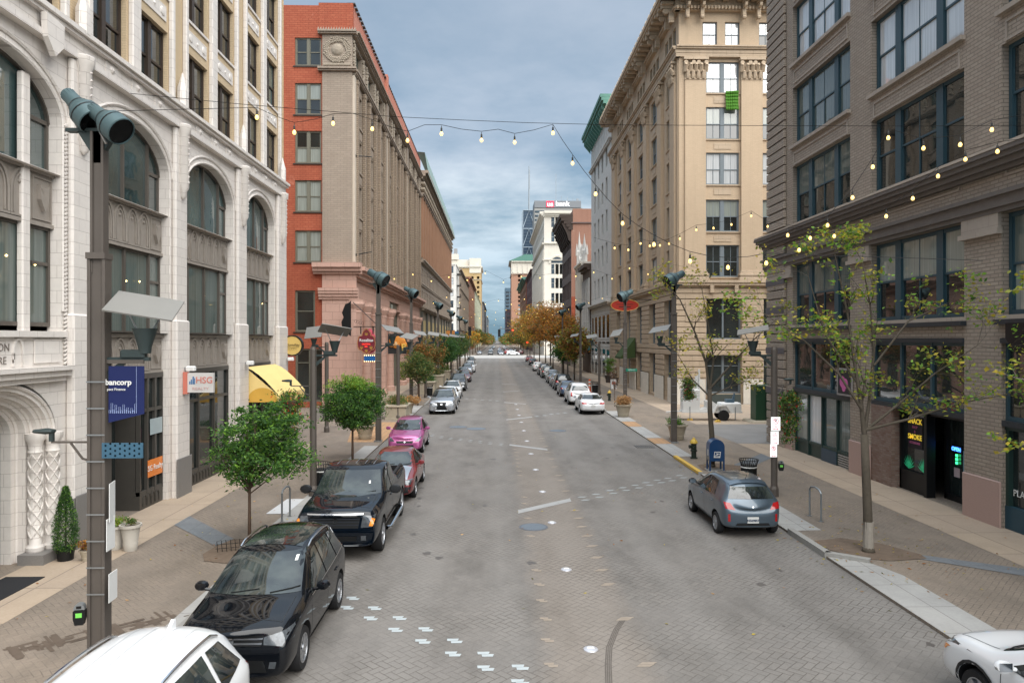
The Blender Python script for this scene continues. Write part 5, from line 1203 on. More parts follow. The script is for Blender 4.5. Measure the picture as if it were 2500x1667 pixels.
# stations: t_low t_belt t_top | z_bot w z_belt w_top z_edge z_mid
SPEC = {
 'suv': dict(L=4.43, W=1.81, axles=(.90, 3.50), r=.345, tw=.225, st=[
  (.07, .05, .12, .30, .70, .66, .60, .84, .86), (.02, .07, .20, .24, .84, .76, .70, .94, .97), (.30, .32, .42, .23, .895, .87, .77, 1.01, 1.05), (.9, .9, .9, .22, .90, .96, .79, 1.06, 1.10), (1.36, 1.3, 1.15, .22, .905, 1.0, .78, 1.11, 1.15),
  (1.95, 1.9, 2.0, .22, .905, 1.0, .60, 1.60, 1.665), (2.65, 2.6, 2.7, .22, .905, 1.01, .62, 1.63, 1.70), (3.3, 3.3, 3.4, .22, .90, 1.03, .61, 1.61, 1.69), (3.85, 3.85, 3.98, .22, .89, 1.05, .57, 1.56, 1.63), (4.15, 4.2, 4.22, .24, .87, 1.05, .62, 1.22, 1.26), (4.36, 4.36, 4.33, .28, .80, .93, .60, 1.02, 1.04), (4.41, 4.42, 4.36, .34, .66, .74, .50, .84, .86)],
  side=[[(1.42, 1.03), (2.18, 1.53), (2.42, 1.565), (2.42, 1.03)], [(2.50, 1.03), (2.50, 1.565), (3.22, 1.55), (3.30, 1.06)], [(3.38, 1.07), (3.32, 1.54), (3.72, 1.50), (4.02, 1.14)]],
  ws=[(-.60, 1.60), (.60, 1.60), (.75, 1.15), (-.75, 1.15)], wst=(1.15, 2.1), rw=[(-.56, 1.50), (.56, 1.50), (.66, 1.14), (-.66, 1.14)]),
 'hatch': dict(L=3.85, W=1.68, axles=(.75, 3.20), r=.29, tw=.18, st=[
  (.07, .06, .15, .28, .55, .56, .48, .68, .71), (.02, .10, .22, .22, .72, .66, .56, .78, .84), (.30, .34, .45, .2, .81, .78, .62, .88, .93), (.75, .75, .75, .2, .83, .87, .66, .94, .99), (1.1, 1.08, .98, .2, .835, .92, .66, 1.0, 1.04),
  (1.75, 1.75, 1.86, .2, .84, .94, .54, 1.43, 1.48), (2.4, 2.4, 2.5, .2, .84, .96, .56, 1.47, 1.52), (3.0, 3.0, 3.05, .2, .83, .98, .54, 1.44, 1.50), (3.4, 3.42, 3.45, .22, .81, 1.0, .52, 1.38, 1.43), (3.64, 3.68, 3.66, .24, .79, .98, .58, 1.08, 1.10), (3.80, 3.80, 3.75, .28, .72, .84, .55, .93, .95), (3.84, 3.85, 3.80, .32, .60, .66, .48, .76, .78)],
  side=[[(1.22, .98), (2.0, 1.37), (2.16, 1.40), (2.16, .98)], [(2.24, .98), (2.24, 1.405), (2.85, 1.38), (3.05, 1.02)]],
  ws=[(-.54, 1.42), (.54, 1.42), (.68, 1.03), (-.68, 1.03)], wst=(1.0, 2.0), rw=[(-.50, 1.33), (.50, 1.33), (.62, 1.04), (-.62, 1.04)]),
 'sedan': dict(L=4.65, W=1.80, axles=(.92, 3.65), r=.32, tw=.205, st=[
  (.07, .06, .16, .28, .60, .56, .50, .68, .70), (.02, .10, .26, .22, .78, .66, .60, .76, .80), (.34, .38, .5, .2, .88, .76, .68, .83, .88), (.92, .92, .92, .2, .895, .85, .72, .90, .95), (1.45, 1.4, 1.28, .2, .90, .90, .72, .96, 1.0),
  (2.05, 2.05, 2.15, .2, .90, .92, .56, 1.36, 1.42), (2.7, 2.7, 2.75, .2, .90, .94, .58, 1.39, 1.45), (3.3, 3.3, 3.3, .2, .90, .95, .56, 1.35, 1.41), (3.75, 3.8, 3.92, .22, .89, .96, .64, 1.05, 1.09), (4.25, 4.3, 4.3, .24, .87, .93, .66, 1.0, 1.03), (4.55, 4.55, 4.5, .28, .80, .82, .62, .92, .95), (4.63, 4.64, 4.57, .34, .64, .66, .50, .76, .78)],
  side=[[(1.52, .96), (2.3, 1.31), (2.52, 1.33), (2.52, .96)], [(2.6, .96), (2.6, 1.33), (3.15, 1.31), (3.35, 1.0)], [(3.42, 1.0), (3.25, 1.29), (3.42, 1.26), (3.68, 1.02)]],
  ws=[(-.56, 1.36), (.56, 1.36), (.74, 1.0), (-.74, 1.0)], wst=(1.3, 2.2), rw=[(-.56, 1.34), (.56, 1.34), (.70, 1.07), (-.70, 1.07)]),
 'pickup': dict(L=5.8, W=2.02, axles=(1.05, 4.60), r=.40, tw=.27, st=[
  (.07, .03, .08, .42, .88, .76, .76, 1.02, 1.06), (.02, .04, .14, .36, .95, .90, .82, 1.13, 1.18), (.30, .28, .34, .34, .99, 1.02, .86, 1.20, 1.24), (1.05, 1.05, 1.05, .34, 1.0, 1.10, .89, 1.23, 1.29), (1.62, 1.60, 1.50, .34, 1.0, 1.15, .88, 1.26, 1.31),
  (2.15, 2.15, 2.28, .34, 1.0, 1.16, .76, 1.79, 1.85), (2.85, 2.85, 2.9, .34, 1.0, 1.17, .78, 1.85, 1.91), (3.4, 3.4, 3.42, .34, 1.0, 1.18, .77, 1.82, 1.88), (3.62, 3.62, 3.58, .34, 1.0, 1.18, .90, 1.28, 1.30), (4.6, 4.6, 4.6, .34, 1.0, 1.18, .92, 1.30, 1.30), (5.62, 5.62, 5.62, .36, .99, 1.18, .91, 1.30, 1.30), (5.76, 5.76, 5.74, .44, .94, 1.14, .86, 1.27, 1.27)],
  side=[[(1.72, 1.24), (2.32, 1.72), (2.56, 1.745), (2.56, 1.24)], [(2.66, 1.24), (2.66, 1.75), (3.22, 1.73), (3.3, 1.24)]],
  ws=[(-.72, 1.77), (.72, 1.77), (.86, 1.29), (-.86, 1.29)], wst=(1.5, 2.4), rw=[(-.66, 1.70), (.66, 1.70), (.72, 1.36), (-.72, 1.36)])}
def car_body(sp, sx=1, sz=1, bed=False):
    st = sp['st']; V = []; n = 8
    for (tl, tb, tt, zb, w_, zl, wt, ze, zm) in st:
        zmid = zb + (zl - zb) * .58
        ring = [(0, tl, zb), (w_ * .86, tl, zb), (w_ * .975, tl, zb + .10), (w_ * 1.005, (tl + tb) / 2, zmid), (w_ * .985, tb, zl - .02), (wt + (w_ - wt) * .04, tt + (.0), ze), (wt * .62, tt - (.05 if tt < sp['L'] / 2 else -.05), zm - .006), (0, tt - (.08 if tt < sp['L'] / 2 else -.07), zm)]
        V += [Vector(p) for p in ring] + [Vector((-p[0], p[1], p[2])) for p in ring[1:7]]
    order = [0, 1, 2, 3, 4, 5, 6, 7, 13, 12, 11, 10, 9, 8]; m = 14; F = []
    for i in range(len(st) - 1):
        for k in range(m):
            a, b = order[k], order[(k + 1) % m]; F.append((i * m + a, (i + 1) * m + a, (i + 1) * m + b, i * m + b))
    for base, fl in ((0, 0), ((len(st) - 1) * m, 1)):
        q = [(0, 1, 8), (1, 2, 9, 8), (2, 3, 10, 9), (3, 4, 11, 10), (4, 5, 12, 11), (5, 6, 13, 12), (6, 7, 13)]
        F += [tuple(base + j for j in (p if fl else p[::-1])) for p in q]
    me = D.meshes.new('body'); me.from_pydata(V, [], F); me.materials.append(PT['black']); me.materials.append(wellm)
    o = D.objects.new('tmp', me); COL.objects.link(o)
    bm = bmesh.new(); bm.from_mesh(me); bmesh.ops.recalc_face_normals(bm, faces=bm.faces)
    cl = bm.edges.layers.float.get('crease_edge') or bm.edges.layers.float.new('crease_edge')
    for ed in bm.edges:
        a, b = sorted(v.index for v in ed.verts)
        if b - a == m and a % m in (4, 5, 11, 12): ed[cl] = .85 if sp['L'] > 5 else .42
        if sp['L'] > 5 and a // m == b // m and a // m in (0, 1): ed[cl] = .45
        if a // m == b // m and a // m in (4, 5) and a % m in (5, 6, 7, 12, 13): ed[cl] = .6 if sp['L'] > 5 else .3
    bm.to_mesh(me); bm.free()
    ss = o.modifiers.new('s', 'SUBSURF'); ss.levels = 2; ss.render_levels = 2
    c = MB(); r = sp['r'] + .065
    for ya in sp['axles']:
        for s in (1, -1):
            w_ = sp['W'] / 2; c.cyl((s * (w_ - .30), ya, sp['r'] + .01), (s * (w_ + .4), ya, sp['r'] + .01), r, r, 28)
    if bed: c.box((-.80, 3.75, .85), (.80, 5.6, 2.0))
    co = c.build('tmpc', wellm); cm = co.data
    bm = bmesh.new(); bm.from_mesh(cm); bmesh.ops.recalc_face_normals(bm, faces=bm.faces); bm.to_mesh(cm); bm.free()
    bo = o.modifiers.new('b', 'BOOLEAN'); bo.operation = 'DIFFERENCE'; bo.object = co; bo.solver = 'EXACT'
    try: bo.material_mode = 'TRANSFER'
    except Exception: pass
    bpy.context.view_layer.update(); out = D.meshes.new_from_object(o.evaluated_get(bpy.context.evaluated_depsgraph_get()))
    D.objects.remove(o); D.objects.remove(co); out.name = 'body'
    out.polygons.foreach_set('use_smooth', [True] * len(out.polygons)); out.set_sharp_from_angle(angle=R(38)); return out
def project(bvh, poly, view, off=.006, step=.07, rng=None, holes=None):
    """drape a flat polygon (in side, front, rear or top view) on the body"""
    bm = bmesh.new(); P3 = {'side': lambda a, b, s: Vector((s * 5, a, b)), 'front': lambda a, b, s: Vector((a, -5, b)), 'rear': lambda a, b, s: Vector((a, 12, b)), 'top': lambda a, b, s: Vector((a, b, 6))}
    d = {'side': lambda s: Vector((-s, 0, 0)), 'front': lambda s: Vector((0, 1, 0)), 'rear': lambda s: Vector((0, -1, 0)), 'top': lambda s: Vector((0, 0, -1))}
    s = rng or 1; vs = [bm.verts.new((a, b, 0)) for a, b in poly]; bm.faces.new(vs)
    for ax in (0, 1):
        lo, hi = min(p[ax] for p in poly), max(p[ax] for p in poly); k = lo + step
        while k < hi - .01:
            no = (1, 0, 0) if ax == 0 else (0, 1, 0); co = (k, 0, 0) if ax == 0 else (0, k, 0)
            bmesh.ops.bisect_plane(bm, geom=bm.verts[:] + bm.edges[:] + bm.faces[:], plane_co=co, plane_no=no); k += step
    bad = []
    for v in bm.verts:
        o = P3[view](v.co.x, v.co.y, s); hit, nn, i, dist = bvh.ray_cast(o, d[view](s))
        if hit is None: bad.append(v)
        else:
            if nn.dot(d[view](s)) > 0: nn = -nn
            v.co = hit + (nn * .35 - d[view](s) * .65) * off
    if bad: bmesh.ops.delete(bm, geom=bad, context='VERTS')
    bm.verts.ensure_lookup_table(); vv = [v.co.copy() for v in bm.verts]; bm.verts.index_update(); ff = [tuple(v.index for v in f.verts) for f in bm.faces]; bm.free(); return vv, ff
def wheel_mb(r, tw, style):
    t = MB(); t.lathe([(r * .62, -tw / 2 + .01), (r * .93, -tw / 2), (r, -tw / 2 + .035), (r, tw / 2 - .035), (r * .93, tw / 2), (r * .62, tw / 2 - .01)], n=28, ax='x', cap=False)
    m = MB(); x = tw / 2 - .015; R_ = r * .66
    m.lathe([(R_, x - .09), (R_, x + .008), (R_ * .93, x + .008), (R_ * .90, x - .05), (0, x - .055)], n=28, ax='x')
    n = {'ten': 10, 'five': 5, 'seven': 7, 'cover': 8}[style]
    for k in range(n):
        a = 2 * PI * k / n; wd = .035 if n > 7 else .06; c, s = math.cos(a), math.sin(a)
        for (p0, p1) in (((.05, x - .005), (R_ * .95, x)),):
            q = [(p0[0], -wd * .5), (p1[0], -wd), (p1[0], wd), (p0[0], wd * .5)]
            vs = [(x - .0, r_ * c - h * s, r_ * s + h * c) for r_, h in q] + [(x - .045, r_ * c - h * s, r_ * s + h * c) for r_, h in q]
            m.add(vs, [(0, 1, 2, 3), (7, 6, 5, 4), (0, 4, 5, 1), (2, 6, 7, 3), (1, 5, 6, 2)])
    m.lathe([(.07, x - .05), (.065, x + .012), (0, x + .016)], n=12, ax='x')
    return t, m
BODY = {}
def make_car(kind, label, cat='car', col='black', loc=(0, 0), rz=0, group=None, sc_=(1, 1, 1), rim='five', opts=(), plate=None, name='parked_car'):
    sp = SPEC[kind]; t = thing(name, label, cat, (loc[0], loc[1], 0), rz, group); t.scale = sc_
    if kind not in BODY: BODY[kind] = car_body(sp, bed=kind == 'pickup')
    me = BODY[kind].copy(); me.materials[0] = PT[col]
    body = link(D.objects.new('body', me), t)
    bvh = BVHTree.FromPolygons([v.co for v in me.vertices], [tuple(p.vertices) for p in me.polygons])
    def dec(nm, mat, polys, view, off=.006, sides=(1, -1), parent=t, mirror=False, step=.07, each=False):
        m = MB()
        for p in polys:
            for s in (sides if view == 'side' else ((1, -1) if mirror else (1,))):
                q = [(s * a, b) for a, b in p] if (mirror and view != 'side') else p
                if each: m.cut()
                v, f = project(bvh, q, view, off, step, s if view == 'side' else None); m.add(v, f)
        return m.build(nm, mat, parent, smooth='all')
    for p in sp['side']: dec('side_window', cglass, [p], 'side', .008, each=True)
    # window surround and pillars in black or body colour
    L_, W_ = sp['L'], sp['W']; h2 = sp['r']
    dec('windscreen', cglass, [sp['ws']], 'front', .008); dec('rear_window', cglass, [sp['rw']], 'rear', .008)
    zb = sp['st'][3][3]; zs = sp['side'][0][0][1]; y0, y1, ym = sp['side'][0][0][0], sp['side'][-1][-1][0], sp['side'][1][0][0] - .04
    # door seams, sill
    seam = []
    a0, a1 = sp['axles']; lo = zb + .16
    for q in (a0 + h2 + .10, ym, a1 - h2 * .35 if kind != 'pickup' else 3.42): seam.append([(q, lo), (q + .012, lo), (q + .012, zs - .03), (q, zs - .03)])
    seam.append([(a0 + h2 + .1, lo), (a1 - h2 * .9, lo), (a1 - h2 * .9, lo - .012), (a0 + h2 + .1, lo - .012)])
    dec('door_seams', trimk, seam, 'side', .003, step=.12)
    dec('sill', trimk, [[(a0 + h2 + .1, zb + .10), (a1 - h2 - .1, zb + .10), (a1 - h2 - .1, zb + .005), (a0 + h2 + .1, zb + .005)]], 'side', .012)
    hm = plain('handle_' + col, (.3, .3, .32), .3, .8) if 'chromehandle' in opts else PT[col]
    m = MB()
    for s in (1, -1):
        for q in (ym - .26, (a1 - h2 * .35 if kind != 'pickup' else 3.42) - .22):
            hit = bvh.ray_cast(Vector((s * 4, q, zs - .13)), Vector((-s, 0, 0)))[0]; m.cut(); m.cbox((min(hit.x, hit.x + s * .03), q - .09, zs - .145), (max(hit.x, hit.x + s * .03), q + .09, zs - .115), .008)
    m.build('door_handle', hm, t)
    for s in (1, -1):   # mirrors
        hx = bvh.ray_cast(Vector((s * 4, y0 + .12, zs)), Vector((-s, 0, 0)))[0].x; big = 1.35 if kind == 'pickup' else 1
        m = MB(); yy = y0 + .14
        m.tube([(hx - s * .04, yy, zs + .02), (hx + s * .10, yy - .02, zs + .05)], .03, 6)
        m.lathe([(.02, -.06), (.075 * big, -.05), (.095 * big, .0), (.09 * big, .07), (.0, .07)], (0, 0, 0), 10, 'y')
        k = len(m.v) - 5 * 10
        m.v[k:] = [(hx + s * .17 * big + v[0] * 1.25, yy + v[1] * .8, zs + .09 + v[2] * .9) for v in m.v[k:]]
        mm = m.build('mirror', trimk if 'blackmirror' in opts else PT[col], t, smooth=True)
        g = MB(); g.box((hx + s * .17 * big - .085 * big, yy + .057, zs + .03), (hx + s * .17 * big + .085 * big, yy + .062, zs + .15)); g.build('mirror_glass', chrome, mm)
    wt, wr = wheel_mb(sp['r'], sp['tw'], rim); tm_, rm_ = wt.mesh('wheel', True), wr.mesh('rim', True); tm_.materials.append(rubber); rm_.materials.append(dkrim if 'darkrim' in opts else alloy)
    for ya in sp['axles']:
        for s in (1, -1):
            o = link(D.objects.new('wheel', tm_), t); o.location = (s * (W_ / 2 - sp['tw'] / 2 - .015), ya, sp['r']); o.rotation_euler = (random.uniform(0, 1) * 0, 0, 0 if s > 0 else PI); link(D.objects.new('rim', rm_), o)
    m = MB(); m.box((-W_ / 2 + .25, .5, zb - .02), (W_ / 2 - .25, L_ - .4, zb + .15)); m.build('underbody', wellm, t)
    x_ = W_ * .385; yb = sp['st'][4][2] - .06; dec('bonnet_seam', trimk, [[(x_, .34), (x_ + .011, .34), (x_ + .011, yb), (x_, yb)], [(-x_, .34), (-x_ - .011, .34), (-x_ - .011, yb), (-x_, yb)], [(-x_, .33), (x_, .33), (x_, .341), (-x_, .341)]], 'top', .003, step=.15)
    # lights
    F_ = sp['st'][1]; zh = F_[7]; w1 = F_[4]
    if kind == 'pickup': hp = [[(.60, .80), (.88, .82), (.93, 1.06), (.66, 1.08)]]
    elif kind == 'hatch': hp = [[(.46, .60), (.66, .60), (.78, .82), (.60, .74)]]
    elif 'slimlamp' in opts: hp = [[(.42, .70), (.72, .66), (.86, .86), (.56, .78)]]
    elif 'roundlamp' in opts: hp = [[(.42, .62), (.74, .62), (.84, .80), (.60, .78)]]
    else: hp = [[(.50, .74), (.78, .72), (.88, .92), (.66, .88), (.49, .84)]] if kind == 'suv' else [[(.48, .56), (.78, .56), (.84, .73), (.56, .69)]]
    dec('headlight', headl, hp, 'front', .010, mirror=True, step=.05, each=True)
    if 'ambercorner' in opts: dec('corner_lamp', ambl, [[(.80, .84), (.90, .84), (.93, .98), (.86, 1.02)] if kind == 'pickup' else [(.80, .66), (.86, .70), (.87, .80), (.80, .76)]], 'front', .014, mirror=True, step=.05, each=True)
    if kind == 'pickup': tl = [[(.82, .92), (.94, .92), (.94, 1.22), (.82, 1.22)]]
    elif 'tallrear' in opts: tl = [[(.62, .72), (.76, .72), (.76, 1.02), (.62, 1.02)]]
    elif kind == 'hatch': tl = [[(.46, .76), (.72, .80), (.74, .96), (.58, .94)]]
    elif kind == 'suv': tl = [[(.50, .86), (.80, .86), (.82, 1.04), (.62, 1.04)]]
    else: tl = [[(.42, .76), (.76, .74), (.82, .88), (.50, .86)]]
    dec('tail_light', redl, tl, 'rear', .010, mirror=True, step=.05, each=True)
    # grille, lower intake, plate
    if kind == 'pickup':
        dec('grille', PT[col], [[(-.60, .74), (.60, .74), (.66, 1.13), (-.66, 1.13)]], 'front', .012, step=.06); dec('grille_trim', chrome, [[(-.66, 1.095), (.66, 1.095), (.67, 1.125), (-.67, 1.125)]], 'front', .022, step=.06)
        g = dec('grille_mesh', blackm, [[(-.55, .79), (.55, .79), (.60, 1.06), (-.60, 1.06)]], 'front', .02, step=.06)
        dec('grille_bars', plain('grille_bar', (.035, .04, .05), .3, .5), [[(-.56, .855), (.56, .855), (.565, .875), (-.565, .875)], [(-.57, .925), (.57, .925), (.575, .945), (-.575, .945)], [(-.58, .99), (.58, .99), (.585, 1.01), (-.585, 1.01)]], 'front', .03, step=.06)
        dec('bumper', PT[col], [[(-.85, .46), (.85, .46), (.92, .70), (-.92, .70)]], 'front', .05, step=.06); dec('intake', blackm, [[(-.52, .50), (.52, .50), (.52, .62), (-.52, .62)]], 'front', .06, step=.06)
        dec('fog_lamp', headl, [[(.62, .52), (.74, .52), (.74, .64), (.62, .64)]], 'front', .065, mirror=True, step=.06, each=True)
        dec('front_badge', chrome, [[(-.055, .96), (-.03, .90), (.03, .90), (.055, .96), (.04, 1.02), (-.04, 1.02)]], 'front', .04, step=.03)
        for s in (1, -1): m = MB(); m.tube([(s * 1.0, 1.55, .42), (s * 1.07, 1.7, .40), (s * 1.07, 3.9, .40), (s * 1.0, 4.05, .42)], .05, 8); m.build('side_step', chrome, t, smooth=True)
        m = MB(); m.box((-.83, 3.68, 1.285), (-.76, 5.72, 1.335)); m.cut().box((.76, 3.68, 1.285), (.83, 5.72, 1.335)); m.build('bed_rail', trimk, t)
        dec('roof_ribs', plain('roof_rib', (.25, .28, .32), .3, .5), [[(x_, 2.5), (x_ + .02, 2.5), (x_ + .02, 3.2), (x_, 3.2)] for x_ in (-.5, -.25, .0, .25, .48)], 'top', .006, step=.1)
    elif 'spindle' in opts:
        dec('grille', blackm, [[(-.42, .34), (.42, .34), (.50, .42), (.26, .60), (.34, .82), (-.34, .82), (-.26, .60), (-.50, .42)]], 'front', .012, step=.06)
        v = [[(-.56, .34), (-.44, .30), (-.28, .60), (-.36, .84), (-.40, .84), (-.33, .60)]]; dec('grille_trim', chrome, v + [[(-a, b) for a, b in v[0]]], 'front', .018, step=.05)
        dec('front_badge', chrome, [[(-.06, .68), (.06, .68), (.06, .76), (-.06, .76)]], 'front', .02, step=.03)
    elif kind == 'suv':
        dec('grille', blackm, [[(-.46, .72), (.46, .72), (.49, .87), (-.49, .87)]], 'front', .008, step=.06)
        dec('grille_bars', chrome, [[(-.47, .745), (.47, .745), (.475, .77), (-.475, .77)], [(-.48, .81), (.48, .81), (.485, .835), (-.485, .835)]], 'front', .018, step=.06)
        dec('front_badge', chrome, [[(-.055, .77), (-.03, .73), (.03, .73), (.055, .77), (.055, .82), (.03, .86), (-.03, .86), (-.055, .82)]], 'front', .026, step=.03)
        dec('intake', blackm, [[(-.56, .34), (.56, .34), (.50, .52), (-.50, .52)]], 'front', .008, step=.06); dec('fog_lamp', headl, [[(.58, .40), (.68, .40), (.70, .50), (.60, .50)]], 'front', .012, mirror=True, step=.05, each=True)
    else:
        dec('grille', blackm, [[(-.36, .52), (.36, .52), (.40, .62), (-.40, .62)]], 'front', .008, step=.06); dec('intake', blackm, [[(-.46, .30), (.46, .30), (.40, .44), (-.40, .44)]], 'front', .008, step=.06)
        dec('front_badge', chrome, [[(-.04, .57), (0, .54), (.04, .57), (0, .61)]], 'front', .02, step=.03)
    if 'hood' in opts: dec('bonnet', PT['silver'], [[(-.66, .22), (.66, .22), (.70, 1.22), (-.70, 1.22)]], 'top', .006, step=.08)
    if 'fairing' in opts: dec('lower_bumper', trimk, [[(-.72, .24), (.72, .24), (.80, .50), (-.80, .50)]], 'front', .006, step=.06)
    if 'cladding' in opts:
        for ya in sp['axles']:
            r = sp['r'] + .065; dec('arch_cladding', trimk, [[(ya + (r + .05) * math.cos(PI * i / 10), sp['r'] + .01 + (r + .05) * math.sin(PI * i / 10)) for i in range(11)] + [(ya + (r + .003) * math.cos(PI * i / 10), sp['r'] + .01 + (r + .003) * math.sin(PI * i / 10)) for i in range(10, -1, -1)]], 'side', .012, step=.06, each=True)
    pl = plate or ''
    zp = {'suv': .62, 'hatch': .50, 'sedan': .62, 'pickup': .55}[kind]; hit = bvh.ray_cast(Vector((0, 12, zp)), Vector((0, -1, 0)))[0]
    m = MB(); m.cbox((-.155, hit.y, zp - .08), (.155, hit.y + .018, zp + .08), .006); po = m.build('number_plate', platem, t)
    if pl: text(pl, .085, plain('plate_ink', (.03, .05, .10), .5), Matrix.Translation((0, hit.y + .022, zp - .01)) @ Matrix.Rotation(PI, 4, 'Z'), po, bold=.002)
    if kind == 'hatch':
        dec('rear_bumper_trim', trimk, [[(-.50, .30), (.50, .30), (.42, .42), (-.42, .42)]], 'rear', .006, step=.06); dec('rear_reflector', redl, [[(.60, .46), (.66, .46), (.66, .66), (.60, .66)]], 'rear', .008, mirror=True, step=.05, each=True)
        dec('spoiler', PT[col], [[(-.52, 3.30), (.52, 3.30), (.50, 3.46), (-.50, 3.46)]], 'top', .03, step=.06); dec('rear_badge', chrome, [[(-.03, .84), (0, .87), (.03, .84), (0, .81)]], 'rear', .012, step=.03); m = MB(); m.box((-.09, sp['L'] - .10, .74), (.09, sp['L'] - .04, .78)); m.build('latch', chrome, t)
    if kind in ('suv', 'sedan'): dec('rear_badge', chrome, [[(-.04, .80), (.04, .80), (.04, .86), (-.04, .86)]], 'rear', .012, step=.04); dec('rear_bumper_trim', trimk, [[(-.62, .30), (.62, .30), (.60, .40), (-.60, .40)]], 'rear', .006, step=.08)
    if 'rails' in opts:
        for s in (1, -1):
            P = []
            for k in range(9):
                q = sp['side'][0][1][0] + .05 + (sp['side'][-1][2][0] - sp['side'][0][1][0] - .0) * k / 8; h = bvh.ray_cast(Vector((s * .60, q, 5)), Vector((0, 0, -1)))[0]; P.append((s * .60, q, h.z + (.05 if 0 < k < 8 else .005)))
            m = MB(); m.tube(P, .018, 6); m.build('roof_rail', trimk if 'blackrail' in opts else chrome, t, smooth=True)
    if 'pano' in opts: dec('glass_roof', cglass, [[(-.52, 2.12), (.52, 2.12), (.52, 3.3), (-.52, 3.3)]], 'top', .006, step=.1)
    if 'ribs' in opts:
        dec('roof_ribs', PT[col], [[(x_, 2.3), (x_ + .035, 2.3), (x_ + .035, 3.8), (x_, 3.8)] for x_ in (-.36, -.14, .10, .33)], 'top', .007, step=.1)
    if 'fin' in opts:
        h = bvh.ray_cast(Vector((.1, 3.62, 5)), Vector((0, 0, -1)))[0]; m = MB(); m.prism([(3.52, h.z - .02), (3.74, h.z - .02), (3.74, h.z + .10), (3.70, h.z + .11)], 'x', .08, .12); m.build('aerial_fin', PT[col], t)
    if 'aerial' in opts:
        h = bvh.ray_cast(Vector((0, 3.25 if kind == 'hatch' else 2.2, 5)), Vector((0, 0, -1)))[0]; m = MB(); m.tube([(0, h.y, h.z), (0, h.y + .12, h.z + .16)], .006, 4); m.build('aerial', blackm, t)
    m = MB()
    h = bvh.ray_cast(Vector((-.3, -5, sp['ws'][2][1] + .03)), Vector((0, 1, 0)))[0]
    for s in (-.35, .28): 
        P = [bvh.ray_cast(Vector((s + k * .11, -5, sp['ws'][2][1] + .015 + k * .010)), Vector((0, 1, 0)))[0] + Vector((0, -.02, .01)) for k in range(5)]; m.cut().tube(P, .009, 4)
    m.build('wiper', blackm, t)
    if 'rearwiper' in opts:
        P = [bvh.ray_cast(Vector((-.25 + k * .07, 12, sp['rw'][2][1] + .02 + k * .004)), Vector((0, -1, 0)))[0] + Vector((0, .015, .01)) for k in range(5)]; m = MB(); m.tube(P, .009, 4); m.build('rear_wiper', blackm, t)
    if 'chromeline' in opts:
        a, b = sp['side'][0], sp['side'][-1]; dec('window_trim', chrome, [[(a[0][0], a[0][1] - .02), (b[-1][0], b[-1][1] - .02), (b[-1][0], b[-1][1] - .035), (a[0][0], a[0][1] - .035)], [(a[0][0] - .03, a[0][1] - .02), (a[1][0] - .02, a[1][1] + .02), (a[1][0] + .01, a[1][1] + .035), (a[0][0], a[0][1])]], 'side', .012, step=.1)
    if 'sticker' in opts: dec('windscreen_sticker', whitep, [[(.50, 1.49), (.545, 1.49), (.54, 1.55), (.495, 1.55)]], 'front', .014, step=.05)
    if kind == 'pickup': dec('dash_paper', plain('yellow_paper', (.6, .5, .12), .6), [[(-.62, 1.30), (-.40, 1.30), (-.42, 1.33), (-.60, 1.33)]], 'front', .014, step=.1)
    return t
GL_, GR_ = 'cars parked facing the camera along the left kerb', 'cars parked along the right kerb'
def LC(kind, y, xr, label, col, **k):     # left row: front towards the camera, right flank (world) at xr
    return make_car(kind, label, loc=(xr - SPEC[kind]['W'] / 2 * k.get('sc_', (1, 1, 1))[0], y), col=col, group=GL_, **k)
def RC(kind, y, xl, label, col, **k):     # right row: tail towards the camera; y is the tail
    s = k.get('sc_', (1, 1, 1)); return make_car(kind, label, loc=(xl + SPEC[kind]['W'] / 2 * s[0], y + SPEC[kind]['L'] * s[1]), rz=PI, col=col, group=GR_, **k)
LC('suv', 10.62, -3.07, 'shiny black SUV with silver roof rails parked behind the white roof at lower left', 'black', rim='ten', opts=('rails', 'pano', 'chromeline', 'sticker', 'fog'), name='parked_suv')
LC('pickup', 16.95, -2.82, 'black pickup truck with wide grille and chrome side steps at the left kerb', 'navy', cat='pickup truck', opts=('ambercorner', 'blackmirror', 'sticker'), name='pickup_truck', sc_=(1, 1, 1.03))
LC('sedan', 23.15, -2.68, 'dark red sedan with unpainted grey bonnet and black bumper behind the pickup', 'red', opts=('hood', 'fairing'), sc_=(.97, .96, 1))
LC('hatch', 32.8, -3.38, 'bright pink hatchback parked beside the round green tree', 'pink', rim='seven', opts=())
LC('suv', 50.2, -2.92, 'silver SUV with large black hourglass grille, first of the far left row', 'silver', opts=('spindle', 'slimlamp', 'pano'), sc_=(1.04, 1.1, 1), name='parked_suv')
LC('sedan', 56.8, -3.05, 'white sedan tucked right behind the silver SUV with hourglass grille', 'white', opts=())
LC('suv', 63.0, -3.12, 'white SUV with sunroof third in the far left row', 'white', opts=('pano',), sc_=(1, 1, .95), name='parked_suv')
LC('suv', 72.8, -3.07, 'dark blue green SUV between the white SUV and the maroon sedan', 'dkgrey', opts=('rails',), sc_=(1.05, 1.05, 1.03), name='parked_suv')
LC('sedan', 88.0, -3.12, 'maroon sedan in the middle of the far left row', 'maroon')
LC('sedan', 98.0, -3.75, 'light silver sedan set back behind the maroon sedan', 'silver')
LC('suv', 106.5, -3.55, 'silver grey SUV between the light silver sedan and the tall white SUV', 'silver', name='parked_suv')
LC('suv', 113.5, -3.35, 'tall white SUV near the far end of the left row', 'white', sc_=(1.05, 1.1, 1.08), name='parked_suv')
LC('suv', 148.0, -4.4, 'dark grey SUV last in the left row before the crossing', 'dkgrey', name='parked_suv')
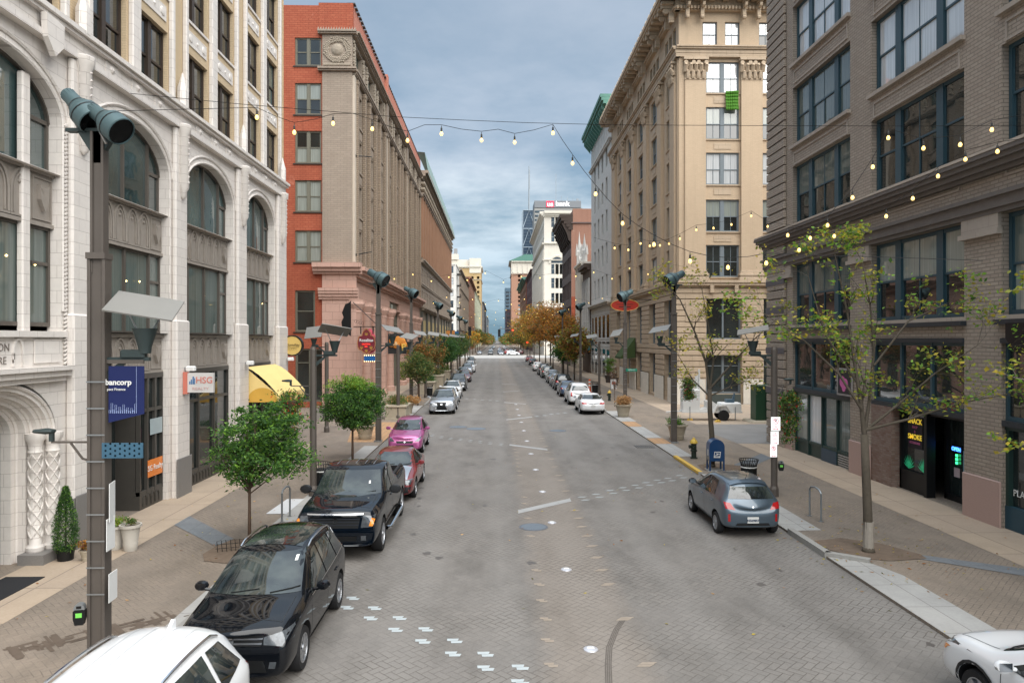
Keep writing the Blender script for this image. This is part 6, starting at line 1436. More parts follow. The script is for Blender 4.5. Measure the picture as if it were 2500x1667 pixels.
make_car('suv', 'white SUV with ribbed roof and shark fin cut off by the bottom left corner', loc=(-4.12, 5.0), rz=0, col='white', group=GL_, rim='five', opts=('rails', 'ribs', 'fin', 'rearwiper', 'spoilerv'), sc_=(1.02, 1.06, 1.03), name='parked_suv')
RC('hatch', 18.75, 6.0, 'slate grey hatchback parked alone at the right kerb, tail to the camera', 'grey', rim='ten', opts=('aerial', 'rearwiper', 'blackmirror'), plate='N569857')
make_car('suv', 'white wagon with black wheel arches cut off by the bottom right corner', loc=(7.78, 10.9), rz=0, col='white', group=GR_, opts=('cladding', 'ambercorner', 'rails', 'blackrail', 'chromehandle'), rim='five', sc_=(1.0, 1.05, .95), name='parked_wagon') if 0 else None
wg = RC('suv', 6.1, 6.75, 'white wagon with black wheel arches cut off by the bottom right corner', 'white', opts=('cladding', 'ambercorner', 'rails', 'blackrail', 'chromehandle'), sc_=(1.0, 1.06, .93), name='parked_wagon')
RC('sedan', 49.8, 5.95, 'white sedan first in the right row, beside the round planter with dry grass', 'white', opts=('aerial',))
RC('suv', 56.9, 5.85, 'boxy white SUV with upright red tail lights ahead of the white sedan', 'white', opts=('tallrear', 'rails', 'blackrail', 'rearwiper'), sc_=(1.02, 1.08, 1.05), name='parked_suv')
RC('sedan', 65.2, 5.9, 'slate blue sedan ahead of the boxy white SUV', 'blue')
RC('suv', 73.3, 6.1, 'black SUV ahead of the slate blue sedan', 'black', opts=('rails', 'blackrail'), sc_=(1.03, 1, 1.02), name='parked_suv')
RC('hatch', 79.0, 6.15, 'small grey hatchback ahead of the black SUV', 'silver')
RC('sedan', 85.0, 6.2, 'pale grey sedan next to the first leaning street tree', 'green', sc_=(1, .95, 1))
RC('sedan', 90.3, 6.5, 'silver sedan in the middle of the right row', 'silver')
RC('suv', 97.2, 6.25, 'dark green grey SUV ahead of the silver sedan', 'green', name='parked_suv')
RC('suv', 104.5, 6.25, 'large grey SUV ahead of the dark green one', 'dkgrey', sc_=(1.03, 1.06, 1.06), name='parked_suv')
RC('hatch', 118.8, 6.2, 'white hatchback with black rear window far up the right row', 'white', sc_=(1.05, 1.1, 1.05))
RC('sedan', 146.5, 6.85, 'black sedan near the far end of the right row', 'black')
RC('sedan', 169.5, 7.15, 'bright red sedan last in the right row', 'brtred')
make_car('suv', 'white SUV turning side on across the far crossing', loc=(8.0, 238.5), rz=R(90), col='white', name='driving_suv', sc_=(1, 1.03, 1))
tr_ = [('suv', -1.9, 242, 0, 'dkgrey', 'dark SUV driving towards the camera at the crossing, left lane'), ('sedan', 1.75, 243, 0, 'silver', 'silver sedan waiting at the crossing in the right lane'), ('suv', 1.4, 258, 0, 'blue', 'blue SUV queued behind the silver sedan at the crossing'), ('sedan', -6.0, 252, 0, 'silver', 'pale sedan parked at the left kerb just past the crossing'),
       ('suv', 3.9, 262, PI, 'brtred', 'red SUV driving away past the crossing'), ('suv', 7.3, 272, PI, 'dkgrey', 'dark SUV parked past the crossing beside the turning white one'), ('suv', 9.0, 262, PI, 'maroon', 'maroon SUV parked past the crossing behind the turning white one'), ('sedan', 6.2, 290, PI, 'silver', 'silver sedan parked at the right kerb well past the crossing'),
       ('sedan', -2.2, 300, 0, 'white', 'white sedan approaching in the left lane far off'), ('suv', 1.5, 315, 0, 'white', 'white SUV approaching in the middle far off'), ('sedan', 4.3, 330, PI, 'black', 'black sedan driving away far up the street'), ('suv', -2.0, 360, 0, 'black', 'black SUV approaching far up the street'), ('sedan', 2.2, 385, 0, 'brtred', 'tiny red sedan far up the street'), ('suv', 4.8, 420, PI, 'white', 'tiny white SUV driving away far up the street'), ('sedan', -1.5, 450, 0, 'silver', 'tiny silver sedan farthest up the street')]
for kd, x, y, rz, col, lb in tr_: make_car(kd, lb, loc=(x, y), rz=rz, col=col, group='cars in the traffic beyond the crossing', name='distant_car')
# ------------------------------------------------------------------ lamp posts, signs and street furniture
polem = plain('pole_brown_grey', (.105, .090, .078), .5, .2, var=.15, vscale=2); patina = plain('floodlight_patina', (.07, .115, .125), .5, .3, var=.25, vscale=5)
lampg = plain('lamp_dark_green', (.035, .05, .05), .5, .2); pant = plain('reflector_white', (.20, .195, .18), .45, var=.06); steel = plain('galvanised_steel', (.30, .32, .33), .4, .7)
darkin = plain('lens_dark', (.008, .009, .01), .15)
def rotto(d, up=(0, 0, 1)):
    return Vector(d).to_track_quat('Z', 'Y').to_matrix().to_4x4()
def flood(par, o, d, s=1):
    m = MB(Matrix.Translation(o) @ rotto(d) @ Matrix.Scale(s, 4))
    m.lathe([(0, -.42), (.105, -.42), (.11, -.40), (.13, -.16), (.15, -.10), (.21, .02), (.235, .06), (.235, .11), (.215, .13), (.235, .14), (.235, .33), (.22, .34), (.22, .30)], n=20)
    for k in range(14): a = 2 * PI * k / 14; m.box((.11 * math.cos(a) - .008, .11 * math.sin(a) - .008, -.40), (.11 * math.cos(a) + .008, .11 * math.sin(a) + .008, -.17))
    h = m.build('floodlight', patina, par, smooth=True)
    bnd = MB(Matrix.Translation(o) @ rotto(d) @ Matrix.Scale(s, 4)); bnd.lathe([(.237, .118), (.240, .118), (.240, .136), (.237, .136)], n=20, cap=False); bnd.lathe([(.152, -.10), (.156, -.10), (.170, -.07)], n=20, cap=False); bnd.build('dark_band', blackm, h)
    g = MB(Matrix.Translation(o) @ rotto(d) @ Matrix.Scale(s, 4)); g.lathe([(.218, .31), (0, .31)], n=20); g.build('lens', darkin, h)
    y = MB(); y.tube([(o[0], o[1] + .02, o[2]), (o[0] - .18 * s, o[1] + .05, o[2] - .12 * s), (o[0] - .06 * s, o[1] + .05, o[2] - .34 * s)], .022 * s, 5); y.build('yoke', plain('yoke_grey', (.32, .31, .29), .5), h)
    return h
def arm_lamp(par, x, z, s, tilt=22, yaw=0, n=1):
    """arm with an uplight cup and a white square reflector above"""
    m = MB(); m.box((min(0, s * .80), -.035, z - .02), (max(0, s * .80), .035, z + .04)); m.prism([(0, z - .4), (s * .1, z - .36), (s * .42, z - .06), (s * .5, z - .02), (s * .36, z - .02), (0, z - .28)], 'y', -.02, .02)
    m.cbox((s * .60 - .25, -.08, z + .04), (s * .60 + .14, .08, z + .16), .03); a = m.build('lamp_arm', lampg, par)
    c = MB(); c.lathe([(.09, z + .1), (.10, z + .2), (.19, z + .50), (.17, z + .50), (.05, z + .3)], (s * .72, 0, 0), 14); cup = c.build('lamp_cup', lampg, par, smooth=True)
    T = Matrix.Translation((s * .72, 0, z + .86)) @ Matrix.Rotation(R(yaw), 4, 'Z') @ Matrix.Rotation(R(tilt), 4, 'X') @ Matrix.Rotation(R(10 * s), 4, 'Y')
    pn = MB(T); pn.box((-.50, -.42, -.012), (.50, .42, .012)); pn.build('reflector_panel', pant, par)
    st = MB()
    for q in (-.3, .3): p = T @ Vector((q, 0, -.02)); st.cut().tube([(s * .72 + q * .4, 0, z + .46), tuple(p)], .014, 4)
    st.build('strut', steel, par)
def tall_pole(x, y, label, s=1, h=8.5, fl=((.66, -.20, -.66), (.72, -.24, -.52)), arm=True, fls=1.0, yaw=0, tilt=22):
    t = thing('street_light_pole', label, 'street light', (x, y, ZW), 0, 'tall floodlight poles')
    m = MB()
    for q in (-.14, .09): m.cbox((q, -.11, 0), (q + .05, .11, 6.55), .01)
    m.box((-.09, -.07, 0), (.09, .07, 6.55)); m.build('lower_pole', polem, t)
    m = MB()
    for q in (-.105, .065): m.box((q, -.08, 6.3), (q + .04, .08, h))
    m.box((-.065, -.05, 6.3), (.065, .05, h)); m.box((-.15, -.13, 6.52), (.15, .13, 6.62)); m.build('upper_pole', polem, t)
    m = MB()
    for k in range(9): m.box((-.144, -.118, 1.2 + k * .42), (.144, -.112, 1.222 + k * .42))
    m.box((-.2, -.18, 0), (.2, .18, .06)); m.build('bands', steel, t)
    m = MB(); m.box((-.5, -.07, h), (.42, .07, h + .05)); m.prism([(-.32, h), (-.1, h - .35), (-.1, h - .5), (.1, h - .5), (.1, h - .3), (.3, h)], 'y', -.05, .05); m.build('top_bracket', lampg, t)
    ox = [-.27, .27] if len(fl) > 1 else [0]
    for o, d in zip(ox, fl): flood(t, (o, -.02 - .22 * (o > 0), h + .36 - .26 * (o > 0)), d, fls * 1.15)
    if arm: arm_lamp(t, 0, 4.92, s, tilt, yaw)
    return t
p0 = tall_pole(-6.34, 11.5, 'tall grey pole in the left foreground with two floodlights and a blue banner', 1, 8.55, yaw=10, tilt=24, fls=.84)
m = MB(); m.box((.12, -.05, 4.86), (.72, -.01, 4.92)); m.build('banner_rail', polem, p0)
# banner
bn = thing('street_banner', 'dark blue banner with white skyline drawing hanging from the left foreground pole', 'banner', (-6.34, 11.44, 0))
m = MB(); m.prism([(.18, 3.98), (.74, 4.12), (.74, 4.88), (.18, 4.88)], 'y', -.006, .006); m.build('cloth', plain('banner_blue', (.003, .010, .075), .6, var=.1), bn)
Tb = Matrix.Translation((0, -.012, 0))
text('bancorp', .125, whitep, Tb @ Matrix.Translation((.13, 0, 4.62)), bn, align='LEFT', bold=.003); text('pact Finance', .058, whitep, Tb @ Matrix.Translation((.16, 0, 4.51)), bn, align='LEFT')
m = MB(); x = .19
for hh in (.05, .16, .05, .13, .03, .10, .05, .14, .06, .09, .03, .08, .04, .15):
    m.tube([(x, -.01, 4.13), (x, -.01, 4.13 + hh), (x + .026, -.01, 4.13 + hh), (x + .026, -.01, 4.13)], .003, 3); x += .031
m.tube([(.62, -.01, 4.13), (.62, -.01, 4.87)], .003, 3); m.build('skyline_drawing', plain('banner_pale_blue', (.45, .55, .80), .6), bn)
b2 = thing('wall_banner', 'narrow dark blue banner edge on, seen left of the foreground pole on the white building', 'banner', (-10.75, 18.7, 0))
m = MB(); m.box((0, -.3, 2.75), (.06, .5, 4.6)); m.build('cloth', plain('banner_navy', (.006, .01, .06), .6), b2); m = MB(); m.box((.061, .1, 4.38), (.066, .45, 4.47)); m.build('orange_line', plain('orange_line', (.7, .15, .03), .5), b2)
# perforated blue plate, cobra lamp, sign backs
sgn = thing('street_name_plate', 'blue perforated plate fixed to the left foreground pole under the banner', 'sign plate', (-6.34, 11.36, 3.55))
m = MB(); m.box((.12, -.01, -.12), (.76, .01, .12)); m.build('plate', plain('plate_blue', (.05, .125, .19), .4, .2), sgn)
m = MB()
for k in range(8):
    for j in range(3): m.lathe([(.016, -.013), (0, -.013)], (.18 + k * .075, 0, -.08 + j * .08 + .03 * (k % 2)), 8, 'y')
m.build('holes', blackm, sgn)
def cobra(par, s, z, L_=.75):
    m = MB(); m.box((min(0, s * L_), -.02, z - .03), (max(0, s * L_), .02, z)); m.tube([(0, 0, z - .35), (s * L_ * .35, 0, z - .28), (s * L_ * .6, 0, z - .03)], .02, 5); m.build('side_arm', polem, par)
    c = MB(); c.lathe([(0, -.28), (.06, -.24), (.10, -.05), (.07, .06), (0, .08)], (s * (L_ + .03), 0, 0), 10, 'x'); c.v = [(v[0], v[1], z + .16 + v[2] * .5) for v in c.v]; c.box((s * L_ - .03, -.03, z), (s * L_ + .03, .03, z + .13)); c.build('lamp_head', lampg, par, smooth=True)
cobra(p0, -1, 3.62)
sb = thing('parking_sign', 'white parking sign seen almost edge on, upper one on the left foreground pole', 'sign', (-6.1, 11.5, 2.45), R(-76), 'signs on the left foreground pole')
m = MB(); m.cbox((-.02, -.004, 0), (.30, .006, .60), .002); m.build('plate', whitep, sb)
sb = thing('parking_sign', 'thin white sign seen edge on, lower one on the left foreground pole', 'sign', (-6.08, 11.45, 1.55), R(-86), 'signs on the left foreground pole')
m = MB(); m.cbox((-.02, -.004, .45), (.26, .006, .95), .002); m.cut().cbox((-.02, .03, -.35), (.26, .04, .1), .002); m.build('plate', whitep, sb)
def meter(x, y, z, label, rz=0):
    t = thing('parking_meter', label, 'parking meter', (x, y, z), rz)
    m = MB(); m.prism([(-.085, 0), (-.06, -.10), (.06, -.10), (.085, 0), (.085, .12), (.06, .14), (-.06, .14), (-.085, .12)], 'y', -.055, .055); m.build('housing', blackm, t)
    m = MB(); m.prism([(-.08, .135)] + [(-.08 * math.cos(PI * i / 8), .15 + .085 * math.sin(PI * i / 8)) for i in range(9)] + [(.08, .135)], 'y', -.05, .05); m.build('dome', steel, t, smooth=True)
    m = MB(); m.box((-.045, -.06, .02), (.045, -.056, .09)); m.build('label', plain('green_label', (.18, .62, .10), .5), t); m = MB(); m.box((-.035, -.058, .16), (.035, -.052, .2)); m.build('screen', darkin, t)
meter(-6.56, 11.35, .92, 'black parking meter with silver dome on the left foreground pole', R(12))
# other tall poles
FLs = ((.72, -.30, -.42),)
tall_pole(-6.05, 36.7, 'tall floodlight pole behind the round green tree, pink building beyond', 1, 8.1, FLs, True, 1.3, 30)
tall_pole(-6.95, 58.4, 'tall floodlight pole beside the ball crowned sapling, far left', 1, 8.8, FLs, True, 1.4, 20)
tall_pole(-6.7, 82, 'third tall floodlight pole of the far left row', 1, 8.9, FLs, True, 1.4, 20); tall_pole(-6.7, 106, 'fourth tall floodlight pole of the far left row', 1, 8.9, FLs, True, 1.4, 20); tall_pole(-6.7, 130, 'fifth tall floodlight pole of the far left row', 1, 8.9, FLs, False, 1.4); tall_pole(-6.7, 154, 'farthest tall floodlight pole of the left row', 1, 8.9, FLs, False, 1.4)
FRs = ((-.75, -.30, -.40),)
tall_pole(9.05, 35.95, 'tall floodlight pole standing by the planter at the right crossing', -1, 8.0, FRs, True, 1.3, -30)
tall_pole(10.45, 57.3, 'tall floodlight pole in front of the red oval sign', -1, 8.5, FRs, True, 1.5, -40, 40)
tall_pole(10.3, 86.4, 'tall floodlight pole before the white building with green cornice', -1, 9.0, FRs, True, 1.4, -20); tall_pole(10.3, 110, 'tall floodlight pole among the autumn trees on the right', -1, 9.2, FRs, True, 1.4); tall_pole(10.3, 134, 'farthest tall floodlight pole on the right', -1, 9.2, FRs, False, 1.4)
def short_pole(x, y, label, sides=(1,), h=4.95, thin=False, tilt=20, yaw=0):
    t = thing('lamp_post', label, 'lamp post', (x, y, ZW), 0, 'short lamp posts with white reflectors')
    m = MB(); w_ = .115
    m.lathe([(w_, 0), (w_, h - .1), (w_ * .75, h), (0, h)], n=8); m.lathe([(w_ * 1.35, 0), (w_ * 1.35, .25), (w_, .35)], n=8); m.build('post', polem, t)
    for s in sides: arm_lamp(t, 0, h - .3, s, tilt, yaw)
    return t
sp24 = short_pole(-6.14, 24.0, 'short lamp post behind the first left tree, flower basket hanging from it', (1,), 5.0, tilt=-18, yaw=24); cobra(sp24, -1, 3.7)
sp23 = short_pole(9.32, 23.6, 'short lamp post with no parking signs and meter at the right kerb', (-1,), 5.0, tilt=12, yaw=-20)
short_pole(-6.4, 46.6, 'short lamp post between the box planter and the white reflector, left plaza', (1,), 4.9, tilt=20, yaw=-30)
short_pole(-9.6, 40.5, 'short lamp post set back in the left side street with a bright white reflector', (-1,), 5.1, tilt=50, yaw=0)
short_pole(-6.35, 64.2, 'short lamp post beside the dark trash can in the far left row', (1,), 5.2); short_pole(-6.4, 94, 'second short lamp post of the far left row', (1,), 5.2); short_pole(-6.4, 118, 'third short lamp post of the far left row', (1,), 5.2)
short_pole(9.85, 67.6, 'short lamp post beside the black trash can in the right row', (-1,), 5.0); short_pole(9.9, 98, 'short lamp post among the right street trees', (-1,), 5.0); short_pole(10.9, 46.5, 'short lamp post beyond the side street on the right, behind the tree', (1,), 5.0) if 0 else None
# parking signs and meter on the right short post
def signplate(x, y, z, w_, h, label, arrow, rline, pr=True, rz=0):
    t = thing('parking_sign', label, 'sign', (x, y, z), rz, 'signs on the right lamp post'); m = MB(); m.cbox((-w_ / 2, -.004, -h / 2), (w_ / 2, .004, h / 2), .003); m.build('plate', plain('sign_white', (.60, .58, .57), .4, var=.05), t)
    rd = plain('sign_red', (.42, .03, .04), .5); T = Matrix.Translation((0, -.008, 0))
    if pr:
        m = MB(); r = w_ * .30; zc = h * .20
        m.tube([(r * math.cos(2 * PI * k / 20), -.006, zc + r * math.sin(2 * PI * k / 20)) for k in range(21)], .008, 4); m.tube([(-r * .7, -.008, zc + r * .7), (r * .7, -.008, zc - r * .7)], .008, 4); m.build('ring', rd, t)
        text('P', w_ * .55, plain('sign_black', (.04, .03, .04), .5), T @ Matrix.Translation((.0, 0, zc)), t)
    for k, s_ in enumerate(rline): text(s_, .042, rd, T @ Matrix.Translation((0, 0, (-h * .14 if pr else h * .36) - k * .052)), t)
    m = MB(); z_ = -h * .40; a = w_ * .3
    m.box((-a * .7, -.009, z_ - .007), (a * .7, -.006, z_ + .007)); m.add([(a, -.009, z_), (a * .55, -.009, z_ + .025), (a * .55, -.009, z_ - .025)], [(0, 1, 2)])
    if arrow == 2: m.add([(-a, -.009, z_), (-a * .55, -.009, z_ + .025), (-a * .55, -.009, z_ - .025)], [(0, 1, 2)])
    m.build('arrow', rd, t); return t
signplate(9.31, 23.45, 2.50, .31, .45, 'top white no parking sign with double red arrow on the right lamp post', 2, ['ANY', 'TIME'])
signplate(9.28, 23.46, 2.03, .27, .44, 'middle white sign of red text lines and one arrow on the right lamp post', 1, ['2 HR', 'PARKING', '8 AM TO', '7 PM', 'MON-SAT'], False)
signplate(9.25, 23.47, 1.60, .23, .42, 'bottom small no parking sign with double arrow on the right lamp post', 2, ['7 AM'])
meter(9.48, 23.42, 1.05, 'black parking meter with green screen on the right lamp post', R(-8))
# litter bins
def bin_(x, y, label, s=1.0):
    t = thing('trash_can', label, 'trash can', (x, y, ZW), 0, 'slatted black trash cans'); t.scale = (s, s, s)
    m = MB(); m.lathe([(.22, .04), (.24, .78), (0, .78)], n=18); m.build('liner', plain('liner_black', (.02, .02, .02), .6), t)
    m = MB()
    for k in range(24): a = 2 * PI * k / 24; c, q = math.cos(a), math.sin(a); m.tube([(.25 * c, .25 * q, 0), (.27 * c, .27 * q, .8), (.33 * c, .33 * q, .98)], .012, 4)
    for r, z in ((.255, .05), (.335, .98)): m.tube([(r * math.cos(2 * PI * k / 24), r * math.sin(2 * PI * k / 24), z) for k in range(25)], .014, 4)
    m.build('slats', blackm, t)
    m = MB(); m.lathe([(.283, .70), (.285, .74), (.272, .74)], n=24, cap=False); m.build('white_ring', whitep, t); return t
bin_(9.0, 25.1, 'slatted black trash can with white ring between grey hatchback and signpost'); bin_(-5.95 - .1, 24.7, 'slatted black trash can behind the pickup truck at the left kerb'); bin_(9.75, 69.8, 'black trash can beside the orange striped delineator, right row', 1.1); bin_(-6.2, 66.3, 'dark trash can behind the ball crowned sapling, far left', 1.1)
# hydrants
def hydrant(x, y, label):
    t = thing('fire_hydrant', label, 'fire hydrant', (x, y, ZW), 0, 'fire hydrants with yellow caps'); g = plain('hydrant_green', (.018, .028, .02), .5, var=.2); yl = plain('hydrant_yellow', (.62, .42, .07), .5)
    m = MB(); m.lathe([(.16, 0), (.16, .04), (.11, .05), (.11, .30), (.15, .32), (.15, .37), (.12, .39), (.12, .68), (0, .68)], n=16); m.build('barrel', g, t, smooth=True)
    m = MB(); m.lathe([(.17, .67), (.17, .72), (.12, .80), (.06, .86), (.05, .91), (0, .92)], n=16); m.build('bonnet', yl, t, smooth=True)
    m = MB(); m.cyl((-.10, 0, .52), (-.21, -.02, .52), .075, .08, 10); m.cyl((0, -.1, .5), (0, -.2, .5), .06, .06, 10); m.build('nozzle', g, t)
hydrant(8.74, 31.2, 'green fire hydrant with yellow cap behind the blue mailbox'); hydrant(9.72, 60.7, 'green fire hydrant with yellow cap far off, right of the white sedan')
# mailbox
t = thing('mailbox', 'blue domed mailbox with white eagle logo on a concrete pad', 'mailbox', (8.78, 28.25, ZW), R(-4)); mbl = plain('mailbox_blue', (.008, .045, .13), .35, .1, coat=.4)
m = MB(); n = 14; prof = [(-.30, .42)] + [(-.30 * math.cos(PI * i / n), .98 + .30 * math.sin(PI * i / n)) for i in range(n + 1)] + [(.30, .42)]; m.prism(prof, 'y', -.28, .28); m.build('body', mbl, t, smooth=True)
m = MB()
for sx_ in (-1, 1):
    for sy_ in (-1, 1): m.cut().box((sx_ * .27 - .03, sy_ * .25 - .03, 0), (sx_ * .27 + .03, sy_ * .25 + .03, .45))
m.build('leg', mbl, t)
m = MB(); m.box((-.36, -.36, -.04), (.36, .36, .03)); m.build('concrete_pad', curbm, t)
m = MB(); m.prism([(-.13, .56), (.12, .56), (.15, .80), (-.10, .80)], 'y', -.290, -.284); lg = m.build('logo_plate', whitep, t)
m = MB(); m.prism([(-.105, .63), (.10, .63), (.125, .775), (-.08, .775)], 'y', -.296, -.291); m.build('logo_field', mbl, lg)
m = MB(); m.prism([(-.06, .75), (.10, .72), (.115, .70), (-.02, .70), (.05, .68), (-.085, .65), (.0, .715)], 'y', -.302, -.297); m.build('eagle', whitep, lg); text('UNITED STATES', .022, mbl, Matrix.Translation((.0, -.293, .597)), lg)
m = MB(); m.box((-.306, -.1, .62), (-.302, .02, .86)); m.build('side_label', whitep, t)
m = MB(); m.box((-.28, -.02, 1.2), (.28, -.01, 1.24)) ; m.build('hatch_line', blackm, t) if 0 else None
# bicycle racks
def rack(x, y, dx, dy, label, h=.92):
    t = thing('bike_rack', label, 'bike rack', (x, y, ZW), 0, 'inverted U bike racks'); m = MB(); P = [(0, 0, 0), (0, 0, h - .12)] + [(dx * .5 * (1 - math.cos(a)), dy * .5 * (1 - math.cos(a)), h - .12 + .12 * math.sin(a)) for a in (PI * .25, PI * .5, PI * .75)] + [(dx, dy, h - .12), (dx, dy, 0)]
    m.tube(P, .028, 8); m.build('hoop', steel, t, smooth=True); m = MB(); m.lathe([(.07, 0), (.07, .012), (0, .014)], n=12); m.cut().lathe([(.07, 0), (.07, .012), (0, .014)], (dx, dy, 0), 12); m.build('foot', steel, t)
rack(9.34, 20.95, .03, -.68, 'grey hoop bike rack on the right walk behind the slate grey hatchback'); rack(-6.15, 20.55, .04, .65, 'grey hoop bike rack on the left walk beside the white pad', .95); rack(9.6, 88, .1, .7, 'thin bike rack among the right street trees')
# planters
terc = plain('planter_concrete', (.38, .33, .25), .8, var=.2, vscale=5)
def pot(x, y, label, r=.46, h=.8, par=None, c=terc):
    t = thing('planter', label, 'planter', (x, y, ZW)); m = MB(); m.lathe([(r * .62, 0), (r * .66, .04), (r * .72, h * .3), (r * .70, h * .32), (r * .92, h * .88), (r * 1.08, h * .90), (r * 1.08, h), (r * .92, h), (r * .9, h - .08)], n=22); m.build('bowl', c, t, smooth=True)
    m = MB(); m.lathe([(r * .9, h - .07), (0, h - .05)], n=18); m.build('soil', soil, t); return t
leafmats = {}
def lm(name, c, tr=.35):
    if name in leafmats: return leafmats[name]
    t = NT('leaf_' + name); info = t.n('ShaderNodeNewGeometry').outputs['Random Per Island']
    t.col(t.mix(info, tuple(q * .55 for q in c), tuple(min(1, q * 1.5) for q in c))); t.set(.55, spec=.35)
    tl = t.n('ShaderNodeBsdfTranslucent'); t.put(tl.inputs[0], tuple(min(1, q * 1.6) for q in c)); ms = t.n('ShaderNodeMixShader'); ms.inputs[0].default_value = tr
    out = [n for n in t.N if n.type == 'OUTPUT_MATERIAL'][0]; t.L.new(t.b.outputs[0], ms.inputs[1]); t.L.new(tl.outputs[0], ms.inputs[2]); t.L.new(ms.outputs[0], out.inputs[0]); leafmats[name] = t.m; return t.m
G1 = lm('green', (.065, .15, .03)); G2 = lm('bright_green', (.15, .29, .035)); G3 = lm('dark_green', (.03, .08, .022)); Y1 = lm('yellow_green', (.28, .30, .04)); Y2 = lm('yellow', (.42, .33, .04)); O1 = lm('orange', (.50, .22, .03)); O2 = lm('russet', (.30, .13, .04)); OL = lm('olive', (.15, .145, .04)); RD = lm('red_flower', (.55, .03, .015)); DRY = lm('dry_grass', (.42, .26, .12)); PL = lm('plum', (.12, .05, .05))
def leafmesh(name, pts, size, mats, wts, par, seed=0, flat=.0, ratio=.62, loc=None):
    """many small leaf quads at the given points"""
    rs = np.random.RandomState(seed); n = len(pts); P = np.array(pts, dtype=float)
    a = rs.normal(size=(n, 3)); a[:, 2] *= (1 - flat); a /= np.linalg.norm(a, axis=1)[:, None]
    b = rs.normal(size=(n, 3)); b[:, 2] *= (1 - flat); b -= a * (a * b).sum(1)[:, None]; b /= np.linalg.norm(b, axis=1)[:, None] + 1e-9
    s = size * rs.uniform(.6, 1.35, size=(n, 1)); nn = np.cross(a, b)
    v = np.stack([P - a * s, P - b * s * ratio * .6 + a * s * .1 + nn * s * .12, P + a * s, P + b * s * ratio * .6 + a * s * .1 + nn * s * .12], 1).reshape(-1, 3)
    me = D.meshes.new(name); me.vertices.add(4 * n); me.vertices.foreach_set('co', v.ravel()); me.loops.add(4 * n); me.loops.foreach_set('vertex_index', np.arange(4 * n, dtype=np.int32))
    me.polygons.add(n); me.polygons.foreach_set('loop_start', np.arange(0, 4 * n, 4, dtype=np.int32)); me.polygons.foreach_set('loop_total', np.full(n, 4, dtype=np.int32))
    me.polygons.foreach_set('material_index', rs.choice(len(mats), size=n, p=np.array(wts) / sum(wts)).astype(np.int32))
    for q in mats: me.materials.append(q)
    me.update(calc_edges=True); o = link(D.objects.new(name, me), par)
    if loc: o.location = loc
    return o
def clumps(rs, c, r, nc, per, cr, shell=.55, zmin=None):
    """leaf points in clumps through an ellipsoid"""
    pts = []
    for k in range(nc):
        d = rs.normal(size=3); d /= np.linalg.norm(d); q = (shell + (1 - shell) * rs.rand()) if rs.rand() < .75 else rs.rand() ** .5
        p = np.array(c) + d * np.array(r) * q * rs.uniform(.68, 1.18); m_ = int(per * rs.uniform(.5, 1.5)); g = rs.normal(size=(m_, 3)) * cr * rs.uniform(.6, 1.4); g[:, 2] *= .6; pts.append(p + g)
    P = np.concatenate(pts)
    return P if zmin is None else P[P[:, 2] > zmin]
def shrub(par, c, r, mats, wts, seed, nc=60, per=30, size=.05, cr=.12, name='foliage'):
    rs = np.random.RandomState(seed); return leafmesh(name, clumps(rs, c, r, nc, per, cr), size, mats, wts, par, seed)
def basket(x, y, z, label, wts, seed, h=1.1, w_=.5, hang=None):
    t = thing('hanging_basket', label, 'hanging basket', (x, y, z), 0, 'hanging flower baskets')
    m = MB(); m.lathe([(.0, -.25), (.2, -.2), (.26, 0), (.26, .03)], n=12); m.build('bowl', plain('basket_brown', (.10, .07, .045), .9), t)
    m = MB()
    for k in range(3): a = 2.1 * k; m.tube([(.25 * math.cos(a), .25 * math.sin(a), 0), (0, 0, .45)], .006, 4)
    m.build('hanger', blackm, t)
    rs = np.random.RandomState(seed); P = np.concatenate([clumps(rs, (0, 0, .05), (w_, w_, .35), 50, 26, .09), clumps(rs, (.0, -.05, -h * .45), (w_ * .75, w_ * .75, h * .5), 60, 26, .09)])
    leafmesh('foliage', P, .045, [G1, G3, G2, RD, Y1], wts, t, seed); return t
basket(-6.85, 23.7, 3.25, 'hanging basket with red flowers beside the yellow awning', (.45, .25, .12, .10, .08), 3, 1.0, .55)
basket(9.85, 23.7, 3.15, 'hanging basket of trailing green and red leaves on the right signpost', (.45, .33, .08, .07, .10), 4, 1.5, .38); m = MB(); m.tube([(9.32, 23.6, 3.75), (9.85, 23.7, 3.75), (9.85, 23.7, 3.6)], .018, 5); m.build('basket_arm', polem, None) if 0 else None
cobra(sp23, 1, 3.75, .55)
basket(9.85, 36.2, 3.0, 'hanging basket with red flower beside the white camera trailer', (.4, .3, .15, .06, .1), 5, 1.0, .38)
basket(-7.6, 58.6, 3.2, 'yellow green hanging basket by the pink entrance, far left', (.3, .15, .2, .02, .35), 6, 1.3, .6); basket(10.9, 67.8, 3.2, 'bright green hanging basket before the white stone building', (.4, .2, .35, .0, .1), 7, 1.2, .6); basket(10.9, 98, 3.0, 'olive hanging basket among the right street trees', (.3, .4, .1, .0, .1), 8, 1.1, .6)
p = pot(9.48, 37.0, 'round concrete planter with green shrub behind the pole at the right crossing', .52, .82); shrub(p, (-.15, 0, .95), (.3, .3, .25), [G1, G2], (.6, .4), 1, 40, 24)
p = pot(8.65, 48.1, 'round concrete planter of dry brown grass beside the white sedan', .56, .85); shrub(p, (0, 0, 1.1), (.5, .5, .32), [DRY, O2], (.8, .2), 2, 70, 34, .06)
p = pot(-6.9, 37.6, 'round concrete planter at the foot of the round green tree', .5, .75); shrub(p, (0, 0, .85), (.35, .35, .2), [G1, OL], (.6, .4), 3, 30, 24)
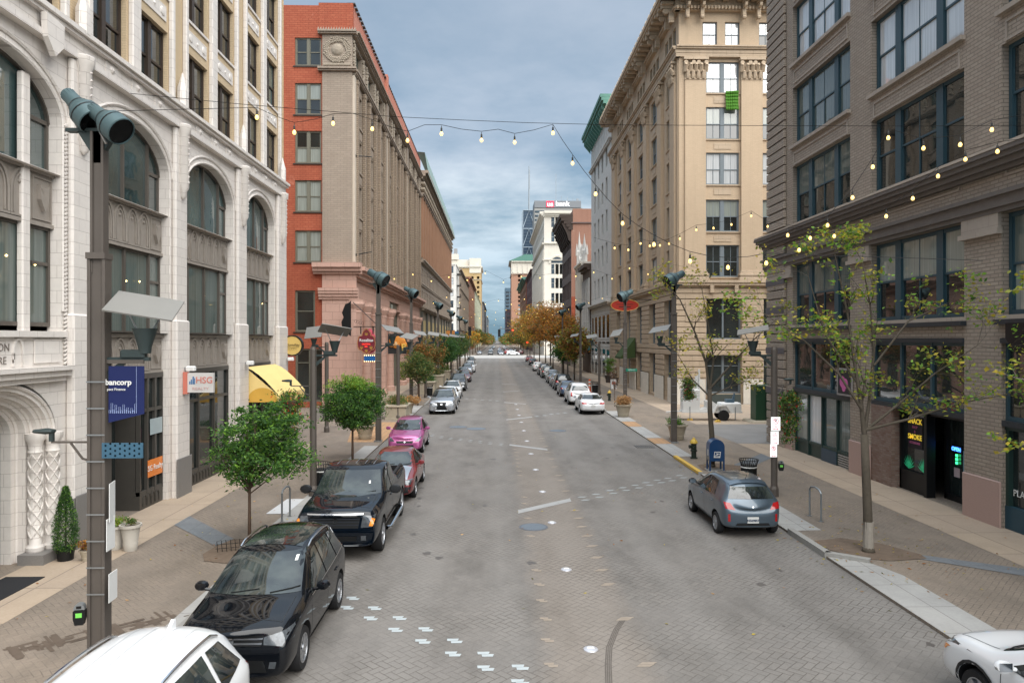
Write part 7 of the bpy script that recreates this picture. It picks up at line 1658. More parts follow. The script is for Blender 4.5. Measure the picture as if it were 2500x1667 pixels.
def boxplanter(x, y, w_, d, h, label, mats, wts, seed, fh=.5):
    t = thing('box_planter', label, 'planter', (x, y, ZW)); m = MB(); m.cbox((-w_ / 2, -d / 2, 0), (w_ / 2, d / 2, h - .12), .05); m.cbox((-w_ / 2 - .07, -d / 2 - .07, h - .119), (w_ / 2 + .07, d / 2 + .07, h), .04); m.cbox((-w_ / 2 - .05, -d / 2 - .05, 0), (w_ / 2 + .05, d / 2 + .05, .12), .02); m.build('trough', terc, t)
    shrub(t, (0, 0, h + fh * .35), (w_ * .5, d * .45, fh), mats, wts, seed, 90, 30, .055, .15); return t
boxplanter(-6.55, 47.6, 1.3, 2.2, .95, 'long concrete box planter before the silver SUV, scrappy green plants', [G1, OL, DRY], (.5, .3, .2), 21, .45)
p = pot(-6.3, 50.6, 'concrete pot of drooping dry grass behind the long box planter', .5, .8); shrub(p, (.2, -.1, .95), (.7, .5, .25), [DRY, O1], (.85, .15), 23, 60, 34, .07)
boxplanter(-6.6, 69, 1.5, 2.4, 1.25, 'first tall concrete box planter of the far left row', [G1, G3], (.6, .4), 24, .5); boxplanter(-6.6, 80, 1.5, 2.4, 1.3, 'second tall concrete box planter of the far left row', [G3, OL], (.5, .5), 25, .6); boxplanter(-6.6, 92, 1.4, 2.2, 1.3, 'third tall concrete box planter of the far left row', [G1, OL], (.5, .5), 26, .6)
for (x, y, lb) in ((13.6, 81, 'dark pot by the tan building wall, nearer of two'), (13.7, 86.4, 'dark pot by the tan building wall, farther of two')): p = pot(x, y, lb, .45, .9, None, plain('dark_pot', (.05, .04, .035), .7)); shrub(p, (0, 0, 1.5), (.35, .35, .7), [PL, OL], (.5, .5), int(y), 40, 20, .06)
# conifer and small pots by the portal
t = thing('potted_conifer', 'narrow dark green conifer in a black pot by the left portal', 'potted tree', (-10.25, 17.15, ZW)); m = MB(); m.lathe([(.17, 0), (.2, .28), (.19, .28), (.18, .22), (0, .22)], n=16); m.build('pot', blackm, t, smooth=True)
rs = np.random.RandomState(5); zz = rs.uniform(.15, 1.75, 5200); rr = .27 * np.clip(np.minimum(zz / .35, (1.85 - zz) / 1.0), 0, 1) ** .8 * rs.uniform(.5, 1.08, 5200); aa = rs.uniform(0, 2 * PI, 5200)
leafmesh('foliage', np.stack([rr * np.cos(aa), rr * np.sin(aa), zz], 1), .038, [G3, G1, G2], (.5, .35, .15), t, 5, ratio=.35); m = MB(); m.tube([(0, 0, .2), (0, 0, 1.6)], .02, 5); m.build('stem', brownf, t)
p = pot(-9.72, 17.1, 'small clay pot of rusty purple flowers beside the potted conifer', .16, .26); shrub(p, (0, 0, .36), (.20, .2, .12), [O1, PL, OL], (.4, .3, .3), 8, 40, 20, .03, .05)
p = pot(-9.55, 18.0, 'stone urn with pale green plant behind the small clay pot', .26, .6, None, plain('urn_stone', (.45, .42, .37), .7)); shrub(p, (0, 0, .7), (.2, .2, .12), [Y1, G2], (.5, .5), 9, 30, 20, .03, .05)
p = pot(-9.1, 17.9, 'rightmost stone urn by the portal, partly behind the foreground pole', .24, .65, None, plain('urn_stone', (.45, .42, .37), .7)); shrub(p, (0, 0, .74), (.14, .14, .08), [OL, G1], (.5, .5), 10, 20, 16, .03, .05)
t = thing('door_mat', 'black mat lying before the entrance, cut off by the left edge', 'mat', (-10.3, 15.3, ZW + .005)); m = MB(); m.box((-.5, -.9, 0), (.35, .6, .015)); m.build('mat', plain('mat_black', (.015, .015, .017), .9), t)
# tree guard wires by the first left tree
t = thing('wire_basket', 'tangle of black wire edging in the soil under the first left tree', 'wire edging', (-6.55, 17.9, ZW)); m = MB()
for k in range(7): m.tube([(-.3 + k * .1, -.25 + .03 * k, 0), (-.32 + k * .1, -.26 + .03 * k, .28), (-.22 + k * .1, -.24 + .03 * k, .30), (-.2 + k * .1, -.22 + .03 * k, 0)], .008, 4)
for z in (.1, .2): m.tube([(-.35, -.28, z), (.45, -.02, z)], .007, 4)
m.build('wire', blackm, t)
# signs on the left fronts
hs = thing('projecting_sign', 'white projecting realty sign with faded pink letters above the first left tree', 'shop sign', (-10.5, 24.2, 3.85)); m = MB(); m.box((.12, -.06, -.33), (.98, .06, .33)); m.build('panel', plain('sign_faded_white', (.62, .60, .58), .4), hs); m = MB(); m.box((-.02, -.09, -.38), (.12, .09, .36)); m.build('bracket', plain('faded_red', (.55, .17, .12), .6), hs)
text('HSG', .30, plain('sign_pale_red', (.62, .22, .18), .5), Matrix.Translation((.68, -.068, .08)), hs, bold=.004); text('REALTY', .13, plain('sign_pale_pink', (.60, .38, .36), .5), Matrix.Translation((.56, -.068, -.20)), hs, sx=1.25); m = MB()
for k, (hh, w_) in enumerate(((.1, .05), (.16, .05), (.26, .06), (.2, .04))): m.box((.18 + k * .055, -.067, -.05), (.18 + k * .055 + w_ - .012, -.061, -.05 + hh))
m.build('skyline_mark', plain('sign_blue', (.06, .17, .35), .5), hs)
bs = thing('round_sign', 'round yellow shop sign with dark script lettering at the white building corner', 'shop sign', (-10.3, 36.25, 5.0)); m = MB(); m.lathe([(0, -.11), (.47, -.11), (.47, .11), (0, .11)], n=32, ax='y'); m.build('disc', plain('sign_yellow', (.62, .44, .14), .4, var=.05), bs)
m = MB(); m.lathe([(.47, -.13), (.53, -.13), (.53, .13), (.47, .13), (.47, -.13)], n=32, ax='y', cap=False); m.build('rim', blackm, bs); text('Blondies', .21, plain('script_brown', (.05, .03, .015), .5), Matrix.Translation((0, -.118, .03)), bs, shear=.35)
m = MB(); m.tube([(-.34, -.115, -.06), (0, -.115, -.1), (.34, -.115, -.06)], .008, 4)
for k in range(5): m.tube([(-.2 + k * .1 + .04 * math.cos(a), -.115, -.17 + .04 * math.sin(a)) for a in np.linspace(0, 5.5, 8)], .005, 3)
m.build('flourish', plain('script_brown', (.05, .03, .015), .5), bs)
m = MB(); m.box((-.66, -.03, -.5), (-.5, .03, .5)); m.tube([(-.5, 0, .2), (-.3, 0, .3)], .02, 4); m.build('bracket', blackm, bs)
rsn = thing('restaurant_sign', 'ornate maroon hanging sign with white lettering and red neon edges, left', 'restaurant sign', (-9.7, 53.5, 5.12)); pr = [(0, 1.02), (.16, .92), (.30, .72), (.34, .50), (.50, .46), (.62, .36), (.66, .12), (.70, -.1), (.66, -.4), (.56, -.6), (.36, -.66), (.24, -.8), (0, -.9)]; pr = pr + [(-a, b) for a, b in pr[1:-1][::-1]]
m = MB(); m.prism(pr, 'y', -.12, .12); m.build('board', plain('sign_maroon', (.16, .022, .035), .35), rsn)
m = MB(); m.prism([(a * 1.03 + .2, b) for a, b in pr], 'y', .125, .34); m.build('pink_side', plain('sign_pink_side', (.62, .12, .16), .4), rsn)
m = MB(); m.tube([(a * .95, -.13, b * .95) for a, b in pr + pr[:1]], .018, 4); m.build('gold_edge', plain('gold_paint', (.55, .30, .10), .4), rsn)
text('Rosalitas', .32, whitep, Matrix.Translation((0, -.135, .13)), rsn, bold=.004, sx=.92); text('CANTINA', .14, emis('neon_red', (1, .05, .03), .8), Matrix.Translation((-.02, -.135, -.16)), rsn, bold=.005); text('BAR', .11, emis('neon_red', (1, .05, .03), .8), Matrix.Translation((-.02, -.135, -.34)), rsn, bold=.005)
m = MB(); random.seed(1)
for (cx_, cz_) in ((0, .62), (-.36, -.4), (.36, -.4), (0, -.62)):
    for k in range(7): a = k * .9; m.add([(cx_, -.131, cz_), (cx_ + .1 * math.cos(a) - .03, -.131, cz_ + .1 * math.sin(a)), (cx_ + .15 * math.cos(a + .2), -.131, cz_ + .15 * math.sin(a + .2)), (cx_ + .1 * math.cos(a + .5), -.131, cz_ + .1 * math.sin(a + .5))], [(0, 1, 2, 3)])
m.build('gold_leaves', plain('gold_leaf', (.45, .28, .05), .4), rsn)
m = MB(); m.box((-1.0, .1, 1.12), (1.0, .16, 1.18)); m.tube([(-1.05, .13, 3.0), (.85, .13, 1.2)], .03, 5); m.box((-.5, .1, .6), (-.42, .16, 1.12)); m.box((.42, .1, .6), (.50, .16, 1.12))
for k in range(4): m.tube([(-.85 + .17 * k + .1 * math.cos(a), .13, 1.4 + .1 * math.sin(a) + .05 * (3 - k)) for a in np.linspace(0, 6, 9)], .012, 3)
m.build('iron_bracket', blackm, rsn)
m = MB(); m.prism([(-1.9, 1.0), (-1.72, .9), (-1.45, .78), (-1.3, .5), (-1.2, .45), (-1.2, 3.1), (-1.32, 2.95), (-1.6, 2.85), (-1.7, 2.6), (-1.86, 2.2), (-1.74, 1.85), (-1.9, 1.5), (-1.86, 1.2)], 'y', .05, .2); m.build('black_backboard', blackm, rsn)
m = MB(); m.box((-.18, -.1, -1.42), (.62, .1, -1.0)); m.build('blue_panel', plain('sign_blue_panel', (.01, .10, .32), .4), rsn)
m = MB()
for k in range(6): m.cut().lathe([(0, -.03), (.03, 0), (0, .03)], (-.15 + k * .15, -.12, -1.0), 6); m.cut().lathe([(0, -.03), (.03, 0), (0, .03)], (-.15 + k * .15, -.12, -1.44), 6)
m.build('bulb', bulb, rsn)
ps = thing('burger_bar_sign', 'orange shop sign with a large letter P on black scrolled frame, far left', 'shop sign', (-8.1, 60, 4.85)); m = MB(); m.box((-1.0, .05, -.75), (.55, .1, .95)); m.build('frame', plain('frame_black', (.02, .02, .02), .6), ps)
og_ = emis('sign_orange', (.85, .36, .05), .35); m = MB()
for cx_, cz_, r in ((-.55, .35, .35), (-.15, .45, .3), (.2, .3, .3), (-.7, .05, .25), (-.3, .05, .36), (.35, .0, .3)): m.lathe([(0, -.1), (r * .8, -.08), (r, 0), (r * .9, .05)], (cx_, 0, cz_), 14, 'y')
m.build('orange_panel', plain('sign_orange_paint', (.62, .24, .04), .4), ps); text('P', .75, plain('sign_gold', (.75, .48, .10), .4), Matrix.Translation((.35, -.16, -.2)), ps, ext=.05, bold=.02); text('S&', .42, plain('sign_cream', (.8, .62, .35), .4), Matrix.Translation((-.38, -.16, .12)), ps, ext=.03)
# yellow awning
aw = thing('yellow_awning', 'yellow scalloped fabric awning on the white building corner', 'awning', (-10.75, 32.6, 0)); ym = plain('awning_yellow', (.80, .60, .24), .7, var=.06); m = MB(); y0_, y1_ = -1.95, 2.1; n = 12
for i in range(n):
    a, b = y0_ + (y1_ - y0_) * i / n, y0_ + (y1_ - y0_) * (i + 1) / n
    for j in range(5):
        t0, t1 = j / 5, (j + 1) / 5; f = lambda t_, u_: (.02 + 1.45 * t_, u_, 4.12 - .25 * t_ - 1.0 * t_ ** 1.6 + .05 * math.sin((u_ - y0_) * PI / 1.0) * t_)
        m.quad(f(t0, a), f(t0, b), f(t1, b), f(t1, a))
for k in range(4):
    c = y0_ + (k + .5) * (y1_ - y0_) / 4; hw = (y1_ - y0_) / 8; m.add([(1.475, c - hw * math.cos(PI * i / 12), 2.9 - .0 - .38 * math.sin(PI * i / 12)) for i in range(13)] + [(1.475, c + hw, 2.93), (1.475, c - hw, 2.93)], [tuple(range(15))])
m.add([(.02, y0_, 4.12), (1.47, y0_, 2.88), (1.47, y0_, 2.6), (.02, y0_, 2.7)], [(0, 1, 2, 3)]); m.build('canvas', ym, aw, smooth='all')
m = MB()
for i in range(13): a = PI * i / 12; 
m.add([(.75 + .66 * math.cos(PI * i / 14), y0_ - .01, 2.62 + .62 * math.sin(PI * i / 14)) for i in range(15)], [tuple(range(15))]); m.build('arched_side', plain('awning_deep_yellow', (.62, .36, .06), .7), aw)
for i, (yy, lb) in enumerate(((24.3, 'small white wall spotlight over the realty sign'), (30.1, 'small white wall spotlight left of the yellow awning'), (36.0, 'small white wall spotlight under the round yellow sign'))):
    t = thing('wall_spotlight', lb, 'wall light', (-10.5, yy, 4.33), 0, 'white wall spotlights'); m = MB(); m.cbox((.02, -.12, -.08), (.32, .1, .08), .04); m.build('lamp_head', whitep, t); m = MB(); m.box((-.04, -.06, -.05), (.05, .02, .03)); m.build('mount', steel, t)
# oval sign, awning, street name sign on the right
ov = thing('oval_sign', 'red oval hanging sign with gold rim behind the tall right pole', 'restaurant sign', (12.0, 66, 8.5)); m = MB(); n = 28; m.prism([(1.32 * math.cos(2 * PI * i / n), .56 * math.sin(2 * PI * i / n)) for i in range(n)], 'y', -.08, .08); m.build('board', plain('sign_red_paint', (.42, .035, .02), .4), ov)
m = MB(); m.tube([(1.3 * math.cos(2 * PI * i / n), -.09, .54 * math.sin(2 * PI * i / n)) for i in range(n + 1)], .035, 5); m.build('gold_rim', plain('gold_rim', (.6, .33, .08), .4), ov)
text('WASHINGTON AVE', .19, plain('sign_dark_letters', (.06, .02, .015), .5), Matrix.Translation((0, -.09, .12)), ov, bold=.004) if 0 else None
text('HAIR SALON', .22, plain('sign_dark_letters', (.06, .02, .015), .5), Matrix.Translation((0, -.09, -.14)), ov, bold=.005) if 0 else None
m = MB(); m.box((-.8, -.092, .06), (.8, -.086, .12)); m.box((-.55, -.092, -.2), (.55, -.086, -.1)); m.box((-.2, -.092, -.38), (.2, -.086, -.33)); m.build('worn_lettering', plain('sign_dark_letters', (.09, .025, .018), .5), ov)
m = MB(); m.box((1.3, -.03, .5), (2.5, .03, .56)); m.tube([(0, 0, .53), (1.4, 0, .53)], .03, 4); m.build('bracket', blackm, ov)
ga = thing('green_awning', 'dark green sloping awning over a door of the tan corner building', 'awning', (14.5, 75.5, 0)); m = MB(); m.prism([(0, 5.5), (-1.5, 3.5), (-1.5, 3.3), (0, 3.4)], 'y', -1.8, 1.8); m.build('canvas', plain('awning_green', (.045, .075, .02), .8), ga)
sn = thing('street_name_sign', 'green street name sign reading 13TH ST on the tall right pole', 'street sign', (10.9, 57.1, 2.85)); m = MB(); m.box((-.42, -.012, -.12), (.48, .012, .12)); m.build('plate', plain('sign_green', (.0, .16, .10), .5), sn); text('13TH ST', .17, whitep, Matrix.Translation((.04, -.016, 0)), sn)
s2 = thing('street_name_sign', 'green street name sign hanging over the far crossing on the right', 'street sign', (10.2, 205, 7.3)); m = MB(); m.box((-2.6, -.02, -.4), (2.2, .02, .4)); m.build('plate', plain('sign_green', (.0, .16, .10), .5), s2)
# sandwich board, folded umbrella, delineator
t = thing('traffic_delineator', 'orange and white striped delineator post beside the boxy white SUV', 'delineator', (9.3, 70.5, ZW)); orp = plain('safety_orange', (.75, .10, .01), .5); m = MB(); m.box((-.28, -.28, 0), (.28, .28, .06)); m.lathe([(.16, .06), (.15, .5), (.10, .52), (.095, 1.25), (.05, 1.3)], n=12); m.build('post', orp, t)
m = MB()
for z in (.62, .95): m.lathe([(.108, z), (.105, z + .16)], n=12)
m.build('white_bands', whitep, t)
t = thing('sandwich_board', 'white sandwich board sign against the tan building far right', 'sign board', (12.6, 76, ZW)); m = MB(); m.prism([(-.3, 0), (0, 1.0), (.05, 1.0), (-.22, 0)], 'x', -.3, .3); m.prism([(.3, 0), (.02, 1.0), (-.03, 1.0), (.22, 0)], 'x', -.3, .3); m.build('boards', whitep, t); m = MB(); m.box((-.2, -.2, .45), (.2, -.19, .75)); m.build('print', plain('faded_red', (.55, .17, .12), .6), t)
# camera trailer
tw = whitep; t = thing('camera_trailer', 'white police camera trailer with a folded mast parked before the tan building', 'trailer', (13.6, 46.2, ZW)); t.rotation_euler = (0, 0, R(-4))
m = MB(); m.box((-1.5, -.5, .5), (2.35, .5, .62)); m.tube([(-1.5, 0, .55), (-2.3, 0, .5)], .05, 5); m.box((-2.45, -.06, .45), (-2.25, .06, .55)); m.build('chassis', tw, t)
m = MB(); m.cbox((-1.45, -.45, .62), (-.35, .45, 2.0), .04); cab = m.build('cabinet', tw, t); m = MB(); m.lathe([(.0, -.46), (.17, -.46)], (-.85, 0, 1.55), 18, 'y'); m.build('round_badge', plain('badge_grey', (.2, .17, .15), .5), cab)
m = MB(); m.cbox((.95, -.5, .62), (2.3, .5, 1.15), .06); m.prism([(-.35, .62), (.9, .62), (.9, .95), (.45, 1.25), (.1, 1.25), (.1, .8), (-.35, .62 + .08)], 'y', -.45, .45); m.build('engine_cover', tw, t)
m = MB(); m.box((-.55, -.12, 1.9), (-.40, .12, 2.9)); m.box((-.36, -.08, 1.2), (-.26, .08, 3.3)); m.box((-1.2, -.1, 2.3), (-.45, .1, 2.42)); m.tube([(-1.2, 0, 2.36), (-1.1, 0, 2.0)], .05, 5); m.tube([(-.2, 0, 2.6), (.1, 0, 2.0), (.05, 0, 1.3), (-.3, 0, 1.1)], .018, 5); m.build('mast', tw, t)
m = MB(); m.prism([(.45, .5), (.7, 1.0), (1.3, 1.05), (1.6, .7), (1.7, .5), (1.6, .5), (1.3, .95), (.75, .9), (.55, .5)], 'y', -.62, -.45); m.build('mudguard', tw, t)
for s in (-1, 1): m = MB(); m.lathe([(.18, -.1), (.33, -.1), (.35, -.06), (.35, .06), (.33, .1), (.18, .1)], (1.15, s * .55, .35), 20, 'y'); wo = m.build('wheel', rubber, t); m = MB(); m.lathe([(.2, -.09), (.19, -.03), (0, -.05)], (1.15, s * .55 - .0, .35), 16, 'y'); m.build('rim', alloy, wo)
m = MB()
for q in (-1.0, 1.9): m.cut().tube([(q, -.5, .9), (q, -.5, .05)], .03, 5)
m.build('jack_leg', steel, t)
m = MB(); m.box((1.4, -.3, 1.15), (1.9, .3, 1.35)); m.prism([(1.75, 1.2), (1.95, 1.75), (2.0, 1.75), (1.95, 1.2)], 'y', -.1, .1); m.build('gear_box', plain('blue_grey_box', (.08, .13, .17), .5), t)
for i, (x, y) in enumerate(((12.6, 45.9), (14.1, 44.9))): o = thing('wheel_chock', ('yellow chock under the trailer hitch', 'yellow chock under the trailer wheel')[i], 'chock', (x, y, ZW), 0, 'yellow wheel chocks'); m = MB(); m.prism([(-.2, 0), (.2, 0), (.1, .14), (-.08, .12)], 'y', -.12, .12); m.build('wedge', yelm, o)
t = thing('utility_cabinet', 'tall dark green utility cabinet on a concrete island right of the trailer', 'utility cabinet', (17.1, 45.1, ZW)); m = MB(); m.cbox((-.65, -.5, .05), (.65, .5, 2.35), .03); m.build('cabinet', plain('cabinet_green', (.014, .055, .025), .45), t); m = MB(); m.cbox((-1.1, -.9, 0), (1.6, .9, .13), .1); m.build('concrete_island', terc, t); m = MB(); m.box((-.05, -.515, .1), (-.03, -.501, 2.3)); m.cut().box((.05, -.53, 1.1), (.1, -.501, 1.25)); m.build('door_seam', blackm, t)
# patio fence of the restaurant, with dark tables behind
t = thing('patio_fence', 'low stone coloured patio fence at the corner of the pink building', 'fence', (-11.6, 46, ZW)); m = MB()
for k in range(9): m.box((k * .45, 0, 0), (k * .45 + .05, .05, .95))
m.box((0, -.01, .9), (3.7, .06, .98)); m.box((0, .0, .1), (3.7, .04, .8)); m.build('panel', plain('fence_grey', (.30, .28, .26), .7), t)
# traffic signals at the far crossing
def signal(x, y, z, label, post=True, red=False, rz=0):
    t = thing('traffic_signal', label, 'traffic light', (x, y, 0), rz, 'traffic lights at the far crossing'); m = MB(); m.box((-.45, -.3, z), (.45, .3, z + 2.6)); m.build('signal_box', blackm, t); m = MB()
    if post: m.tube([(0, .4, 0), (0, .4, z + 2.6)], .15, 6)
    else: m.tube([(0, .2, z + 2.6), (0, .2, z + 2.9), (11 - x if x > 0 else -10 - x, .2, z + 2.5)], .1, 5)
    m.build('mast', polem, t); m = MB(); m.lathe([(0, -.35), (.3, -.33)], (0, 0, z + 2.1), 10, 'y'); m.build('lens', emis('signal_red', (1, .05, .02), 2) if red else darkin, t)
signal(-7.5, 203, 6.4, 'traffic signal on the left pole before the far crossing'); signal(-4.2 - 4, 206, 2.8, 'low dark traffic signal box at the left kerb of the far crossing'); signal(1.1, 243, 6.2, 'wide dark signal hanging over the middle of the far crossing', False); signal(5.7, 243, 6.4, 'red traffic light hanging right of the middle signal', False, True)
signal(8.9, 203, 2.4, 'orange lit pedestrian signal at the right of the far crossing', True, True)
for nm_, x, y, z, lb in (('flag', -8.6, 62, 4.0, 'small red and white flag on a slanted pole, far left'),):
    t = thing(nm_, lb, 'flag', (x, y, z)); m = MB(); m.tube([(-1.2, 0, 0), (.3, 0, 1.3)], .02, 4); m.build('pole', steel, t); m = MB(); m.prism([(-.1, .9), (.3, 1.25), (.7, .35), (.35, .1)], 'y', -.01, .01); m.build('cloth', plain('flag_cloth', (.6, .35, .32), .7), t)
for y, c, lb in ((172, (.02, .12, .35), 'small blue hanging banner on the far left'), (150, (.5, .2, .05), 'small orange hanging banner on the far left')):
    t = thing('shop_banner', lb, 'banner', (-9.6, y, 6)); m = MB(); m.box((-.9, 0, -.8), (.9, .05, 1.2)); m.build('cloth', plain('banner_%d' % y, c, .6), t); m = MB(); m.box((-1.4, 0, 1.2), (.9, .05, 1.3)); m.build('rail', blackm, t)
t = thing('teal_awning', 'slanted teal awning behind the autumn trees on the right', 'awning', (12.6, 112, 3.2)); m = MB(); m.prism([(2.0, 1.9), (-.9, .1), (-.9, -.4), (2.0, .6)], 'y', -2, 2); m.build('canvas', plain('teal_canvas', (.01, .16, .18), .7), t)
# framed poster in the first shop window
t = thing('pink_face_poster', 'framed pink and black graffiti poster in the transom behind the big right tree', 'poster', (14.0, 28.2, 3.55)); m = MB(TR); m.box((-.6, -.04, -.5), (.6, .02, .6)); m.build('frame', plain('poster_grey', (.3, .28, .27), .5), t); m = MB(TR); m.box((-.48, -.05, -.42), (.55, -.04, .52)); m.build('print', plain('poster_dark', (.02, .02, .025), .5), t)
m = MB(TR)
for a, b, r in ((-.1, .05, .24), (.15, 0, .2), (.0, -.18, .16)): m.lathe([(0, -.056), (r, -.052)], (a, 0, b), 12, 'y')
m.build('pink_shape', plain('poster_hot_pink', (.6, .13, .35), .5), t)
# ------------------------------------------------------------------ trees
bark = plain('bark_grey', (.085, .070, .052), .9, var=.35, vscale=14); barkd = plain('bark_brown', (.10, .065, .045), .9, var=.3, vscale=12); barkp = plain('bark_pale_twig', (.26, .235, .21), .9, var=.3, vscale=10)
def grow(mb, rs, p, d, L_, r, lvl, tips, spread=.7, up=.15, seg=4, kids=3, tp=None):
    P = [Vector(p)]; Rr = [r]; d = Vector(d).normalized()
    for k in range(seg):
        d = (d + Vector(rs.normal(size=3)) * .16 + Vector((0, 0, up * .3))).normalized(); P.append(P[-1] + d * L_ / seg); Rr.append(r * (1 - .62 * (k + 1) / seg))
    mb.tube(P, Rr, 5 if r > .02 else 3, cap=False)
    if lvl <= 0 or tp is not None and lvl < tp:
        for q in P[1:]: tips.append(tuple(q))
    if lvl > 0:
        for k in range(kids):
            i = rs.randint(1, seg + 1); q = P[i]; a = Vector(rs.normal(size=3)); a = (a - d * a.dot(d)).normalized(); nd = (d + a * spread * rs.uniform(.6, 1.2) + Vector((0, 0, up))).normalized()
            grow(mb, rs, q, nd, L_ * rs.uniform(.5, .72), max(.004, Rr[i] * .62), lvl - 1, tips, spread, up, seg, kids, tp)
def limbs_tree(name, label, base, trunk, tr, limbs, mats, wts, seed, lvl=3, kids=3, per=7, size=.07, cr=.09, keep=1.0, bk=bark, L0=1.1, group=None, cat='tree', whitefoot=False, flat=.5):
    t = thing(name, label, cat, base, 0, group); rs = np.random.RandomState(seed); tb = MB(); tips = []
    tb.tube(trunk, tr, 10); tb.lathe([(tr[0] * 1.35, -.02), (tr[0] * 1.05, .12)], n=10)
    for pts, r0, r1 in limbs:
        n = len(pts); rr = [r0 + (r1 - r0) * i / (n - 1) for i in range(n)]; tb.tube(pts, rr, 6, cap=False)
        for i in range(1, n):
            d = Vector(pts[i]) - Vector(pts[i - 1])
            for k in range(kids - (i < n - 1)):
                a = Vector(rs.normal(size=3)).normalized(); grow(tb, rs, Vector(pts[i]), (d.normalized() + a * .7 + Vector((0, 0, .1))).normalized(), L0 * rs.uniform(.6, 1.1), max(.006, rr[i] * .6), lvl - 1, tips, .75, .05, 4, 3)
    tb.build('trunk', bk, t, smooth='all')
    T_ = np.array(tips); T_ = T_[rs.rand(len(T_)) < keep]; P = (T_[:, None, :] + rs.normal(size=(len(T_), per, 3)) * cr * np.array([1, 1, .45])).reshape(-1, 3)
    leafmesh('crown', P, size, mats, wts, t, seed, flat, .95); return t
# the big sparse tree at the right kerb
limbs_tree('street_tree', 'tall sparse tree with yellow green leaves at the right kerb, pale painted foot', (9.2, 17.35, ZW), [(0, 0, 0), (-.02, 0, 1.0), (-.06, 0, 1.9), (-.1, 0, 2.9)], [.125, .105, .098, .09],
    [([(-.1, 0, 2.85), (-.15, .05, 3.6), (-.3, .1, 4.7), (-.45, .15, 5.9), (-.75, .2, 7.4)], .062, .014), ([(-.1, 0, 2.9), (.1, .1, 3.9), (.25, .2, 5.0), (.15, .2, 6.1), (.0, .3, 7.2)], .048, .012),
     ([(-.15, 0, 3.5), (-.7, .1, 4.4), (-1.5, .2, 5.2), (-2.5, .3, 5.9)], .038, .009), ([(-.08, 0, 3.0), (.7, 0, 3.6), (1.6, -.1, 4.4), (2.6, -.2, 5.1)], .042, .009), ([(-.1, 0, 3.0), (.9, -.2, 3.3), (2.0, -.4, 3.7), (3.0, -.5, 3.9)], .045, .01), ([(-.25, .1, 4.2), (-1.1, 0, 5.4), (-1.5, 0, 6.8)], .03, .01), ([(.2, .1, 4.6), (1.0, 0, 5.7), (1.9, 0, 6.1)], .03, .01)],
    [Y1, G2, Y2, G1], (.42, .34, .16, .08), 11, 3, 3, 4, .058, .15, .42, bark, .85)
m = MB(); m.lathe([(.131, .1), (.123, .75)], n=12); o = m.build('painted_foot', plain('pale_tree_paint', (.30, .27, .23), .8, var=.35, vscale=6), D.objects['street_tree'])
limbs_tree('street_tree', 'slender sparse tree with yellow leaves behind the blue mailbox', (8.9, 29.1, ZW), [(0, 0, 0), (.0, 0, 1.3), (-.08, 0, 2.3), (-.1, 0, 3.2)], [.125, .11, .10, .09],
    [([(-.1, 0, 3.1), (-.25, 0, 4.3), (-.7, .1, 5.6), (-1.3, .1, 6.9), (-1.9, .1, 7.6)], .06, .015), ([(-.1, 0, 3.1), (.1, .1, 4.4), (-.1, .2, 5.9), (-.35, .2, 7.3)], .05, .012), ([(-.1, 0, 3.2), (.8, 0, 4.2), (1.7, 0, 5.2), (2.6, 0, 6.0)], .05, .012), ([(-.1, 0, 2.9), (-.8, 0, 3.6), (-1.4, 0, 4.6)], .04, .01), ([(-.1, 0, 2.9), (.7, -.1, 3.3), (1.3, -.2, 3.5)], .04, .01)],
    [Y1, Y2, OL, G2], (.40, .30, .18, .12), 12, 3, 3, 3, .07, .17, .36, bark, .85)
t = limbs_tree('street_tree', 'bare twigged tree reaching into the picture from beyond the right edge', (12.9, 11.3, ZW), [(0, 0, 0), (0, .1, 1.5), (-.1, .3, 3.2)], [.14, .12, .10],
    [([(-.1, .3, 3.0), (-1.0, .7, 3.8), (-2.0, 1.4, 4.3), (-2.9, 2.1, 4.5)], .04, .006), ([(-.1, .3, 3.2), (-.9, .8, 4.9), (-1.7, 1.5, 5.9), (-2.5, 2.2, 6.3)], .04, .006), ([(-.1, .3, 3.1), (-.9, .9, 3.0), (-1.9, 1.8, 3.3), (-2.5, 2.4, 3.2)], .03, .005), ([(-.1, .3, 3.2), (-.5, .7, 6.0), (-1.2, 1.4, 7.2), (-1.9, 2.0, 7.8)], .03, .005), ([(-.05, .2, 2.2), (-.9, .8, 2.3), (-1.6, 1.5, 2.4)], .02, .005)],
    [Y1, Y2, G2], (.5, .25, .25), 13, 1, 2, 7, .06, .08, .75, barkp, .6)
def crown_tree(name, label, base, h, cc, cr_, mats, wts, seed, nc, per, size, clr, tr=.07, bk=barkd, nb=16, group=None, shell=.45, lean=0, extra=None, flat=.2):
    t = thing(name, label, 'tree', base, 0, group); rs = np.random.RandomState(seed); tb = MB(); tb.tube([(0, 0, 0), (lean * .4, 0, h * .5), (lean, 0, h)], [tr, tr * .8, tr * .7], 8)
    for k in range(nb):
        d = Vector(rs.normal(size=3)); d.z = abs(d.z) * .7 + .1; d.normalize(); z = h * rs.uniform(.75, 1.0); e = Vector((cc[0], cc[1], cc[2])) + Vector((d.x * cr_[0], d.y * cr_[1], (d.z - .3) * cr_[2])) * .85
        tb.tube([(lean * z / h, 0, z), tuple((Vector((lean, 0, z)) * .5 + e * .5) + Vector((0, 0, -.1))), tuple(e)], [tr * .45, tr * .28, tr * .1], 4, cap=False)
    tb.build('trunk', bk, t, smooth='all'); P = clumps(rs, cc, cr_, nc, per, clr, shell)
    if extra: P = np.concatenate([P] + [clumps(rs, *e) for e in extra])
    leafmesh('crown', P, size, mats, wts, t, seed, flat); return t
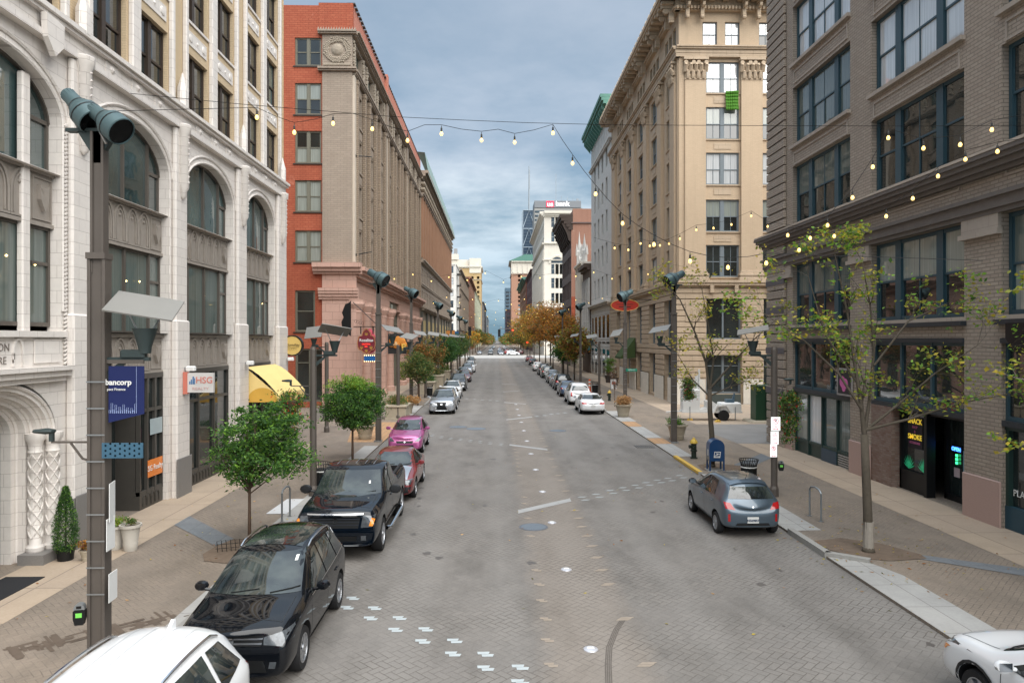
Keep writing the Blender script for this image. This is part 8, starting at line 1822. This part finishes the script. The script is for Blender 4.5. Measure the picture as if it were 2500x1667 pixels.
crown_tree('street_tree', 'small green tree with spreading open crown behind the black SUV, left', (-6.3, 18.3, ZW), 1.7, (.22, 0, 2.62), (1.3, 1.25, 1.12), [G1, G3, G2], (.55, .27, .18), 31, 130, 80, .055, .125, .05, nb=26, shell=.35, flat=.4, extra=[((.25, 0, 2.1), (1.5, 1.4, .5), 80, 38, .14, .4)])
crown_tree('street_tree', 'dense round green tree with pale shoots on top, between pickup and pink hatchback', (-6.25, 31.1, ZW), 1.6, (.05, 0, 2.38), (1.42, 1.4, 1.08), [G1, G3, G2], (.5, .38, .12), 32, 330, 60, .055, .15, .06, nb=20, shell=.6)
rs = np.random.RandomState(8); tt = [o for o in D.objects if o.get('label', '').startswith('dense round green')][0]
if tt: leafmesh('pale_shoots', clumps(rs, (.15, 0, 3.3), (1.15, 1.1, .38), 70, 40, .11, .3), .052, [G2, Y1], (.8, .2), tt, 9)
crown_tree('street_tree', 'ball crowned olive sapling in front of the silver SUV, far left', (-6.2, 56.6, ZW), 2.0, (0, 0, 3.0), (1.35, 1.3, 1.25), [OL, G3, G1], (.5, .35, .15), 33, 150, 40, .08, .2, .05, group='far left street trees')
for i, (x, y, z, r, mm, ww, lb) in enumerate([(-6.9, 73, 3.9, 1.9, [OL, O2, G3], (.45, .35, .2), 'brownish rounded tree over the first tall box planter, far left'), (-6.7, 62, 4.0, .9, [O2, OL, G3], (.5, .3, .2), 'small russet leafed tree behind the ball crowned sapling'), (-6.3, 84, 4.0, 2.0, [G3, G1], (.6, .4), 'dark green rounded tree behind the brownish one, far left'), (-6.4, 93, 4.1, 2.1, [G1, G3], (.6, .4), 'green rounded tree behind the dark green one, far left'),
        (-6.3, 104, 4.1, 2.0, [G3, OL], (.6, .4), 'dark rounded tree behind the silver grey SUV, far left'), (-6.6, 122, 4.2, 2.3, [G1, G3], (.5, .5), 'green tree near the end of the left row'), (-7.0, 140, 4.3, 2.4, [G3, OL], (.5, .5), 'dark tree last before the far crossing, left')]):
    crown_tree('street_tree', lb, (x, y, ZW), z - r * .8, (0, 0, z), (r, r, r * .92), mm, ww, 40 + i, 120, 40, .11, .26, .07, group='far left street trees', nb=10)
for i, (x, y, z, r, rz_, mm, ww, lb) in enumerate([(10.1, 91.4, 5.0, 2.2, 2.2, [OL, O2, Y1], (.4, .4, .2), 'thin leaning tree with brown leaves, nearest of the right autumn row'), (10.6, 113.5, 6.6, 3.0, 3.0, [O1, O2, OL], (.4, .35, .25), 'orange brown autumn tree, second of the right row'), (10.0, 124.4, 7.8, 4.2, 3.8, [O1, O2, OL], (.35, .45, .2), 'large russet autumn tree in the middle of the right row'),
        (9.6, 137.4, 8.6, 5.0, 4.4, [O2, OL, O1], (.45, .3, .25), 'large brown autumn tree behind the russet one'), (9.2, 150, 8.8, 5.4, 4.6, [O1, OL, Y2], (.45, .3, .25), 'broad orange autumn tree left of the brown one'), (8.9, 166, 8.6, 5.6, 4.8, [O1, Y2, OL], (.4, .3, .3), 'golden autumn tree near the far crossing, right'), (8.8, 184, 8.0, 5.4, 4.6, [OL, O1, G1], (.4, .3, .3), 'olive and orange tree last before the far crossing, right'), (9.9, 104, 3.6, 1.3, 1.4, [G3, G1], (.6, .4), 'small dark green tree between the first two autumn trees')]):
    crown_tree('autumn_tree', lb, (x, y, ZW), z - r * .5, (0, 0, z), (r, r, rz_), mm, ww, 60 + i, 190, 36, .19, .42, .12, bk=bark, group='autumn trees along the right kerb', nb=26, shell=.3)
crown_tree('sapling', 'bare red brown sapling beside the far hydrant', (9.3, 55.5, ZW), 1.6, (0, 0, 2.5), (.6, .6, 1.0), [PL, O2], (.6, .4), 70, 16, 6, .05, .15, .03, nb=22)
for i in range(9):
    for s in (-1, 1):
        y = 250 + i * 34 + (s > 0) * 11; mm = ([O1, OL, Y2], [OL, G1, O2], [G1, G3, OL])[(i + (s > 0)) % 3]
        crown_tree('distant_tree', '%s tree beyond the far crossing, number %d from it on the %s' % (('orange', 'olive', 'green')[(i + (s > 0)) % 3], i + 1, 'right' if s > 0 else 'left'), ((10.2 if s > 0 else -8.2), y, ZW), 3, (0, 0, 6.0 + (i % 3) * .6), (3.4, 3.4, 3.4), mm, (.4, .35, .25), 80 + i * 2 + (s > 0), 50, 26, .34, .55, .15, group='trees beyond the far crossing', nb=5)
mb = MB(); rs = np.random.RandomState(99)
t = tag(leafmesh('far_trees', np.concatenate([clumps(rs, (s * 9 + 1.6, 620 + k * 60, 5.5), (4.5, 20, 5), 30, 18, 1.4) for k in range(12) for s in (-1, 1)]), .9, [OL, O2, G1], (.4, .3, .3), None, 7), kind='stuff')
# ------------------------------------------------------------------ strings of lights
wirem = plain('wire_black', (.02, .02, .02), .6); sock = plain('socket_black', (.03, .03, .028), .5); glow = emis('string_bulb', (1, .66, .20), 1.7)
def bulbs(label, pts, wire, s=1.0, group='strings of lights over the street', near=True):
    t = thing('string_lights', label, 'string lights', tuple(wire[0]), 0, group); o = Vector(wire[0])
    m = MB(); m.tube([Vector(p) - o for p in wire], .006 * max(1, s), 3, cap=False)
    m.build('wire', wirem, t)
    bm_, sm = MB(), MB(); bm_.lathe([(0, -.055), (.026, -.045), (.037, -.015), (.030, .015), (.014, .04)], n=10 if near else 6); sm.lathe([(.016, .035), (.020, .05), (.020, .115), (.008, .13), (.006, .17)], n=8 if near else 5)
    b_, s_ = bm_.mesh('bulb', 'all'), sm.mesh('socket'); b_.materials.append(glow); s_.materials.append(sock)
    for p in pts:
        q = Vector(p) - o - Vector((0, 0, .16 * s)); k = link(D.objects.new('bulb', b_), t); k.location = q; k.scale = (s * .85, s * .85, s * .85); link(D.objects.new('socket', s_), k)
    return t
def ray(px, py, Y_):       # a point seen at (px, py) of the 2500 px photograph, Y_ metres up the street
    th = math.atan(39 / F_PX); u, v = (px - 1250) / F_PX, -(py - 829) / F_PX; d = Vector((u * math.cos(th) + math.sin(th), math.cos(th) - u * math.sin(th), v)); k = Y_ / d.y; return Vector((d.x * k, Y_, H + v * k))
K = 2500 / 2352
A_ = [(590, 247, 11.9), (676, 282, 12.2), (765, 262, 12.5), (855, 275, 12.8), (936, 302, 13.0), (1014, 287, 13.2), (1106, 302, 13.3), (1182, 307, 13.4), (1270, 286, 13.5), (1315, 355, 13.3), (1368, 425, 13.0), (1430, 492, 12.8), (1502, 540, 12.5), (1585, 578, 12.3), (1672, 592, 12.1), (1760, 582, 12.0)]
PA = [ray(x * K, y * K, d) for x, y, d in A_]
sup = [(-6.2, 11.5, 8.95)]; W = [Vector(sup[0])]
for i, p in enumerate(PA):
    if i: q = (PA[i - 1] + p) / 2; W.append(q + Vector((0, 0, .06 if i in (3, 5, 7) else -.02)))
    W.append(p)
W.append(Vector((8.0, 11.5, 6.6)))
bulbs('nearest string of warm bulbs sagging across the sky from the left foreground pole', PA, W)
t = thing('support_wire', 'thin steel wire running level across the sky over the nearest bulbs', 'wire', (-6.2, 11.5, 9.0)); m = MB(); P = [ray(x * K, y * K, d) - Vector((-6.2, 11.5, 9.0)) for x, y, d in ((300, 215, 11.6), (560, 240, 12), (900, 268, 13), (1063, 276, 13.2), (1206, 282, 13.4), (1400, 287, 13.6), (1760, 289, 13.8), (2100, 290, 14.0), (2352, 288, 14.2))]; m.tube(P, .006, 3, cap=False); m.build('wire', wirem, t)
def fromE(L_): return [ray(1850 + x / 2.529, y / 2.529 - 6, d) for x, y, d in L_]
C_ = fromE([(255, 1505, 13.4), (431, 1352, 13.2), (585, 1180, 13.0), (710, 990, 12.8), (806, 810, 12.6), (1023, 873, 12.4), (1250, 850, 12.2), (1445, 757, 12.0)]); bulbs('string of warm bulbs climbing steeply before the dark brick building', C_, C_ + [ray(2560, 270, 12)])
D_ = fromE([(185, 1418, 14.5), (324, 1435, 14.3), (472, 1422, 14.1), (793, 1298, 13.6), (957, 1187, 13.3), (1113, 1048, 13.0), (1282, 943, 12.7), (1480, 893, 12.4)]); bulbs('string of warm bulbs following the stone ledge of the dark brick building', D_, D_ + [ray(2560, 330, 12)])
B_ = [ray(1400 + x / 2.24, y / 2.24 - 4, d) for x, y, d in ((225, 1340, 25), (300, 1350, 25), (367, 1315, 25), (417, 1328, 24.8), (473, 1325, 24.6), (523, 1315, 24.4), (582, 1288, 24.2), (672, 1240, 24), (766, 1230, 23.8), (864, 1210, 23.6), (972, 1163, 23.4), (1062, 1220, 23.2))]; bulbs('string of small bulbs before the tan corner building', B_, [ray(1450, 580, 25.5)] + B_ + [ray(1990, 560, 23)])
def across(y, z0, n, label, seed, x0=-6.2, x1=9.8, sag=.7, near=False, s=1.0, dz=0):
    rs_ = random.Random(seed); pts = []; wr = []
    for i in range(n):
        f = i / (n - 1); x = x0 + (x1 - x0) * f; z = z0 + dz * f - sag * 4 * f * (1 - f) * .5 - (.35 if i % 2 else 0) + rs_.uniform(-.15, .15); p = Vector((x, y + rs_.uniform(-.3, .3), z)); wr.append(p)
        if 0 < i < n - 1: pts.append(p)
    m_ = [Vector((x0 + (x1 - x0) * k / 8, y, z0 + .15 + dz * k / 8 - sag * .25 * 4 * (k / 8) * (1 - k / 8))) for k in range(9)]
    return bulbs(label, pts, wr, s, near=near)
across(37, 8.9, 18, 'string of bulbs across the street at the first pair of far poles', 1, dz=.6, s=.9)
across(58.5, 9.0, 16, 'string of bulbs across the street before the long brown warehouse', 2, s=.95)
across(84, 9.2, 14, 'string of bulbs high over the middle of the far street', 3)
across(108, 9.2, 14, 'string of tiny bulbs over the far street', 4, s=1.1); across(150, 8.8, 12, 'farthest string of tiny bulbs before the crossing', 8, s=1.2)
# ------------------------------------------------------------------ fallen leaves
rs = np.random.RandomState(17); P = []
for (cx_, cy_, sx_, sy_, n_) in ((9.4, 17.5, 1.6, 2.5, 130), (8.9, 28.5, 1.5, 3, 110), (7.9, 22, .25, 9, 90), (-5.7, 20, .2, 9, 60), (11, 22, 2.5, 9, 110), (-7.5, 20, 1.8, 6, 60), (1.5, 24, 5, 12, 70), (9.5, 70, 1.5, 30, 250)):
    P.append(np.stack([rs.normal(cx_, sx_ * .6, n_), rs.normal(cy_, sy_ * .6, n_), np.full(n_, .078)], 1))
P = np.concatenate(P); P[:, 2] = np.where((P[:, 0] > -5.8) & (P[:, 0] < 8.0), .014, .080); P = P[(P[:, 0] < 14) & (P[:, 0] > -10.4)]
fl_ = leafmesh('fallen_leaves', P, .045, [Y2, O2, DRY, OL], (.35, .25, .25, .15), None, 3, flat=.93); tag(fl_, kind='stuff')
